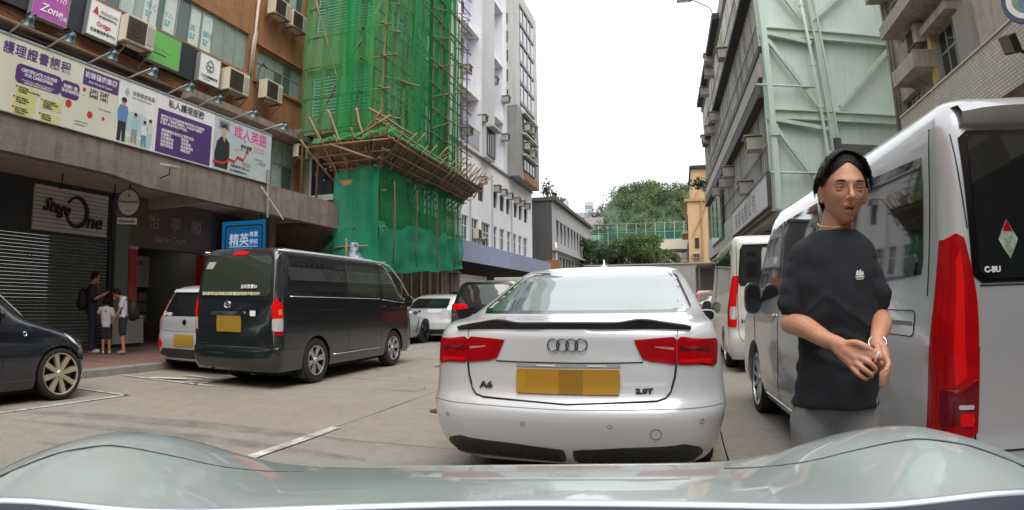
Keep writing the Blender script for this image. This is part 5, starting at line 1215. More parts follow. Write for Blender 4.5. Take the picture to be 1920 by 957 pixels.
# fluorescent tube and pole at the canopy edge
r=thing('loose_pole',(-9.0,11.0,3.2),0,'thin white tube leaning on the canopy edge below the billboard end','pole'); mb=MB(); mb.tube([(-8.93,10.9,3.75),(-8.9,11.7,3.12)],.018,6); mb.obj('tube',white_print,r,world=True); mb=MB(); mb.tube([(-8.93,11.15,3.1),(-8.93,11.1,4.2)],.03,6); mb.obj('upright',pipe_m,r,world=True)
# ---- building under repair behind the scaffold
old_wall=mat('old_render',(.34,.31,.25),.9,var=.5,vs=1.5,bump=.3,streak=.5); blind=mat('louvre_blue_white',(.42,.55,.62),.5,var=.3,vs=4)
OB=thing('repair_building',(-12,16,0),0,'old building wrapped in green net, louvred windows showing through','building')
mb=MB(); S_=FY(15.70); E_=FX(-8.75)
wS=[(-11.05,-8.95,7.0+2.9*k,8.5+2.9*k) for k in range(3)]; w0=(-11.02,-10.02,4.4,5.72)
walltiles(S_,mb,-16,-8.75,0,17,wS+[w0],.18); wE=[(16.4,18.4,7+2.9*k,8.5+2.9*k) for k in range(3)]+[(19.2,21.5,7+2.9*k,8.5+2.9*k) for k in range(3)]+[(16.4,21.5,4.3,5.6)]
walltiles(E_,mb,15.70,22.0,0,17,wE,.18); mb.quad((-8.75,22,0),(-16,22,0),(-16,22,17),(-8.75,22,17)); mb.quad((-16,15.7,17),(-8.75,15.7,17),(-8.75,22,17),(-16,22,17)); mb.obj('wall',old_wall,OB,world=True)
for w_ in wS:
    o=window(S_,*w_,OB,white_frame,blind,4,(0,.5,1),c=-.14)
    for k in range(13):
        mb=MB(); z=w_[2]+.06+.11*k; mb.quad(S_.p(w_[0]+.05,z,-.05),S_.p(w_[1]-.05,z,-.05),S_.p(w_[1]-.05,z+.07,-.10),S_.p(w_[0]+.05,z+.07,-.10)); mb.obj('louvre_slat',blind,OB,world=True)
for w_ in wE: window(E_,*w_,OB,white_frame,glass_dk,4,(0,.5,1),c=-.14)
window(S_,*w0,OB,white_frame,mat('shop_window_dark',(.015,.012,.03),.15,coat=1.),1,(0,1),c=-.1,fw=.07)
for (a,b,s) in ((-10.8,5.1,.06),(-10.45,5.25,.05),(-10.3,5.0,.05),(-10.5,4.9,.04),(-10.3,5.3,.04)):
    mb=MB(); S_.box(mb,a,a+s,b,b+s*1.3,-.08,-.07); mb.obj('window_sticker',mat('sticker_pink',(.6,.35,.55),.5),OB,world=True)
mb=MB(); S_.box(mb,-11.2,-9.85,4.26,4.38,0.002,.12); mb.obj('sill',white_frame,OB,world=True)
mb=MB(); S_.box(mb,-11.28,-8.9,6.25,6.5,0.002,.5); mb.obj('ledge',old_wall,OB,world=True)
for z in (8.9,11.8): bx('floor_band',mat('band_ochre',(.42,.26,.08),.8,var=.4),OB,-11.2,-8.72,15.62,15.69,z-.35,z-.1)

# ---- bamboo scaffold with nets and the sloping catch platform
bamboo=mat('bamboo',(.33,.20,.10),.6,var=.5,vs=4,col2=(.18,.10,.05)); bamboo_d=mat('bamboo_dark',(.16,.10,.05),.7,var=.5,vs=4)
net_l=netmat('net_green_light',(.15,.60,.24),.32,1.3); net_m=netmat('net_green_mid',(.03,.46,.15),.52,1.3); net_d=netmat('net_green_dark',(.010,.32,.10),.72,1.0); net_t=netmat('net_teal',(.03,.48,.30),.76,.9)
SCF=thing('bamboo_scaffold',(-8.3,17,0),0,'tall bamboo scaffold hung with green netting and a sloping catch platform','scaffold')
def pole(p,q,r_=.035,m=None,name='bamboo_pole',jit=.05,par=None):
    p,q=Vector(p),Vector(q); mid=[p.lerp(q,t)+Vector((random.uniform(-jit,jit),random.uniform(-jit,jit),random.uniform(-jit,jit)*.5))*(1 if 0<t<1 else .3) for t in (0,.33,.66,1)]
    mb=MB(); mb.tube(mid,[r_,r_*.95,r_*.88,r_*.8],5); return mb.obj(name,m or bamboo,par or SCF,smooth=True,world=True)
TOP=15.5
for k,x in enumerate([-10.45,-9.9,-9.3,-8.7,-8.2,-7.86]):
    zb=0 if x>-9 else 4.0
    pole((x,14.55,zb),(x,14.55,TOP),m=bamboo if k in (0,5,4) else None)
    if k%2==0: pole((x,15.3,zb),(x,15.3,TOP),.03,bamboo_d)
ys=[14.55,15.25,15.95,16.6,17.3,17.95,18.6,19.3,19.95,20.55]
for k,y in enumerate(ys):
    pole((-7.84,y,0),(-7.84,y,12.2 if y>20 else TOP)); pole((-8.5,y,0),(-8.5,y,TOP),.03,bamboo_d)
for k in range(15):
    z=1.25+k*.98
    if z<TOP:
        pole((-7.82,14.3,z),(-7.82,20.8,z),m=bamboo_d if k%2 else None); pole((-8.48,14.3,z),(-8.48,20.8,z),.03,bamboo_d)
        if z>5.4 : pole((-10.55,14.50,z),(-7.6,14.50,z))
        elif z>3.8: pole((-9.1,14.50,z),(-7.6,14.50,z))
        else: pole((-8.9,14.5,z),(-7.6,14.5,z))
for k in range(9):
    z0=5.6+k*1.1; pole((-7.80,15+.3*(k%3),z0),(-7.80,20.2-.4*(k%2),z0+3.2*(1 if k%2 else -.6)+.4),.03,bamboo_d,jit=.03)
pole((-10.3,14.42,10.5),(-8.7,14.42,6.1),.03); pole((-9.9,14.42,6.3),(-7.9,14.42,9.9),.03); pole((-8.4,14.42,2.2),(-7.9,14.42,5),.03)
for (y,z,l_) in ((14.6,6.35,.75),(14.6,8.25,.5),(14.6,9.0,.6),(14.6,9.9,.55),(14.8,7.6,1.4)): pole((-7.9,y,z),(-7.85+l_*.3,y+l_,z+.12),.032)
for k in range(12): pole((-7.82,20.6,4.8+.75*k),(-7.72+.05*(k%3),21.15+.12*(k%3),4.85+.75*k+.1*(k%2)),.025,bamboo_d)
# stub ends poking out past the netting near the roof corner
for k in range(6): pole((-7.9,20.5,9+.6*k),(-7.6,21.2,9.1+.63*k),.022,bamboo_d)
for k in range(6): pole((-7.5,17.3+.66*k,5.2),(-7.5,17.3+.66*k,13.5-.3*k),.028,bamboo_d)
for k in range(10): pole((-7.46,16.9+.15*(k%3),5.7+.82*k),(-7.48,20.9+.12*(k%2),5.75+.82*k),.026,bamboo_d if k%2 else None)
for k in range(7): pole((-7.45,17.2,5.6+1.05*k),(-7.45,20.4,6.9+1.05*k),.022,bamboo_d)
for k in range(4): pole((-7.42,14.6+1.5*k,4.45),(-7.42,14.6+1.5*k,2.2),.024,bamboo_d)
def net(P00,P10,P11,P01,m,nu=26,nv=26,amp=.06,name='net',fold=7.,sag=0.,ragged=0.):
    """cloth between four corners, folded and sagging"""
    P00,P10,P11,P01=[Vector(p) for p in (P00,P10,P11,P01)]; nrm=(P10-P00).cross(P01-P00).normalized(); rows=[]; ph=random.uniform(0,50)
    for j in range(nv+1):
        v=j/nv; row=[]
        for i in range(nu+1):
            u=i/nu; p=P00*(1-u)*(1-v)+P10*u*(1-v)+P11*u*v+P01*(1-u)*v
            d=amp*(math.sin(u*fold*PI+1.7*math.sin(v*3+ph)+ph)*.5+1.6*(noise.noise(Vector((u*fold*.8+ph,v*3.3,ph)))))
            p=p+nrm*d
            if v==0 or j==0: p.z+=ragged*noise.noise(Vector((u*6+ph,0,0)))*2
            p.z-=sag*math.sin(PI*u)*(1-v)
            row.append(p)
        rows.append(row)
    mb=MB(); mb.grid(rows); return mb.obj(name,m,SCF,smooth=True,world=True)
# south side, above the platform (pale, see-through) and a denser strip near the corner
net((-10.50,14.42,5.95),(-8.75,14.40,6.15),(-8.75,14.40,15.6),(-10.50,14.42,15.6),net_l,30,30,.05,ragged=.10)
net((-9.25,14.36,5.25),(-8.05,14.34,5.35),(-8.1,14.34,15.6),(-9.3,14.36,15.6),net_m,26,30,.09,fold=4,ragged=.06)
net((-8.15,14.33,5.7),(-7.70,14.34,6.2),(-7.74,14.34,15.6),(-8.2,14.33,15.6),net_l,12,30,.05,fold=3)
# street side, above the platform
net((-7.70,14.40,6.0),(-7.70,16.2,5.2),(-7.70,16.3,15.6),(-7.70,14.40,15.6),net_l,24,30,.07)
net((-7.66,15.9,5.1),(-7.64,17.9,5.0),(-7.66,17.9,15.6),(-7.66,15.9,15.6),net_m,26,30,.12,fold=6)
net((-7.60,17.3,5.0),(-7.60,19.0,4.95),(-7.62,19.0,15.2),(-7.62,17.3,15.6),net_d,26,30,.15,fold=6)
net((-7.66,18.7,4.95),(-7.70,20.7,4.9),(-7.74,20.6,11.6),(-7.66,18.7,15.2),net_m,20,30,.08,fold=5)
# lower storey nets
net((-9.15,14.32,2.35),(-7.72,14.28,1.95),(-7.70,14.28,4.95),(-9.2,14.42,4.85),net_t,22,20,.04,fold=4,ragged=.08)
net((-7.72,14.26,1.92),(-7.62,20.6,2.32),(-7.62,20.6,3.55),(-7.70,14.26,3.35),net_t,40,14,.05,fold=12,ragged=.06,name='lower_net')
net((-7.69,14.28,3.25),(-7.64,20.55,3.45),(-7.66,20.5,4.92),(-7.70,14.28,4.88),net_d,40,14,.06,fold=9,name='lower_net')
net((-9.95,15.0,2.0),(-9.0,14.6,1.9),(-9.0,14.6,3.2),(-9.9,15.0,3.0),net_t,10,8,.1)
for (a,b,c_,d) in (((-9.12,14.37,4.40),(-8.05,14.35,4.42),(-8.05,14.35,4.56),(-9.12,14.37,4.54)),):
    mb=MB(); mb.quad(a,b,c_,d); mb.obj('timber_strip',mat('strip_ochre',(.42,.26,.09),.7,var=.3),SCF,world=True)
# catch platform: outer edge raised, decked with dark boards on poles
board_m=mat('platform_board',(.15,.095,.065),.8,var=.5,vs=3,dirt=.4)
def platf(I0,I1,O0,O1,n,m):
    I0,I1,O0,O1=[Vector(q) for q in (I0,I1,O0,O1)]
    for i in range(n):
        for j in range(m):
            def P(u,v): return (I0*(1-u)+I1*u)*(1-v)+(O0*(1-u)+O1*u)*v
            g=.012; a,b=P((i+g*3)/n,(j+.02)/m),P((i+1-g*3)/n,(j+.02)/m); c,d=P((i+1-g*3)/n,(j+.98)/m),P((i+g*3)/n,(j+.98)/m)
            dz=Vector((0,0,random.uniform(-.015,.02))); t=Vector((0,0,.02)); q=[a+dz,b+dz,c+dz,d+dz]; mb=MB(); mb.add(q+[p+t for p in q],[(0,3,2,1),(4,5,6,7),(0,1,5,4),(1,2,6,5),(2,3,7,6),(3,0,4,7)]); mb.obj('deck_board',board_m,SCF,world=True)
Ic,Oc=(-7.85,14.45,4.82),(-7.05,13.75,5.50)
platf((-9.25,14.45,4.86),Ic,(-9.75,13.75,5.52),Oc,5,5); platf(Ic,(-7.80,20.7,4.78),Oc,(-7.10,21.1,5.36),14,5)
for k in range(6):
    t=k/5; pole((-9.35+1.45*t,14.55,4.62),(-9.85+2.75*t,13.55,5.62+.15*(k%2)),.035)
for k in range(15):
    t=k/14; pole((-8.1,14.5+6.3*t,4.55),(-6.85+.1*(k%3),13.9+7.2*t+.15*(k%2),5.62+.1*(k%3)),.032)
for v in (.1,.35,.6,.95):
    pole((-9.3-.5*v,14.45-.7*v,4.80+.66*v),(-7.7+.75*v,14.40-.7*v,4.77+.66*v),.032); pole((-7.85+.8*v,14.2-.7*v,4.76+.68*v),(-7.80+.7*v,20.9+.35*v,4.72+.58*v),.032,bamboo if v<.5 else None)
for (p,q) in (((-9.2,14.35,4.9),(-7.5,13.9,6.25)),((-10.1,14.3,6.5),(-9.2,14.2,4.9)),((-9.4,14.2,6.6),(-8.6,14.1,4.9)),((-8.4,14.1,6.5),(-7.9,13.9,5.1)),((-7.6,13.8,6.0),(-7.0,17.4,5.5)),((-7.8,13.7,6.3),(-6.9,14.9,5.7)),((-8.6,13.8,5.4),(-7.2,13.9,6.1)),((-7.7,13.9,4.95),(-8.9,13.6,5.4))): pole(p,q,.04,jit=.03)
mb=MB()
for k in range(9): 
    y=17.6+.4*k; pole((-7.3,y,4.95),(-6.75-.03*k,y+.75,5.9+.05*(k%2)),.026,bamboo_d)
# brown sheet rolled on the platform and the striped plastic bundle on the lower net
net((-9.6,13.70,5.55),(-7.1,13.68,5.55),(-7.3,14.3,5.95),(-9.7,14.3,5.75),net_l,20,6,.08,name='platform_net'); net((-7.05,13.8,5.55),(-7.1,21.0,5.4),(-7.6,20.6,5.75),(-7.6,14.4,6.0),net_m,40,6,.08,name='platform_net')
r=thing('plastic_bundle',(-8.45,14.2,2.2),0,'crumpled blue and white plastic bundle tied to the lower scaffold poles','bundle')
mb=MB(); rows=[]
for j in range(13):
    v=j/12; rows.append([(-8.40+(.22+.08*math.sin(v*7))*math.sin(PI*(.12+.8*v))*math.cos(2*PI*i/16)*(1+.35*noise.noise(Vector((i*1.3,j*.9,1)))),14.2+.14*math.sin(2*PI*i/16)*(1+.4*noise.noise(Vector((i*1.1,j,4)))),2.02+.75*v) for i in range(16)])
mb.grid(rows,True); mb.obj('plastic_sheet',mat('plastic_striped',(.62,.66,.72),.3,var=1.,vs=7,col2=(.03,.08,.16),coat=.5),r,smooth=True,world=True,angle=25)
pole((-9.1,14.28,2.66),(-8.0,14.25,2.68),.03); pole((-8.72,14.3,0),(-8.72,14.3,2.9),.04); 
# things seen between the bare poles at street level
mb=MB(); mb.quad((-8.7,14.7,.1),(-8.7,21,.1),(-8.7,21,2.3),(-8.7,14.7,2.3)); mb.obj('hoarding',mat('hoarding_brown',(.16,.12,.09),.8,var=.7,vs=2.5,dirt=.4),OB,world=True)

# ---- white block with blue canopy
wh=mat('render_white',(.78,.78,.78),.8,var=.25,vs=.8,bump=.15,bs=15,streak=.25,streak_col=(.3,.3,.3)); lav=mat('render_lavender',(.50,.50,.66),.8,var=.2,vs=1,streak=.2); wh2=mat('render_offwhite',(.50,.50,.49),.8,var=.2,vs=1,streak=.25)
blue_can=mat('canopy_blue_grey',(.30,.34,.50),.6,var=.25,vs=1,streak=.2); dark_win=mat('window_dark',(.03,.035,.04),.15,coat=.6)
WB=thing('white_block',(-9.5,30,0),0,'tall white block with lavender bays and dark windows past the scaffold','building')
Fw=FX(-9.5); pod=[]
lowx=[(25.43,26.28),(26.75,27.7),(28.23,29.6),(30.1,30.85),(31.31,32.21),(32.7,33.5),(34.0,34.8),(35.2,36.0),(36.4,37.4)]
pod+=[(a,b,3.95,5.12) for a,b in lowx]; up=[(27.7,28.5),(30.15,30.8),(31.35,32.15),(32.6,33.3),(34.2,34.9),(35.35,36.0),(36.6,37.4)]
pod+=[(a,b,6.1,6.95) for a,b in up]; pod+=[(22.2,23.2,3.95,5.1),(23.8,24.8,3.95,5.1),(22.5,23.3,6.1,6.95),(24.6,25.4,6.1,6.95)]
mb=MB(); walltiles(Fw,mb,21.8,38.7,3.0,8.3,pod,.15); mb.quad((-9.5,38.7,0),(-14,38.7,0),(-14,38.7,8.3),(-9.5,38.7,8.3)); mb.quad((-9.5,21.8,8.3),(-9.5,38.7,8.3),(-14,38.7,8.3),(-14,21.8,8.3)); mb.obj('podium_wall',wh,WB,world=True)
for w_ in pod: window(Fw,*w_,WB,alu_dark if w_[2]>6 else white_frame,glass_dk,3 if w_[1]-w_[0]>1 else 2,(0,.6,1),c=-.12,fw=.05,panes=True)
mb=MB(); Fw.box(mb,21.8,38.75,8.25,8.34,.002,.10); mb.obj('podium_coping',mat('coping_dark',(.2,.2,.2),.8),WB,world=True)
# upper: pilaster frames and recessed bays
mb=MB(); bays=[(25.15,27.75),(29.6,32.1)]
for a0,a1 in ((22.0,25.15),(27.75,29.6),(32.1,33.0)): Fw.box(mb,a0,a1,8.3,24,-3,-.02 if a0!=27.75 else .12)
mb.obj('pilaster_wall',wh,WB,world=True)
mb=MB(); Fw.box(mb,27.95,29.35,8.3,24,.121,.35); mb.obj('pilaster',wh2,WB,world=True)
mb=MB(); 
for k in range(13): Fw.box(mb,27.72,27.82,8.8+1.2*k,8.86+1.2*k,.14,.18)
Fw.box(mb,27.74,27.80,8.35,24,.13,.17); mb.obj('drain_pipe',wh,WB,world=True)
for bi,(a0,a1) in enumerate(bays):
    wz=[(8.55,10.9),(11.45,14.3),(14.95,17.8),(18.4,21)]
    mb=MB(); ops=[]
    for z0,z1 in wz: ops+=[(a0+.95,a0+1.75,z0+.35,z0+1.35),(a0+.95,a0+1.75,z0+1.75 if z1-z0>2.5 else z0+1.5,z1-.1)]
    walltiles(Fw,mb,a0,a1,8.3,24,ops,.1,c=-.5); mb.obj('bay_wall',lav,WB,world=True)
    for w_ in ops: window(Fw,*w_,WB,alu_dark,glass_dk,2,(0,.6,1),c=-.58,fw=.045)
    for z in (8.3,11.2,14.6,18.1): mb=MB(); Fw.box(mb,a0-.02,a1+.02,z-.0,z+.26,-.49,.02); mb.obj('bay_slab',wh,WB,world=True)
    for z0,z1 in wz:
        mb=MB(); Fw.box(mb,a0+.002,a0+.03,z0+.2,z1-.2,-.42,-.08); mb.obj('side_window',dark_win,WB,world=True)
mb=MB()
for k in range(16): mb.tube([Fw.p(25.25+.16*k,8.56,.06),Fw.p(25.25+.16*k,9.5,.06)],.012,4)
mb.tube([Fw.p(25.2,9.5,.06),Fw.p(27.75,9.5,.06)],.02,4); mb.tube([Fw.p(25.2,8.6,.06),Fw.p(27.75,8.6,.06)],.02,4); mb.obj('balcony_rail',alu_dark,WB,world=True)
window(Fw,28.0,29.3,8.45,9.8,WB,alu_dark,glass_dk,4,(0,1),c=.36,fw=.05)
mb=MB(); Fw.box(mb,27.9,29.45,9.85,9.95,.351,.75); mb.obj('window_hood',wh2,WB,world=True)
for i,(a,z) in enumerate(((28.0,10.1),(32.2,12.5),(32.1,10.2),(26.6,9.1),(26.4,12.2),(30.9,13.2))):
    place(wu,(-9.5+(.35 if a>32 or a==28. else .05),a,z),0,['window air conditioner on the pilaster base just above the white ledge','window air conditioner high at the right edge of the white block','window air conditioner lower at the right edge of the white block','window air conditioner behind the lowest balcony rail','window air conditioner in the middle of the left lavender bay','window air conditioner in the right lavender bay'][i],'window air conditioners on the white block',.8)
for i,(a,b) in enumerate(up): place(wu,(-9.2,a+.35,6.95),0,'window air conditioner above the %s upper podium window from the scaffold'%['first','second','third','fourth','fifth','sixth','seventh'][i],'window air conditioners on the white block',.8)
for i,(a,z) in enumerate(((26.9,4.1),(27.4,3.7),(27.8,3.8))): place(ou,(-9.1,a,z),0,'condenser unit of a cluster on the blue canopy, %s of three'%['leftmost','middle','rightmost'][i],'condensers on the blue canopy',.75)
mb=MB()
for y in (26.5,29.9,33.6): mb.tube([Fw.p(y,3.5,.05),Fw.p(y,7.6,.05)],.04,6)
mb.obj('podium_pipe',wh2,WB,world=True)
mb=MB(); mb.box(-9.5,-8.05,20.9,37.5,3.40,3.5); mb.obj('canopy_top',blue_can,WB,world=True)
mb=MB(); mb.box(-8.05,-8.0,20.9,37.5,2.72,3.53); mb.quad((-8.05,20.9,2.72),(-9.5,20.9,2.9),(-9.5,20.9,3.5),(-8.05,20.9,3.52)); mb.obj('canopy_fascia',blue_can,WB,world=True)
bx('canopy_soffit',dark_in,WB,-9.45,-8.06,21,37.4,2.95,3.0)
bx('ground_floor',mat('ground_floor_dark',(.07,.065,.06),.8,var=.6,vs=1),WB,-9.9,-9.51,21.8,38.6,.1,3.0)
r=thing('cabin_box',(-8.8,22.4,1.6),0,'grey and cream box shelf standing in the dark bay under the blue canopy','box'); bx('grey_side',mat('cabin_grey',(.28,.28,.28),.7),r,-9.3,-8.4,22.2,22.25,1.55,2.25); bx('cream_side',mat('cabin_cream',(.5,.46,.4),.7),r,-8.4,-8.36,22.2,25.5,1.6,2.25); bx('legs',alu_dark,r,-9.2,-9.1,22.3,22.4,.12,1.55)

# ---- grey tower beyond
gy=mat('render_grey',(.28,.28,.27),.85,var=.4,vs=1,streak=.4); gy2=mat('render_grey_pale',(.50,.49,.47),.85,var=.3,vs=1,streak=.35); rust=mat('rust_orange',(.34,.14,.06),.85,var=.5)
GT=thing('grey_tower',(-9.2,35,0),0,'slim grey tower with a column of dark windows beyond the white block','building')
mb=MB(); mb.box(-12.5,-8.95,33.02,38.4,12.6,20.5); mb.obj('upper_block',gy2,GT,world=True)
mb=MB(); mb.box(-12.5,-8.9,33.03,38.4,8.35,12.6); mb.obj('lower_block',gy,GT,world=True)
mb=MB(); mb.quad((-12.5,33.02,20.5),(-9.6,33.02,20.5),(-9.6,38,22),(-12.5,38,22)); mb.obj('roof_slab',gy2,GT,world=True)
ft=FX(-8.94)
mb=MB(); ft.box(mb,33.9,37.2,12.5,19.6,0,.02); mb.obj('window_strip',dark_win,GT,world=True)
for k in range(6): mb=MB(); ft.box(mb,33.85,37.25,12.9+1.3*k,13.1+1.3*k,.021,.08); mb.obj('floor_slab',gy,GT,world=True)
for k in range(5):
    for q in (34.6,35.6,36.5): mb=MB(); ft.box(mb,q,q+.05,13.1+1.3*k,14.2+1.3*k,.021,.06); mb.obj('mullion',gy2,GT,world=True)
fs=FY(33.01)
for k in range(5): window(fs,-9.75,-9.45,12.9+1.25*k,13.6+1.25*k,GT,alu_dark,glass_dk,1,(0,.5,1),c=.02,fw=.04)
ft2=FX(-8.89)
for k in range(3):
    window(ft2,34.2,37.0,8.9+1.3*k,9.7+1.3*k,GT,alu_dark,glass_dk,4,(0,1),c=.02,fw=.05); mb=MB(); ft2.box(mb,34.0,37.4,9.75+1.3*k,9.85+1.3*k,.03,.25); mb.obj('canopy_slab',gy2,GT,world=True)
bx('rust_panel',rust,GT,-8.9,-8.86,34.5,38.2,8.36,8.85)
for i,(y,z) in enumerate(((34.7,11.4),(35.8,11.5),(34.6,10.2),(35.9,10.0))): place(wu,(-8.5,y,z),0,['upper left','upper right','lower left','lower right'][i]+' window air conditioner on the grey tower','window air conditioners on the grey tower')
leaf_a=mat('leaf_green',(.042,.090,.018),.6,var=.9,vs=.9,col2=(.10,.15,.03)); leaf_d=mat('leaf_dark_green',(.017,.045,.013),.6,var=.8,vs=.8,col2=(.04,.08,.02)); leaf_y=mat('leaf_yellow_green',(.14,.19,.03),.6,var=.8,vs=1.,col2=(.05,.10,.02)); bark=mat('bark',(.07,.05,.035),.9,var=.4,bump=.5)
def leaves(center,rad,n,size,seed=0,shell=.55,flat=1.):
    rnd=random.Random(seed); mb=MB(); cx,cy,cz=center
    for k in range(n):
        g=rnd.uniform(0,2*PI); s_=rnd.uniform(-1,1); q=math.sqrt(1-s_*s_); rr_=(shell+(1-shell)*rnd.random())
        p=Vector((cx+rad[0]*rr_*q*math.cos(g),cy+rad[1]*rr_*q*math.sin(g),cz+rad[2]*rr_*s_))
        d=Vector((rnd.uniform(-1,1),rnd.uniform(-1,1),rnd.uniform(-.3,1))).normalized(); a=d.cross(Vector((rnd.random(),rnd.random(),rnd.random()))).normalized(); b=d.cross(a); z=size*rnd.uniform(.6,1.4)
        n0=len(mb.v); mb.v+=[tuple(p-a*z),tuple(p+b*z*.45),tuple(p+a*z),tuple(p-b*z*.45)]; mb.f.append((n0,n0+1,n0+2,n0+3))
    return mb
def tree(name,x,y,z0,h,w,label,ml,seed,clumps=14,nl=260,size=.16,group=None,base=None):
    r=thing(name,(x,y,z0),0,label,'tree',group); rnd=random.Random(seed); mb=MB(); th=h*.42; mb.tube([(0,0,0),(.05*h*.2,0,th*.5),(0,.04*h,th)],[.045*h*.6+.05,.03*h*.6+.04,.02*h+.03],7)
    crown=MB()
    for k in range(clumps):
        g=2*PI*k/clumps*2.4; q=rnd.uniform(.25,.95)**.7; zz=h*rnd.uniform(.45,.92); ww=w/2*q*math.sqrt(max(.15,1-((zz/h-.55)/.5)**2))
        c=Vector((ww*math.cos(g),ww*math.sin(g),zz)); mb.tube([(0,.04*h,th*rnd.uniform(.6,1)),tuple(c*.6+Vector((0,0,th*.3))),tuple(c)],[.03*h*.5,.02*h*.4,.008*h],5)
        cr_=w*rnd.uniform(.15,.24); l_=leaves(c,(cr_,cr_,cr_*.75),int(nl*1.7),size*.62,seed*100+k,.25); n0=len(crown.v); crown.v+=l_.v; crown.f+=[tuple(i+n0 for i in f) for f in l_.f]
    mb.obj('trunk',bark,r,smooth=True); crown.obj('crown',ml,r); return r
# grey house with awninged windows
gh=mat('render_dark_grey',(.085,.085,.083),.85,var=.3,streak=.3); ghw=mat('render_pale_grey',(.42,.42,.42),.85,var=.3,streak=.4)
GH=thing('grey_house',(-9,45,0),0,'low grey building with a row of hooded windows and plants on its roof','building')
mb=MB(); mb.box(-14,-8.62,40.8,40.9,.0,8.3); mb.obj('end_wall',gh,GH,world=True)
f3=Fr((-8.6,40.8,0),(-.0,1,0),(0,0,1),(1,0,0)); ops=[(1.6+1.45*k,2.2+1.45*k,5.3,6.8) for k in range(11)]; op2=[(1.2+1.3*k,2.0+1.3*k,3.4,4.3) for k in range(12)]
mb=MB(); walltiles(f3,mb,0,18,0,8.1,ops+op2,.2); mb.obj('street_wall',ghw,GH,world=True); bx('roof_edge',gh,GH,-14,-8.3,40.7,59,8.1,8.35)
for o_ in ops:
    window(f3,*o_,GH,alu_dark,glass_dk,1,(0,1),c=-.15,fw=.06); mb=MB(); mb.add([f3.p(o_[0]-.1,6.85,0),f3.p(o_[1]+.1,6.85,0),f3.p(o_[1]+.1,6.6,.4),f3.p(o_[0]-.1,6.6,.4),f3.p(o_[0]-.1,6.95,0),f3.p(o_[1]+.1,6.95,0)],[(0,1,2,3),(4,5,2,3),(0,3,4),(1,5,2)]); mb.obj('window_hood',gh,GH,world=True)
for o_ in op2: window(f3,*o_,GH,alu_dark,glass_dk,1,(0,1),c=-.15,fw=.06)
mb=MB(); f3.box(mb,0,18,4.6,4.75,.002,.35); mb.obj('floor_band',ghw,GH,world=True)
mb=MB(); mb.tube([(-8.4,41.2,2),(-8.4,41.2,4.8),(-8.5,41.5,5.2)],.07,6); mb.obj('drain_pipe',wh,GH,smooth=True,world=True)
bx('lower_annexe',rust,GH,-9,-8.0,40.2,40.7,.1,3.9)
mb=MB(); 
for k in range(24): mb.tube([(-7.9,41+.7*k,3.0),(-7.9,41+.7*k,4.1)],.02,4)
mb.tube([(-7.9,41,4.1),(-7.9,57.5,4.1)],.03,4); mb.tube([(-7.9,41,3.1),(-7.9,57.5,3.1)],.03,4); mb.obj('railing',alu_dark,GH,world=True)
bx('raised_walk',gy,GH,-8.59,-7.85,41,58,.0,3.0)
for k in range(5):
    r=thing('roof_plant',(-9.0-.4*(k%2),41.3+1.1*k,8.35),0,['leafy shrub at the front corner of the grey house roof','second roof shrub of the grey house','third roof shrub of the grey house','fourth roof shrub, low, on the grey house','last roof shrub of the grey house'][k],'plant','plants on the grey house roof')
    mb=MB(); hh=[1.3,1.0,.9,.6,.8][k]
    for q in range(5): mb.tube([(0,0,0),(random.uniform(-.3,.3),random.uniform(-.3,.3),hh*.7)],.02,4)
    mb.obj('stem',bark,r); leaves((0,0,hh*.7),(.5,.5,.45*hh),120,.10,k+3,.2).obj('foliage',leaf_d,r)
# utility pole, distant buildings, terrain
r=thing('utility_pole',(-7.3,60,0),0,'dark pole with two cross arms before the pink building','pole'); mb=MB(); mb.tube([(-7.3,60,0),(-7.3,60,9.0)],.09,6); mb.obj('post',alu_dark,r,world=True)
for z in (8.0,8.5): mb=MB(); mb.box(-8.4,-6.2,59.95,60.05,z,z+.12); mb.obj('cross_arm',alu_dark,r,world=True)
PB=thing('pink_building',(-19,110,0),0,'pale pinkish low building far beyond the trees','building')
bx('wall',mat('render_pink_grey',(.36,.30,.30),.85,var=.3,streak=.2),PB,-30,-13.5,110,122,6,16.2); bx('stripe',mat('stripe_red',(.4,.1,.1),.8),PB,-27,-15,109.9,109.99,13.2,13.6); bx('roof',mat('roof_grey',(.34,.34,.35),.85),PB,-30.3,-17,109.6,122,16.21,17.2)
for k in range(7): window(FY(109.98),-27+1.9*k,-26+1.9*k,10.5,11.5,PB,white_frame,dark_win,2,(0,1),c=.01,fw=.08,panes=False)
bx('lower_wing',mat('render_cream_white',(.55,.55,.52),.8),PB,-24,-12.5,104,109,6,12.3)
for i,x in enumerate((-26.5,-24.4,-22.0,-16.0)):
    r=thing('far_tower',(x,420,0),0,'pale far tower block on the skyline, %s from the left'%['first','second','third','fourth'][i],'building','tower blocks on the skyline'); x0=[-95,-88,-80,-62][i]; r.location=(x0,420,0)
    mb=MB(); mb.box(-2.6,2.6,0,8,20,[73,72,73,70][i]); mb.obj('block',mat('tower_pale',(.45,.46,.48),.9),r)
    for k in range(6): mb=MB(); mb.box(-2.3,2.3,-.2,-.02,40+5*k,42+5*k); mb.obj('window_band',mat('tower_band',(.25,.27,.3),.7),r)
WL=thing('white_hall',(0,74,0),0,'long low white hall with curved roof edge under the green court fence','building')
bx('wall',mat('render_warm_white',(.62,.6,.54),.8,var=.15),WL,-3.2,8,74,84,0,7.0); bx('roof_band',mat('roof_cream',(.62,.60,.50),.7),WL,-3.4,8,73.6,84,7.05,8.25); bx('dark_recess',dark_in,WL,-2.2,8,73.9,73.99,5.9,6.9); bx('lower_wall',wh2,WL,-8,8,66,66.5,0,6.0)
for k in range(7): bx('window',glass_lt,WL,-1.6+1.1*k,-.8+1.1*k,73.85,73.88,6.0,6.7)
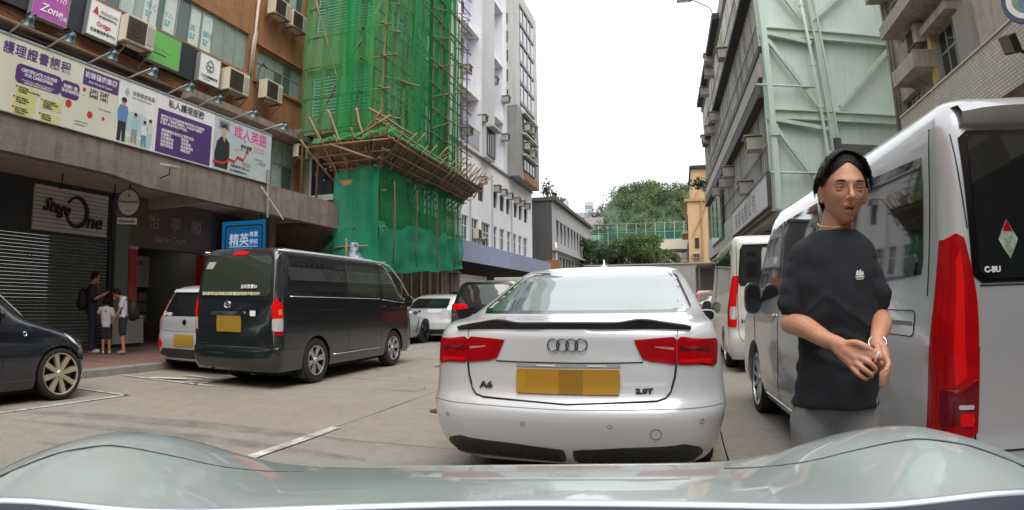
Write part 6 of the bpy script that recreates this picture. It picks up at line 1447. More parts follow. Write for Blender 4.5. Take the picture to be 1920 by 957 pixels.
CF=thing('court_fence',(-2,80,9),0,'tall green mesh fence of a sports court in front of the hill','fence'); cfm=mat('fence_green',(.10,.26,.22),.6)
for k in range(14):
    x=-13.0+1.25*k; mb=MB(); mb.tube([(x,80,8),(x,80,11.15)],.05,5); mb.obj('post',mat('post_pale_green',(.2,.34,.3),.6),CF,world=True)
for z in (8.9,9.9,11.1): mb=MB(); mb.tube([(-13,80,z),(4,80,z)],.03,4); mb.obj('rail',cfm,CF,world=True)
mb=MB(); mb.quad((-13,80.05,8),(4,80.05,8),(4,80.05,10.2),(-13,80.05,10.2)); mb.obj('mesh_panel',netmat('mesh_green',(.03,.12,.10),.6,.3),CF,world=True); bx('court_terrace',leaf_d,WL,-16,8,80.2,92,0,8.2)
mb=MB(); rows=[]
def hillz(x,y):
    t=(x+7.0)/17; a=24.5*math.exp(-abs(t)**2.6*1.3) if x<-7 else 24.5-.16*(x+7); d=max(0,min(1,(y-95)/35)); return 2+(a-2)*math.sin(d*PI/2)+.8*noise.noise(Vector((x*.2,y*.2,0)))
for j in range(16):
    y=92+4*j; rows.append([(x,y,hillz(x,y)) for x in range(-60,60,3)])
mb.grid(rows); HILL=mb.obj('hill',leaf_d,None,smooth=True); tag(HILL,kind='structure')
rnd=random.Random(5); cro={0:MB(),1:MB(),2:MB()}
for k in range(420):
    x=rnd.uniform(-34,14); y=rnd.uniform(96,132); z=hillz(x,y); s=rnd.uniform(1.0,2.2); l_=leaves((x,y,z+s*.4),(s,s,s*.8),150,.19,k,.5); m_=cro[rnd.choice([0,1,1,2] if rnd.random()<.6 else [0,1])]; n0=len(m_.v); m_.v+=l_.v; m_.f+=[tuple(i+n0 for i in f) for f in l_.f]
for k,m_ in ((0,leaf_a),(1,leaf_d),(2,leaf_y)): tag(cro[k].obj('hillside_wood',m_),['mid green tree canopy covering the distant hill','dark green tree canopy covering the distant hill','yellow green tree crowns scattered over the distant hill'][k],'wood',kind='stuff')
gT='trees at the end of the street'
tree('broadleaf_tree',-8.6,54,2.2,4.7,3.6,'dense dark green tree left of the others beside the grey house',leaf_d,11,16,240,.14,gT)
tree('broadleaf_tree',-5.9,52,1.6,4.5,3.4,'low spreading tree in the middle of the street-end group',leaf_d,12,16,240,.14,gT)
tree('broadleaf_tree',-3.0,52,1.6,5.6,3.6,'tallest yellow-green tree of the street-end group',leaf_a,13,20,260,.14,gT)
tree('broadleaf_tree',-1.3,55,1.6,4.4,2.6,'small tree at the right end of the street-end group by the white hall',leaf_a,14,12,220,.14,gT)
tree('broadleaf_tree',-4.5,56,2.0,5.0,4.0,'mid green tree behind the low spreading one',leaf_a,15,16,220,.15,gT)
wall_st=mat('wall_stained',(.42,.41,.38),.85,var=.6,vs=.6,streak=.6,dirt=.3)
rw=thing('retaining_wall',(-3,50.5,0),0,'pale retaining wall across the end of the street behind the sedan roof','wall'); bx('wall',wall_st,rw,-8,3.5,50.2,50.5,0,3.95); bx('coping',ghw,rw,-8,3.5,50.1,50.6,3.96,4.05)
for k in range(12):
    mb=MB(); mb.tube([(-7.8+.95*k,50.35,4.0),(-7.8+.95*k,50.35,4.6)],.025,4); mb.obj('rail_post',alu_dark,rw,world=True)

# ---- right: pale green gable building
gg=mat('cladding_pale_green',(.58,.70,.64),.75,var=.22,vs=.8,bump=.08,bs=12,streak=.22,streak_col=(.2,.28,.25)); gg2=mat('steel_pale_green',(.52,.63,.56),.6,var=.3,vs=2,streak=.3,streak_col=(.2,.22,.18)); slat_w=mat('slat_white',(.55,.55,.5),.6,var=.4,vs=3)
parap=mat('parapet_grey',(.45,.46,.44),.8,var=.4,vs=1,streak=.5); awn=mat('awning_dark',(.035,.033,.035),.7,var=.4); beam_l=mat('beam_pale',(.40,.38,.34),.8,var=.4,streak=.5)
GG=thing('green_gable_building',(5,20,0),0,'tenement with pale green steel-braced gable and slatted balconies over the street','building')
c15,s15=math.cos(R(15)),math.sin(R(15)); fg=Fr((2.9,18.6,0),(c15,s15,0),(0,0,1),(s15,-c15,0)); LG=5.15
# flashed sheets of cladding between the members
zs_=[3.76,6.74,9.46,12.2,15.0]; as_=[0.0,1.85,LG]
for i in range(2):
    for j in range(4):
        mb=MB(); fg.box(mb,as_[i],as_[i+1]-.004,zs_[j],zs_[j+1]-.004,-.12,0); mb.obj('cladding_panel',gg,GG,world=True)
for j,z in enumerate((6.74,9.46,12.2)): 
    mb=MB(); fg.box(mb,-.02,LG,z-.14,z+.12,.002,.14); fg.box(mb,-.02,LG,z+.10,z+.14,.002,.22); fg.box(mb,-.02,LG,z-.17,z-.13,.002,.20); mb.obj('floor_girder',gg2,GG,world=True)
mb=MB(); 
for (p0,p1) in (((1.66,12),(2.12,3.9)),): 
    for dx in (0,.22): mb.prism([(p0[0]+dx,p0[1]),(p0[0]+dx+.06,p0[1]),(p1[0]+dx+.06,p1[1]),(p1[0]+dx,p1[1])],lambda a,b:fg.p(a,b,.14),lambda a,b:fg.p(a,b,.26))
    mb.prism([(p0[0]+.05,p0[1]),(p0[0]+.24,p0[1]),(p1[0]+.24,p1[1]),(p1[0]+.05,p1[1])],lambda a,b:fg.p(a,b,.13),lambda a,b:fg.p(a,b,.19))
mb.obj('steel_column',gg2,GG,world=True)
mb=MB(); fg.box(mb,-.02,.16,3.76,15,.15,.30); fg.box(mb,-.04,.20,6.0,6.35,.14,.34); mb.obj('corner_post',gg2,GG,world=True)
def strut(a,b,w=.06,c=.17,name='diagonal_brace',m=None):
    A=Vector(a);B_=Vector(b); d=(B_-A).normalized(); n=Vector((-d.y,d.x))*w; mb=MB(); fg.poly(mb,[tuple(A-n),tuple(B_-n),tuple(B_+n),tuple(A+n)],c-.05,c+.05); mb.obj(name,m or gg2,GG,world=True)
for a,b in (((2.48,7.05),(4.75,9.3)),((1.85,9.95),(3.6,11.5)),((.2,9.15),(1.75,6.95)),((0.02,6.5),(1.0,5.2)),((.2,9.38),(1.72,9.15)),((.04,6.56),(1.98,6.30)),((.5,11.4),(1.65,9.7)),((1.0,5.2),(1.9,4.0))): strut(a,b)
for z,a0 in ((7.62,-.35),(4.88,-.1)): mb=MB(); mb.tube([fg.p(a0,z,.22),fg.p(1.62,z+.0,.24)],.035,6); mb.obj('tie_pipe',gg2,GG,smooth=True,world=True)
mb=MB(); mb.tube([fg.p(1.33,12,.34),fg.p(1.60,8.3,.34),fg.p(1.80,5.4,.34),fg.p(1.95,3.9,.34)],.05,8); mb.obj('down_pipe',gg2,GG,smooth=True,world=True)
for t in (.2,.45,.62,.8):
    p=fg.p(1.33+.5*t*1.2,12-8.1*t,.34); mb=MB(); mb.cbox(p,(.16,.10,.10)); mb.obj('pipe_bracket',gg2,GG,world=True)
mb=MB(); fg.box(mb,2.15,5.0,3.8,5.85,.02,.16); mb.obj('lower_grey_panel',mat('panel_grey_green',(.12,.13,.12),.8,var=.5),GG,world=True); mb=MB(); fg.box(mb,2.1,2.32,3.8,6.0,.17,.3); mb.obj('dark_post',mat('post_dark_grey',(.07,.08,.09),.7),GG,world=True)
mb=MB(); mb.tube([fg.p(4.62,15,.1),fg.p(5.08,6.2,.1)],.06,6); mb.tube([fg.p(4.78,15,.2),fg.p(5.24,6.2,.2)],.04,6); mb.obj('corner_pipe',pipe_brown,GG,smooth=True,world=True)
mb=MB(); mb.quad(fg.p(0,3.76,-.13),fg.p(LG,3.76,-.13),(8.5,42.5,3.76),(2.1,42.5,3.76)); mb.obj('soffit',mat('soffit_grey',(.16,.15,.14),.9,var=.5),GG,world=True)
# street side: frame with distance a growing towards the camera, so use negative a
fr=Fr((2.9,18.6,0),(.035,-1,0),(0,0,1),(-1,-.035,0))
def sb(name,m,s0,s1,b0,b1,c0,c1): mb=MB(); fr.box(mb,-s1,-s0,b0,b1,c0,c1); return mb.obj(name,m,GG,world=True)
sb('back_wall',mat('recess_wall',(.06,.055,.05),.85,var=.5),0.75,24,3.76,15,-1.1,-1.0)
sb('parapet',parap,.0,24,3.80,4.98,-.12,0.02)
for z0,zt in ((4.98,7.3),(9.0,11.15),(11.9,14.2)):
    for k in range(60):
        s=.2+.37*k
        if s<22: sb('slat',slat_w if random.random()<.8 else beam_l,s,s+.045,z0,zt-.02,-.10,-.05)
sb('awning_board',awn,.1,23,7.32,7.44,-.1,.22); sb('awning_slope',awn,.1,23,7.44,7.95,-.05,.12); sb('edge_beam',beam_l,.0,24,7.96,8.40,-.05,.14); sb('rail_dark',awn,.0,24,8.75,9.0,-.06,.08); sb('upper_parapet',beam_l,0,24,8.41,8.74,-.08,.04)
sb('awning_board',awn,.6,22,11.2,11.32,-.1,.28); sb('awning_slope',awn,.6,22,11.33,11.75,-.05,.15); sb('edge_beam',beam_l,.0,24,11.76,11.9,-.05,.1); sb('awning_board',awn,9,23,14.3,14.6,-.1,.4); sb('roof_beam',beam_l,0,24,14.25,15.0,-.1,.05)
for z in (5.9,9.9,12.9): sb('mid_rail',beam_l,.1,22,z,z+.05,-.045,-.01)
for s in (.5,4.6,9.4,14.4,20): sb('fin_wall',beam_l,s,s+.16,4.98,14.2,-.9,-.101)
sb('window_frame_dark',alu_dark,13.5,20,4.3,6.9,.03,.08); 
for k in range(8): sb('window_pane',glass_lt if k%3 else glass_dk,13.6+.8*k,14.35+.8*k,4.4,6.8,.085,.10)
for k in range(9): mb=MB(); mb.tube([fr.p(-.8-1.3*k,3.6,-.4),fr.p(-1.2-1.3*k,3.55,-1.6)],.05,6); mb.obj('soffit_pipe',pipe_m,GG,smooth=True,world=True)
sb('edge_soffit_beam',parap,0,24,3.6,3.76,-.5,-.13)
mb=MB(); mb.quad((2.1,42.6,3.7),(8,42.6,3.7),(8,42.6,15),(2.1,42.6,15)); mb.obj('far_wall',parap,GG,world=True)
bx('ground_floor_wall',mat('ground_shop_dark',(.06,.055,.05),.8,var=.5),GG,5.4,5.6,19,42,.1,3.75)
r=thing('shop_name_board',(2.8,22,3.9),0,'long pale sign board with grey characters along the green gable building','sign')
mb=MB(); fr.box(mb,-9.0,-.05,3.92,4.92,.03,.13); mb.obj('board',mat('board_pale_grey',(.60,.62,.64),.6,var=.3,streak=.3),r,world=True); mb=MB()
for d in ((-9.04,-.01,4.92,4.97),(-9.04,-.01,3.87,3.92),(-.05,-.0,3.92,4.92)): fr.box(mb,*d,.02,.16)
mb.obj('frame',alu_dark,r,world=True); text(fr,'東業有限公司',-8.2,4.12,.133,.72,mat('letter_grey',(.20,.21,.22),.6),r,sx=1.25,sp=1.15,bold=.01)
gR='window air conditioners on the green gable building'
for i,(y,z,lab) in enumerate(((26.38,11.7,'window air conditioner with twin openings under the top awning'),(32.6,14.0,'topmost small window air conditioner of the stack against the sky'),(33.4,13.5,'second window air conditioner of the stack against the sky'),(37,13.6,'lone window air conditioner sticking out into the sky'),(32.47,10.6,'upper of three window air conditioners stepping down against the sky'),(35.06,10.6,'middle of three window air conditioners stepping down against the sky'),(38.66,11.0,'lowest of three window air conditioners stepping down against the sky'),(20.33,6.0,'large window air conditioner just above the awning corner by the sign board'),(27.82,6.6,'window air conditioner with two dark openings above the far end of the sign board'),(29.59,6.45,'pale window air conditioner under the one with two dark openings'),(33.4,6.7,'window air conditioner at the far end of the balconies next to the yellow building'),(22.7,4.95,'window air conditioner sitting on the sign board top edge'))):
    place(wu,(2.9-.035*(y-18.6)-.45,y,z),PI,lab,gR,1.05)
# plants on the balcony end
r=thing('balcony_plant',(2.0,41.5,8.6),0,'straggly plant spilling from the balcony next to the yellow building','plant'); mb=MB(); mb.tube([(0,0,0),(-.4,0,.3),(-1.0,0,.25)],.03,4); mb.obj('stem',bark,r); leaves((-.5,0,.3),(.8,.6,.5),160,.12,77,.2).obj('foliage',leaf_d,r)
# ---- yellow building at the end
ye=mat('render_peach',(.55,.36,.19),.85,var=.35,vs=.8,streak=.3,streak_col=(.32,.2,.1)); ye2=mat('render_peach_dark',(.40,.24,.12),.85,var=.3)
YB=thing('peach_building',(2,60,0),0,'narrow peach coloured building between the hill and the balconies','building')
bx('lower_block',ye,YB,1.0,5.0,60,72,0,10.7); bx('upper_block',ye,YB,1.5,5.0,60.3,72,10.7,13.9); bx('roof',dark_in,YB,1.35,5,60.0,72,13.9,14.2); bx('ledge',ye2,YB,.7,5,59.8,72,10.6,10.85)
mb=MB(); mb.tube([(1.7,59.95,10.9),(3.1,59.95,13.8)],.06,5); mb.tube([(1.4,59.9,7.2),(3.0,59.9,10.5)],.06,5); mb.tube([(2.35,59.85,4),(2.35,59.85,10.6)],.08,5); mb.obj('stair_brace',ye2,YB,world=True)
fy=FX(1.0); fyl=Fr((1.0,60,0),(0,-1,0),(0,0,1),(-1,0,0))
for z in (2.2,5.0,7.8): 
    window(fyl,-6,-1,z,z+1.7,YB,alu_dark,glass_dk,4,(0,1),c=.02,fw=.06); mb=MB(); fyl.box(mb,-7,-.3,z-.3,z-.1,.03,.6); mb.obj('balcony_slab',ye2,YB,world=True)
window(FY(60),1.6,2.0,6.0,7.0,YB,alu_dark,glass_dk,1,(0,1),c=.02); window(FY(60.3),2.6,3.2,11.6,12.6,YB,alu_dark,glass_dk,1,(0,1),c=.02)
place(wu,(1.7,59.6,5.0),-PI/2,'window air conditioner low on the peach building')
# cluttered sheds at its foot
r=thing('street_stall',(1.6,44,0),0,'wooden stall posts and roof at the kerb below the peach building','stall'); bx('roof',mat('stall_roof',(.16,.14,.13),.8),r,1.2,3.4,42,46,3.3,3.45)
for x in (1.3,2.3,3.3): bx('post',mat('stall_post',(.3,.24,.18),.8),r,x,x+.12,42.1,42.2,0,3.3)
bx('back_board',mat('stall_board',(.2,.2,.19),.8,var=.5),r,1.2,3.4,45.9,46,0,3.3)
# ---- what closes the street behind the lens (seen only in windows and paint)
RB=thing('rear_tenement',(0,-36,0),0,'beige tenement closing the street behind the camera','building')
rw_=mat('render_rear',(.38,.36,.32),.85,var=.5,streak=.4); Fb=Fr((0,-34,0),(-1,0,0),(0,0,1),(0,1,0)); ob_=[(-14+2.6*i,-12.5+2.6*i,4.2+3*j,5.8+3*j) for i in range(12) for j in range(4)]
mb=MB(); walltiles(Fb,mb,-18,20,0,17,ob_,.2); mb.obj('wall',rw_,RB,world=True)
for o_ in ob_: window(Fb,*o_,RB,alu_dark,glass_dk,2,(0,1),c=-.15,fw=.06,panes=False)
# ---- near right tenement
cr_=mat('render_beige_stained',(.42,.38,.31),.9,var=.6,vs=.9,bump=.35,bs=18,streak=.6,streak_col=(.12,.10,.08),dirt=.35); tile_m=mat('mosaic_tiles',(.62,.57,.49),.5,var=.4,vs=2,brick=(.12,.065,.012,(R(90),0,R(90))),streak=.3)
NT=thing('stained_tenement',(6.6,12,0),0,'stained beige tenement at the upper right with a mosaic-tiled canopy band','building')
fn=Fr((6.6,0,0),(0,-1,0),(0,0,1),(-1,0,0))
W_=[(-16.75,-16.2,8.0,9.3),(-14.3,-12.95,6.0,7.35),(-17.0,-15.6,5.6,6.5),(-15.0,-14.3,8.7,9.8),(-9.5,-8.2,6.1,7.4)]
bx('street_side_block',cr_,NT,6.6,12,-34,-2.02,4.7,16); bx('street_side_canopy',conc,NT,5.8,8.0,-34,-4.02,4.4,5.5); bx('street_side_shops',shop_dark,NT,8.0,8.2,-34,-4.02,.1,4.4)
mb=MB(); walltiles(fn,mb,-17.6,2,5.4,14,W_,.2); mb.quad((6.6,17.6,3),(12,17.6,3),(12,17.6,14),(6.6,17.6,14)); mb.obj('wall',cr_,NT,world=True)
for w_ in W_: window(fn,*w_,NT,alu,glass_dk,3 if w_[1]-w_[0]>1 else 1,(0,.6,1),c=-.15,fw=.05)
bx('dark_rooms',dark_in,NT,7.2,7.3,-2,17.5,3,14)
for (a0,a1,z) in ((-16.0,-12.4,7.95),): mb=MB(); fn.box(mb,a0,a1,z,z+.35,.002,.75); mb.obj('balcony_slab',cr_,NT,world=True)
mb=MB(); fn.box(mb,-17.2,-15.2,9.6,9.75,.002,.6); mb.obj('window_hood',cr_,NT,world=True)
mb=MB(); fn.box(mb,-14.5,-14.32,5.5,7.5,.002,.10); mb.obj('yellow_strip',mat('strip_yellow',(.5,.42,.15),.8),NT,world=True); mb=MB(); fn.box(mb,-12.9,-12.1,6.0,7.2,.002,.12); mb.obj('grey_board',mat('board_grey2',(.25,.24,.22),.8),NT,world=True); mb=MB(); fn.box(mb,-14.4,-12.8,7.36,7.55,.002,.3); mb.obj('window_hood',cr_,NT,world=True)
mb=MB(); mb.tube([fn.p(-17.3,5,.08),fn.p(-17.3,14,.08)],.06,6); mb.tube([fn.p(-17.05,5,.08),fn.p(-17.05,14,.08)],.04,6); mb.obj('drain_pipe',pipe_m,NT,smooth=True,world=True)
bx('tiled_band',tile_m,NT,5.8,6.0,-4,15.2,4.45,5.52); bx('band_coping',mat('coping_pale',(.5,.48,.44),.8),NT,5.77,6.05,-4,15.2,5.521,5.56)
bx('canopy_slab',soffit,NT,6.0,9,-4,15.2,4.5,4.7); bx('shop_front',mat('shop_front_dark',(.05,.05,.05),.6,var=.5),NT,8.0,8.2,-4,17,.1,4.5)
mb=MB(); fn.box(mb,-15.9,-14.3,6.55,6.62,.0,.62); fn.box(mb,-15.9,-15.85,6.62,7.0,.0,.62); fn.box(mb,-14.35,-14.3,6.62,7.0,.0,.62); fn.box(mb,-15.85,-14.35,6.62,6.95,.58,.62); mb.obj('unit_shelf',cr_,NT,world=True)
place(ou,(6.25,15.35,6.66),PI,'condenser unit in the concrete shelf on the stained tenement',None,.85); place(ou,(6.3,15.0,7.35),PI,'condenser unit stacked above the shelf on the stained tenement',None,.8); place(ou,(6.2,16.3,9.75),PI,'condenser unit at the top edge, over the hood of the stained tenement',None,.8)
r=thing('wall_floodlight',(5.7,8.9,4.9),0,'black square floodlight on the tiled canopy band','floodlight'); mb=MB(); mb.cbox((5.42,8.95,4.92),(.12,.34,.30),Matrix.Rotation(R(-25),3,'Y')@Matrix.Rotation(R(15),3,'X')); mb.obj('housing',plastic,r,world=True,bevel=.015); mb=MB(); mb.tube([(5.5,8.8,4.75),(5.65,8.8,4.7),(5.80,8.8,4.72)],.03,6); mb.obj('bracket',plastic,r,world=True); mb=MB(); mb.cbox((5.36,8.95,4.90),(.02,.28,.24),Matrix.Rotation(R(-25),3,'Y')@Matrix.Rotation(R(15),3,'X')); mb.obj('lens',mat('lens_brown',(.12,.09,.06),.2,coat=1.),r,world=True)
r=thing('round_sign',(5.4,8.5,5.3),0,'round sign with a dark blue rim at the top right corner','sign'); rs=Fr((5.55,8.5,5.42),(.85,-.5,0),(0,0,1),(-.5,-.85,0))
for nm,q0,c0,c1,m_ in (('rim',.36,0,.06,mat('sign_rim_navy',(.015,.02,.12),.4,coat=.4)),('face',.29,.061,.066,sign_white),('picture',.2,.067,.07,mat('picture_green',(.2,.4,.1),.5,var=.8,vs=8,col2=(.1,.15,.4)))):
    mb=MB(); rs.poly(mb,[(q0*math.cos(2*PI*k/32),q0*math.sin(2*PI*k/32)) for k in range(32)],c0,c1); mb.obj(nm,m_,r,world=True)
mb=MB(); mb.tube([(5.6,8.45,5.1),(5.8,8.4,5.0)],.025,6); mb.obj('bracket',plastic,r,world=True)
r=thing('street_lamp',(3.0,30,15.5),0,'street lamp head on a thin arm reaching out at the top of the sky','street lamp'); mb=MB(); mb.tube([(2.6,30,15.2),(2.3,30,16.1),(1.6,30,16.55),(1.3,30,16.6)],.04,6); mb.obj('arm',pipe_m,r,smooth=True,world=True); mb=MB(); mb.cbox((1.0,30,16.6),(.75,.22,.10)); mb.obj('lamp_head',mat('lamp_head_dark',(.1,.1,.11),.4),r,world=True,bevel=.03); mb=MB(); mb.cbox((1.0,30,16.545),(.55,.16,.02)); mb.obj('lens',lamp_clear,r,world=True)
for o in (ou_master,wu):
    for c in kids(o): bpy.data.objects.remove(c)
    bpy.data.objects.remove(o)
# ================================================================ PEOPLE
skin=mat('skin',(.60,.32,.20),.48,var=.3,vs=14,col2=(.50,.22,.14),bump=.15,bs=160); skin.node_tree.nodes['Principled BSDF'].inputs['Subsurface Weight'].default_value=.08
skin.node_tree.nodes['Principled BSDF'].inputs['Subsurface Radius'].default_value=(.02,.008,.004)
hair_m=mat('hair_black',(.009,.0075,.007),.5,spec=.25,bump=.4,bs=90); tee=mat('cotton_black',(.017,.020,.027),.92,var=.3,vs=4,bump=.25,bs=220); jean=mat('trousers_grey',(.24,.245,.255),.9,var=.4,vs=5,bump=.2,bs=150)
shoe_m=mat('shoe_white',(.55,.55,.55),.6); lip=mat('lips',(.36,.11,.09),.4); mouth_m=mat('mouth_dark',(.05,.012,.012),.5); eye_w=mat('eye_white',(.6,.58,.55),.2,coat=1.); eye_d=mat('eye_dark',(.015,.008,.005),.1,coat=1.); gold_m=mat('gold_chain',(.75,.52,.22),.25,1.)
white_tee=mat('cotton_white',(.80,.79,.86),.9,var=.1,bump=.2,bs=120); dark_cloth=mat('cotton_charcoal',(.03,.03,.033),.9,var=.2); navy_cloth=mat('cotton_navy',(.02,.02,.045),.9); bag_m=mat('bag_black',(.012,.013,.015),.6)
def sph(mb,c,r,n=10,m=8,rot=None):
    rx,ry,rz=r if isinstance(r,(tuple,list)) else (r,r,r); rows=[]
    for j in range(m+1):
        t=PI*j/m
        if j in (0,m): t=max(.02,min(PI-.02,t))
        row=[]
        for i in range(n):
            g=2*PI*i/n; p=Vector((rx*math.sin(t)*math.cos(g),ry*math.sin(t)*math.sin(g),rz*math.cos(t)))
            if rot: p=rot@p
            row.append(tuple(p+Vector(c)))
        rows.append(row)
    mb.grid(rows,True); k=len(mb.v); mb.f.append(tuple(range(k-n,k))[::-1]); mb.f.append(tuple(range(k-n*(m+1),k-n*m))); return mb
def chain(mb,pts,rs,n=12,caps=True):
    """tapered limb through joints, round at both ends"""
    P=[Vector(p) for p in pts]; Q=[];RR=[]
    for i in range(len(P)-1):
        for k in range(5):
            t=k/5; Q.append(P[i].lerp(P[i+1],t)); RR.append(rs[i]*(1-t)+rs[i+1]*t)
    Q.append(P[-1]); RR.append(rs[-1])
    # soften the bends
    for _ in range(2): Q=[Q[0]]+[(Q[i-1]+Q[i]*2+Q[i+1])/4 for i in range(1,len(Q)-1)]+[Q[-1]]
    mb.tube(Q,RR,n); sph(mb,Q[0],RR[0]*.98,n,6); sph(mb,Q[-1],RR[-1]*.98,n,6); return mb
def remesh(mb,name,m,parent,voxel,smooth=4,fn=None,angle=None):
    o=mb.obj(name,m,None); r=o.modifiers.new('r','REMESH'); r.mode='VOXEL'; r.voxel_size=voxel
    if smooth: s=o.modifiers.new('s','SMOOTH'); s.factor=.5; s.iterations=smooth
    dg=bpy.context.evaluated_depsgraph_get(); me=bpy.data.meshes.new_from_object(o.evaluated_get(dg)); old=o.data; bpy.data.objects.remove(o); bpy.data.meshes.remove(old)
    if fn:
        for v in me.vertices: v.co=fn(v.co.copy())
    for p in me.polygons: p.use_smooth=True
    if not me.materials: me.materials.append(m)
    n=bpy.data.objects.new(name,me); COL.objects.link(n); n.parent=parent; return n
HR=Matrix.Translation((.048,-.03,1.565))@Matrix.Rotation(R(17),4,'Z')@Matrix.Rotation(R(4),4,'X')@Matrix.Rotation(R(3),4,'Y')
def headpt(d):
    x,y,z=d; p=Vector((x*.074,y*.094,z*.118))
    if p.z<0:
        t=min(1,-p.z/.118); p.x*=1-.38*t**1.6; 
        if p.y<0: p.y*=1-.10*t
        else: p.y*=1-.55*t
    f=max(0,-y)
    p.y-=.010*math.exp(-((p.z-.022)/.014)**2-((abs(p.x)-.02)/.035)**2)*(f>0)   # brow
    for s in (-1,1): p.y+=.010*math.exp(-((p.x-s*.031)/.017)**2-((p.z-.001)/.014)**2)*(f>.2)
    for s in (-1,1): p.y-=.008*math.exp(-((p.x-s*.040)/.016)**2-((p.z+.028)/.018)**2)*(f>.2)   # cheek bones
    for s in (-1,1): p.y+=.004*math.exp(-((p.x-s*.038)/.012)**2-((p.z+.065)/.02)**2)*(f>.2)
    p.y-=.012*math.exp(-(p.x/.020)**2-((p.z+.104)/.014)**2)*(f>0)   # chin
    p.y-=.004*math.exp(-(p.x/.024)**2-((p.z+.066)/.02)**2)*(f>.2)
    return p
def build_man():
    az=R(16.2); bx_,by_=.61-.085*math.cos(az),2.10+.085*math.sin(az)
    r=thing('person',(bx_,by_,0),-az,'young man in a black T-shirt, hands clasped, standing beside the silver minivan','person')
    H=lambda x,y,z:tuple(HR@Vector((x,y,z)))
    mb=MB(); rows=[];n,m=56,44
    for j in range(m+1):
        t=max(.03,min(PI-.03,PI*j/m)); rows.append([tuple(HR@headpt((math.sin(t)*math.cos(2*PI*i/n),math.sin(t)*math.sin(2*PI*i/n),math.cos(t)))) for i in range(n)])
    mb.grid(rows,True); k=len(mb.v); mb.f.append(tuple(range(k-n,k))[::-1]); mb.f.append(tuple(range(0,n)))
    # nose, lips, ears
    chain(mb,[H(0,-.094,.012),H(0,-.103,-.012),H(0,-.114,-.030)],[.0055,.008,.0105],10); sph(mb,H(.011,-.102,-.034),.008); sph(mb,H(-.011,-.102,-.034),.008)
    chain(mb,[H(-.020,-.085,-.058),H(-.006,-.094,-.054),H(.006,-.094,-.054),H(.020,-.085,-.058)],[.0035,.0055,.0055,.0035],8); chain(mb,[H(-.016,-.084,-.077),H(0,-.092,-.079),H(.016,-.084,-.077)],[.004,.006,.004],8)
    er=(HR.to_3x3())
    for s in (-1,1): sph(mb,H(s*.077,.006,-.012),(.009,.019,.031),10,8,er@Matrix.Rotation(s*R(18),3,'Z')); sph(mb,H(s*.073,-.002,-.035),(.007,.010,.012),8,6,er)
    # neck, torso core, arms
    chain(mb,[H(0,.03,-.05),(.022,.005,1.47),(.005,.012,1.40),(.0,.015,1.33)],[.052,.052,.058,.075],16)
    sph(mb,(0,.012,1.355),(.090,.050,.045),16,10)
    chain(mb,[(0,.01,1.33),(0,.01,1.15),(0,.01,.95)],[.080,.075,.078],16)
    chain(mb,[(-.085,.01,1.335),(-.120,.005,1.24),(-.150,-.02,1.125)],[.028,.032,.035],14); chain(mb,[(-.150,-.02,1.125),(-.095,-.105,1.118),(-.02,-.195,1.080),(.012,-.215,1.072)],[.036,.037,.027,.0225],14)
    chain(mb,[(.085,.01,1.335),(.118,.016,1.24),(.150,.026,1.14)],[.028,.032,.035],14); chain(mb,[(.150,.026,1.14),(.156,-.06,1.12),(.140,-.165,1.085),(.135,-.195,1.068)],[.035,.035,.026,.022],14)
    # image-left hand, back towards the lens
    chain(mb,[(.008,-.212,1.073),(.040,-.235,1.060),(.075,-.255,1.046)],[.0235,.0225,.0165],12); chain(mb,[(.012,-.215,1.066),(.040,-.238,1.038),(.060,-.258,1.014)],[.0225,.0215,.0155],12); chain(mb,[(.02,-.22,1.07),(.05,-.245,1.047),(.072,-.260,1.030)],[.0225,.021,.0165],12)
    Fs=[[(.078,-.258,1.050),(.112,-.274,1.043),(.135,-.268,1.024),(.141,-.254,1.010)],[(.076,-.264,1.035),(.109,-.286,1.022),(.131,-.280,1.002),(.129,-.265,.990)],[(.068,-.266,1.020),(.096,-.289,1.001),(.118,-.283,.984),(.118,-.268,.976)],[(.058,-.262,1.006),(.078,-.281,.986),(.098,-.278,.972),(.104,-.265,.968)],
        [(.035,-.235,1.068),(.072,-.262,1.076),(.103,-.272,1.064),(.122,-.270,1.050)]]
    for i,f in enumerate(Fs): q=[.0092,.0084,.0077,.0064] if i<3 else [.009,.008,.0072,.0062] if i==3 else [.0145,.0115,.010,.0082]; chain(mb,f,q,10)
    # image-right hand, knuckles outwards, fingers curling down and back
    chain(mb,[(.135,-.195,1.068),(.150,-.222,1.045),(.158,-.243,1.028)],[.0235,.0215,.0155],12); chain(mb,[(.134,-.195,1.062),(.148,-.220,1.025),(.157,-.240,.998)],[.0225,.0205,.0145],12); chain(mb,[(.135,-.195,1.065),(.150,-.221,1.035),(.158,-.242,1.013)],[.0225,.0205,.0155],12)
    for i in range(4):
        a=.0145*i; s_=[1,1.08,1,.8][i]; chain(mb,[(.157,-.240,1.030-a),(.169-.002*i,-.262,1.016-a),(.160-.002*i,-.262-.022*s_,.998-a*.9),(.144,-.262-.020*s_,.986-a*.8)],[.0098,.0090,.0082,.0068],10)
    chain(mb,[(.128,-.212,1.060),(.134,-.245,1.064),(.140,-.270,1.050),(.143,-.285,1.034)],[.0145,.0112,.0098,.008],10)
    # lower body
    for s in (-1,1): chain(mb,[(s*.062,.01,.90),(s*.078,.0,.5),(s*.09,.02,.10)],[.070,.055,.038],12); chain(mb,[(s*.09,.02,.06),(s*.10,-.12,.04)],[.035,.028],10)
    remesh(mb,'body',skin,r,.0038,2)
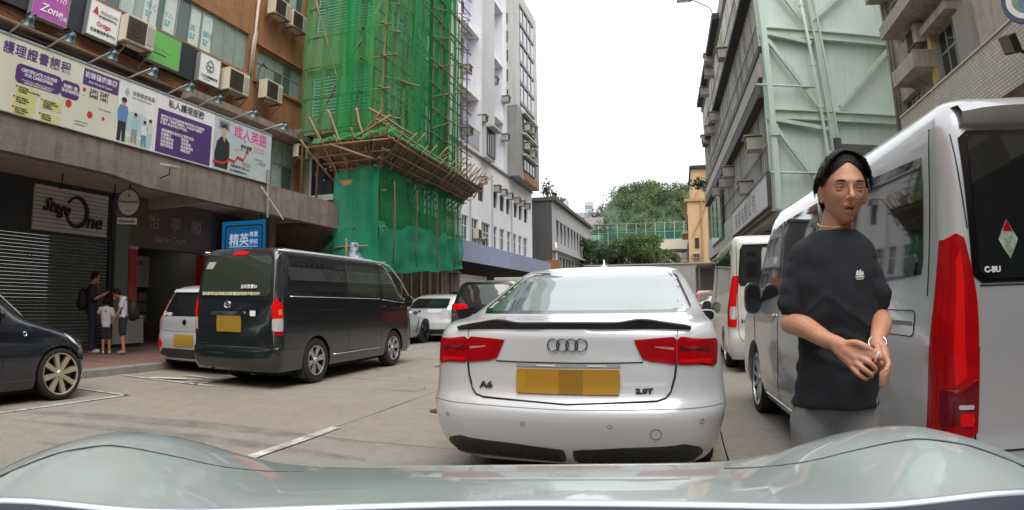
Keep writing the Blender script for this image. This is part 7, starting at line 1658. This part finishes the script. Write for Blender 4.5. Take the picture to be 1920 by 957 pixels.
    # eyes, brows, mouth
    for s in (-1,1):
        e=MB(); sph(e,H(s*.031,-.0735,.000),.0108,14,10); eo=e.obj('eye',eye_w,r,smooth=True); e=MB(); sph(e,H(s*.031+.001,-.0805,-.0012),(.0055,.0045,.0055),12,8,er); e.obj('iris',eye_d,eo,smooth=True)
        for dz,rr_ in ((.0062,.0042),(-.0062,.0034)):
            e=MB(); e.tube([H(s*.031+q*.014,-.0835+.0055*q*q,dz*(1-.75*q*q)) for q in (-1,-.6,-.2,.2,.6,1)],[rr_*.5,rr_,rr_,rr_,rr_,rr_*.5],6); e.obj('eyelid',skin,r,smooth=True)
        e=MB(); e.tube([H(s*(.031+q*.019),-.093+.008*q*q if q*1>0 else -.0955,.0195+.003*(1-q*q)) for q in (-1,-.5,0,.5,1)],[.0015,.003,.0032,.0026,.001],6); e.obj('eyebrow',hair_m,r,smooth=True)
    e=MB(); sph(e,H(0,-.0895,-.0672),(.0115,.005,.0060),14,8,er); e.obj('mouth_opening',mouth_m,r,smooth=True)
    e=MB(); e.tube([H(-.019,-.0850,-.0625),H(-.008,-.0935,-.0595),H(0,-.0942,-.0605),H(.008,-.0935,-.0595),H(.019,-.0850,-.0625)],[.0015,.0036,.0038,.0036,.0015],8); e.obj('upper_lip',lip,r,smooth=True)
    e=MB(); e.tube([H(-.016,-.0850,-.0715),H(-.006,-.0920,-.0755),H(.006,-.0920,-.0755),H(.016,-.0850,-.0715)],[.0015,.0044,.0044,.0015],8); e.obj('lower_lip',lip,r,smooth=True)
    # hair: cap plus swept locks parted near the middle
    e=MB(); rows=[]; n,m=64,40
    for j in range(m+1):
        t=.02+(PI*.72-.02)*j/m; row=[]
        for i in range(n):
            g=2*PI*i/n; d=Vector((math.sin(t)*math.cos(g),math.sin(t)*math.sin(g),math.cos(t))); fr_=max(0,-d.y)
            # lowest allowed height of the hair around the head
            ang=math.atan2(abs(d.x),-d.y); lim=.74-.74*(ang/R(85))**1.4 if ang<R(85) else 0. if ang<R(100) else 0.-(ang-R(100))/R(80)*.52
            z=d.z
            if z<lim: tt=math.acos(max(-1,min(1,lim))); d=Vector((math.sin(tt)*math.cos(g),math.sin(tt)*math.sin(g),math.cos(tt)))
            p=headpt(d); off=.013+.009*max(0,d.z)+.006*noise.noise(d*7)+.003*noise.noise(Vector((g*16,t*2,0))); 
            off*=max(.25,min(1,(z-lim)/.30)) if z>=lim else .25
            row.append(tuple(HR@(p+Vector((d.x,d.y,d.z*1.0))*off)))
        rows.append(row)
    e.grid(rows,True); e.obj('hair',hair_m,r,smooth=True,clean=1e-5)
    e=MB(); rnd=random.Random(3)
    for k in range(320):
        s=rnd.choice((-1,1)); fwd=rnd.uniform(-1,.9); st=Vector((-.006+s*rnd.uniform(0,.012),-.052+.10*(fwd+1)/2,.121-.012*abs(fwd))); 
        if rnd.random()<.5: s=-1 if rnd.random()<.5 else 1
        drop=rnd.uniform(.55,1.0); pts=[]
        for q in range(7):
            u=q/6*drop; a=u*PI*(.54 if fwd>-.2 else .50); ph=-PI/2+s*0; y0=st.y
            front=(fwd<-.35)
            x=s*(.086+.006*rnd.random())*math.sin(a); z=.128*math.cos(a)-.012*u; y=y0+(.012 if front else .02)*u - (.030*math.sin(u*PI) if front else 0)
            pts.append(H(x+.0035*rnd.uniform(-1,1),y*(1-.12*u),z+.002*rnd.uniform(-1,1)))
        e.tube(pts,[.001,.0026,.003,.003,.0026,.0018,.0005],4)
    for k in range(130):
        g=rnd.uniform(R(5),R(175)); pts=[]; bk=max(0,math.sin(g))**2
        for q in range(5): u=q/4; el=R(50)-u*R(60+34*bk); pts.append(H(.083*math.cos(g)*math.cos(el),.103*math.sin(g)*math.cos(el),.126*math.sin(el)-.01))
        e.tube(pts,[.003,.004,.004,.003,.0008],4)
    o=e.obj('hair_locks',hair_m,r,smooth=True); o['kind']='stuff'
    # T-shirt
    mb=MB(); prof=[(.845,.152,.110),(.90,.146,.110),(1.0,.140,.110),(1.1,.138,.112),(1.2,.140,.116),(1.28,.140,.114),(1.34,.138,.104),(1.385,.128,.088),(1.415,.104,.072),(1.435,.076,.062)]
    rows=[[(a*math.copysign(abs(math.cos(g))**.85,math.cos(g))+ (.006 if z<1.2 else .01),b*math.copysign(abs(math.sin(g))**.9,math.sin(g))+.008,z) for g in [2*PI*i/40 for i in range(40)]] for z,a,b in prof]
    mb.grid(rows,True); k=len(mb.v); mb.f.append(tuple(range(0,40))[::-1]); mb.f.append(tuple(range(k-40,k)))
    chain(mb,[(-.094,.008,1.362),(-.118,.004,1.28),(-.143,-.010,1.185)],[.052,.053,.057],18); chain(mb,[(.096,.008,1.362),(.118,.014,1.28),(.140,.020,1.205)],[.052,.053,.055],18)
    def fold(v):
        q=Vector((v.x*9,v.y*9,v.z*4.2)); d=.010*noise.noise(q)+.0075*noise.noise(Vector((v.x*16+v.z*9,v.y*14,v.z*11-v.x*7)))
        if v.z<1.22: d+=.0085*math.sin(v.x*34+4*noise.noise(q*.6))*min(1,(1.22-v.z)/.25)
        if abs(v.x)>.13 and v.z<1.34: d+=.0028*math.sin(v.z*95+v.x*25)
        nn=Vector((v.x,v.y,0)); nn=nn.normalized() if nn.length>.01 else Vector((0,-1,0)); w=v+nn*d
        w.y-=.006*math.exp(-((v.z-1.10+.5*abs(v.x-.02))/.012)**2)*(v.y<0)+.006*math.exp(-((v.z-1.02+.35*(v.x+.05))/.012)**2)*(v.y<0)+.005*math.exp(-((v.z-1.22+.8*abs(v.x+.02))/.010)**2)*(v.y<0)
        if v.z<.86: w.z+=.008*noise.noise(Vector((v.x*9,v.y*9,7)))
        return w
    remesh(mb,'t_shirt',tee,r,.0075,5,fold)
    e=MB(); e.tube([(.012+.067*math.cos(g),.006+.060*math.sin(g)-.004,1.432-.020*max(0,-math.sin(g))+.006*max(0,math.sin(g))) for g in [2*PI*i/32 for i in range(32)]],.0055,6,True); e.obj('collar',tee,r,smooth=True)
    e=MB(); e.tube([(.014+.0595*math.cos(g),-.002+.058*math.sin(g),1.462-.022*max(0,-math.sin(g))+.010*max(0,math.sin(g))) for g in [2*PI*i/40 for i in range(40)]],.0022,5,True); e.obj('neck_chain',gold_m,r,smooth=True)
    FF=Fr((.088,-.118,1.27),(1,.28,0),(0,0,1),(.28,-1,.05)); 
    e=MB(); 
    for pl in ([(-.013,.008),(-.004,.006),(-.003,.022),(-.009,.024)],[(-.002,.006),(.004,.006),(.005,.026),(-.001,.024)],[(.005,.006),(.013,.009),(.011,.021),(.006,.018)],[(-.014,.0),(.014,.001),(.014,.005),(-.014,.004)],[(-.012,-.006),(.012,-.005),(.012,-.003),(-.012,-.004)]): FF.poly(e,pl,0,.002)
    e.obj('chest_logo',white_print,r)
    e=MB(); c=Vector((.137,-.19,1.07)); 
    e.tube([tuple(c+Vector((.027*math.cos(g),.009*math.sin(g)-.004,.027*math.sin(g)*.8))) for g in [2*PI*i/20 for i in range(20)]],.0035,5,True); e.obj('bracelet',chrome,r,smooth=True)
    # trousers and shoes
    mb=MB(); sph(mb,(0,.012,.86),(.135,.095,.09),18,10)
    for s in (-1,1): chain(mb,[(s*.066,.012,.86),(s*.078,.0,.50),(s*.090,.022,.12)],[.084,.074,.064],16)
    remesh(mb,'trousers',jean,r,.011,4,lambda v:v+Vector((v.x,v.y,0)).normalized()*(.006*noise.noise(Vector((v.x*8,v.y*8,v.z*16)))))
    for s in (-1,1):
        mb=MB(); chain(mb,[(s*.092,.04,.048),(s*.098,-.06,.045),(s*.102,-.15,.040)],[.046,.044,.036],12); o=remesh(mb,'shoe',shoe_m,r,.008,2,lambda v:Vector((v.x,v.y,max(v.z,.004))))
    c=thing('cigarette',(0,0,0),0,'small white stick held between the hands of the man in black','cigarette'); c.location=r.matrix_basis@Vector((.128,-.272,1.03)); c.rotation_euler=(0,0,-az)
    e=MB(); e.tube([(-.004,.004,-.016),(.010,-.016,.020)],.0042,8); e.obj('paper_stick',white_print,c,smooth=True)
    return r
bpy.context.view_layer.update()
man=build_man()
def small_person(loc,rz,h,label,top,bottom,bot_len,pose,hair_long=False,sleeve=.5,shoes=shoe_m,cap=None,tuck=False):
    """standing figure about h metres tall built at 1.7 m and scaled"""
    r=thing('person',loc,rz,label,'person','people outside the shop entrance'); k=h/1.7; r.scale=(k,k,k)
    hd=pose.get('head',(0,-.02,1.58)); mb=MB(); hs=pose.get('hs',1.); sph(mb,hd,(.075*hs,.092*hs,.115*hs),16,12); hv=Vector(hd); fd=Vector(pose.get('face',(0,-1,0)))
    sph(mb,hv+fd*.092*hs+Vector((0,0,-.02)),.014); sph(mb,hv+fd*.07*hs+Vector((0,0,-.085*hs)),.032*hs); side=fd.cross(Vector((0,0,1)))
    for s in (-1,1): sph(mb,hv+side*s*.078*hs,(.012,.02,.03))
    chain(mb,[tuple(hv+Vector((0,.02,-.06))),(0,.01,1.38)],[.05,.055]); chain(mb,[(0,.01,1.32),(0,.01,.95)],[.11,.12])
    for s,key in ((-1,'L'),(1,'R')):
        A=pose[key]; chain(mb,A,[.045,.036,.024][:len(A)]); e=Vector(A[-1]); d=(e-Vector(A[-2])).normalized(); chain(mb,[tuple(e),tuple(e+d*.055)],[.026,.022])
        q=d.cross(Vector((0,0,1))).normalized() if abs(d.z)<.9 else Vector((1,0,0))
        for f in range(4): chain(mb,[tuple(e+d*.06+q*(.012*(f-1.5))),tuple(e+d*.10+q*(.012*(f-1.5))),tuple(e+d*.125+q*(.010*(f-1.5)))],[.0095,.008,.007],6)
        chain(mb,[tuple(e+d*.02+q*.022),tuple(e+d*.06+q*.04)],[.011,.008],6)
        lp=pose.get('leg'+key,[(s*.085,0,.86),(s*.09,-.01,.47),(s*.095,.02,.08)]); chain(mb,lp,[.082,.056,.036]); chain(mb,[lp[-1],(lp[-1][0]+.03*s,lp[-1][1]-.12,.04)],[.035,.028])
    remesh(mb,'body',skin,r,.011,2)
    mb=MB(); rows=[[(a*math.cos(g),b*math.sin(g)+.01,z) for g in [2*PI*i/24 for i in range(24)]] for z,a,b in ((.80 if not tuck else .9,.17,.12),(1.0,.155,.115),(1.2,.17,.12),(1.34,.175,.105),(1.40,.13,.08),(1.43,.07,.06))]
    mb.grid(rows,True); kk=len(mb.v); mb.f.append(tuple(range(24))[::-1]); mb.f.append(tuple(range(kk-24,kk)))
    for s,key in ((-1,'L'),(1,'R')): A=[Vector(p) for p in pose[key]]; chain(mb,[tuple(A[0]),tuple(A[0].lerp(A[1],sleeve+.25))],[.066,.066])
    remesh(mb,'shirt',top,r,.013,3,lambda v:v+Vector((v.x,v.y,0)).normalized()*(.010*noise.noise(Vector((v.x*9,v.y*9,v.z*6)))))
    mb=MB(); sph(mb,(0,.01,.87),(.15,.11,.10),16,10)
    for s,key in ((-1,'L'),(1,'R')):
        lp=[Vector(p) for p in pose.get('leg'+key,[(s*.085,0,.86),(s*.09,-.01,.47),(s*.095,.02,.08)])]; 
        if bot_len>.5: chain(mb,[tuple(lp[0]),tuple(lp[1]),tuple(lp[1].lerp(lp[2],(bot_len-.5)*2))],[.10,.075,.068])
        else: chain(mb,[tuple(lp[0]),tuple(lp[0].lerp(lp[1],bot_len*2))],[.105,.095])
    remesh(mb,'trousers' if bot_len>.5 else 'shorts',bottom,r,.014,3)
    for s,key in ((-1,'L'),(1,'R')):
        lp=pose.get('leg'+key,[(s*.085,0,.86),(s*.09,-.01,.47),(s*.095,.02,.08)])[-1]; mb=MB(); chain(mb,[(lp[0],lp[1]+.02,.045),(lp[0]+.02*s,lp[1]-.15,.04)],[.046,.038]); remesh(mb,'shoe',shoes,r,.012,1)
        mb=MB(); sph(mb,hv+fd*.078*hs+side*s*.028*hs+Vector((0,0,.005)),.009*hs,8,6); mb.obj('eye',eye_d,r,smooth=True)
    mb=MB(); rows=[]
    for j in range(13):
        t=.03+PI*.62*j/12; row=[]
        for i in range(24):
            g=2*PI*i/24; d=Vector((math.sin(t)*math.cos(g),math.sin(t)*math.sin(g),math.cos(t))); fr_=d.dot(fd); lim=.45 if fr_>.5 else -.1 if fr_>-.1 else (-.45)
            if d.z<lim: tt=math.acos(lim); d=Vector((math.sin(tt)*math.cos(g),math.sin(tt)*math.sin(g),math.cos(tt)))
            row.append(tuple(hv+Vector((d.x*.088,d.y*.104,d.z*.128))*hs*(1+.06*noise.noise(d*6))))
        rows.append(row)
    mb.grid(rows,True)
    if hair_long: chain(mb,[tuple(hv-fd*.08),tuple(hv-fd*.10+Vector((0,0,-.14))),tuple(hv-fd*.09+Vector((0,0,-.24)))],[.05,.045,.02])
    mb.obj('hair',hair_m,r,smooth=True); return r
# all three stand on the pavement; the camera sees them from the road side (+x)
small_person((-10.95,7.98,.12),R(141),1.64,'man in dark clothes with black backpack looking down, nearest the shutter',dark_cloth,navy_cloth,1.0,dict(head=(0,-.05,1.57),face=(0,-.92,-.38),L=[(-.17,0,1.36),(-.20,-.02,1.10),(-.08,-.25,1.22)],R=[(.17,0,1.36),(.20,-.03,1.10),(.07,-.27,1.25)]))
def backpack(loc,rz,label,s=1.):
    r=thing('backpack',loc,rz,label,'backpack','backpacks worn on the pavement'); r.scale=(s,s,s); mb=MB(); rows=[]
    for z,a,b in ((0,.10,.05),(.03,.145,.085),(.2,.155,.10),(.34,.14,.085),(.42,.09,.05),(.44,.02,.02)): rows.append([(a*math.copysign(abs(math.cos(g))**.6,math.cos(g)),b*math.copysign(abs(math.sin(g))**.7,math.sin(g)),z) for g in [2*PI*i/24 for i in range(24)]])
    mb.grid(rows,True); mb.f.append(tuple(range(24))[::-1]); mb.obj('bag',bag_m,r,smooth=True)
    mb=MB(); rows=[[(a*math.cos(g),.085+.05*abs(math.sin(g)) if math.sin(g)>0 else .085,z) for g in [2*PI*i/16 for i in range(16)]] for z,a in ((.04,.08),(.06,.105),(.18,.105),(.21,.08))]; mb.grid(rows,True); mb.obj('front_pocket',bag_m,r,smooth=True)
    for s_ in (-1,1): mb=MB(); mb.tube([(s_*.09,-.06,.40),(s_*.10,-.16,.46),(s_*.11,-.26,.36),(s_*.11,-.25,.15),(s_*.11,-.08,.06)],.014,5); mb.obj('strap',bag_m,r,smooth=True)
    return r
def behind(loc,rz,d,z): return (loc[0]-math.sin(rz)*d*-1*-1,loc[1]+math.cos(rz)*d,loc[2]+z)
backpack(behind((-10.95,7.98,.12),R(141),.19,.86),R(141),'black backpack on the back of the man in dark clothes')
small_person((-10.62,8.08,.12),R(-129),1.12,'child in a loose white T-shirt and dark shorts between the two others',white_tee,dark_cloth,.45,dict(head=(0,-.01,1.55),hs=1.3,face=(0,-1,0),L=[(-.17,0,1.34),(-.23,-.02,1.10),(-.20,-.05,.88)],R=[(.17,0,1.34),(.24,-.06,1.22),(.12,-.16,1.42)]),sleeve=.55)
small_person((-10.34,8.28,.12),R(-39),1.36,'girl in a white top and black shorts bent over the cream box',white_tee,dark_cloth,.42,dict(head=(0,-.16,1.50),hs=1.05,face=(0,-.75,-.65),L=[(-.16,0,1.35),(-.19,-.08,1.08),(-.17,-.20,.90)],R=[(.16,0,1.35),(.19,-.08,1.08),(.17,-.20,.90)]),hair_long=False,sleeve=.35,tuck=True,shoes=mat('shoe_grey',(.2,.17,.18),.7))
backpack(behind((-10.34,8.28,.12),R(-39),.20,.66),R(-39),'dark backpack on the back of the girl in black shorts',.95)
# ================================================================ lettering becomes plain meshes
def finish_text():
    dg=bpy.context.evaluated_depsgraph_get()
    fonts=[o for o in bpy.data.objects if o.type=='FONT']
    for o in fonts:
        me=bpy.data.meshes.new_from_object(o.evaluated_get(dg)); n=bpy.data.objects.new('tmp',me); COL.objects.link(n)
        if not me.materials: me.materials.append(o.data.materials[0])
        par,ml,nm,ch=o.parent,o.matrix_local.copy(),o.name,list(o.keys())
        n.parent=par; n.matrix_local=ml
        cu=o.data; bpy.data.objects.remove(o); bpy.data.curves.remove(cu); n.name=nm.split('.')[0]
finish_text()

def split_loose(names):
    """a part whose mesh holds several separate pieces becomes one object per piece"""
    for o in list(bpy.data.objects):
        if o.type!='MESH' or o.name.split('.')[0] not in names or o.data.users>1: continue
        bm=bmesh.new(); bm.from_mesh(o.data); bm.verts.ensure_lookup_table(); seen=set(); isl=[]
        for v in bm.verts:
            if v.index in seen: continue
            st=[v]; grp=[]; seen.add(v.index)
            while st:
                q=st.pop(); grp.append(q.index)
                for e in q.link_edges:
                    w=e.other_vert(q)
                    if w.index not in seen: seen.add(w.index); st.append(w)
            isl.append(set(grp))
        vs=[v.co.copy() for v in bm.verts]; fs=[[v.index for v in f.verts] for f in bm.faces]; sm=[f.smooth for f in bm.faces]; bm.free()
        if len(isl)<2 or len(isl)>80: continue
        nm=o.name.split('.')[0]; m=o.data.materials[0]; par=o.parent; loc=o.location.copy(); par_c=[c for c in bpy.data.objects if c.parent==o]
        if par_c: continue
        for g in isl:
            idx={q:i for i,q in enumerate(sorted(g))}; me=bpy.data.meshes.new(nm); ff=[[idx[q] for q in f] for f in fs if f[0] in g]
            me.from_pydata([vs[q] for q in sorted(g)],[],ff); me.materials.append(m)
            if sm and sm[0]:
                for p_ in me.polygons: p_.use_smooth=True
            n=bpy.data.objects.new(nm,me); COL.objects.link(n); n.parent=par; n.location=loc
        bpy.data.objects.remove(o)
split_loose({'back_strut','edge_trim','hanger','corner_pipe','podium_pipe','drain_pipe','pilaster_wall','balcony_rail','railing','stair_brace','steel_column','frame','floor_girder','corner_post','unit_shelf','upright'})
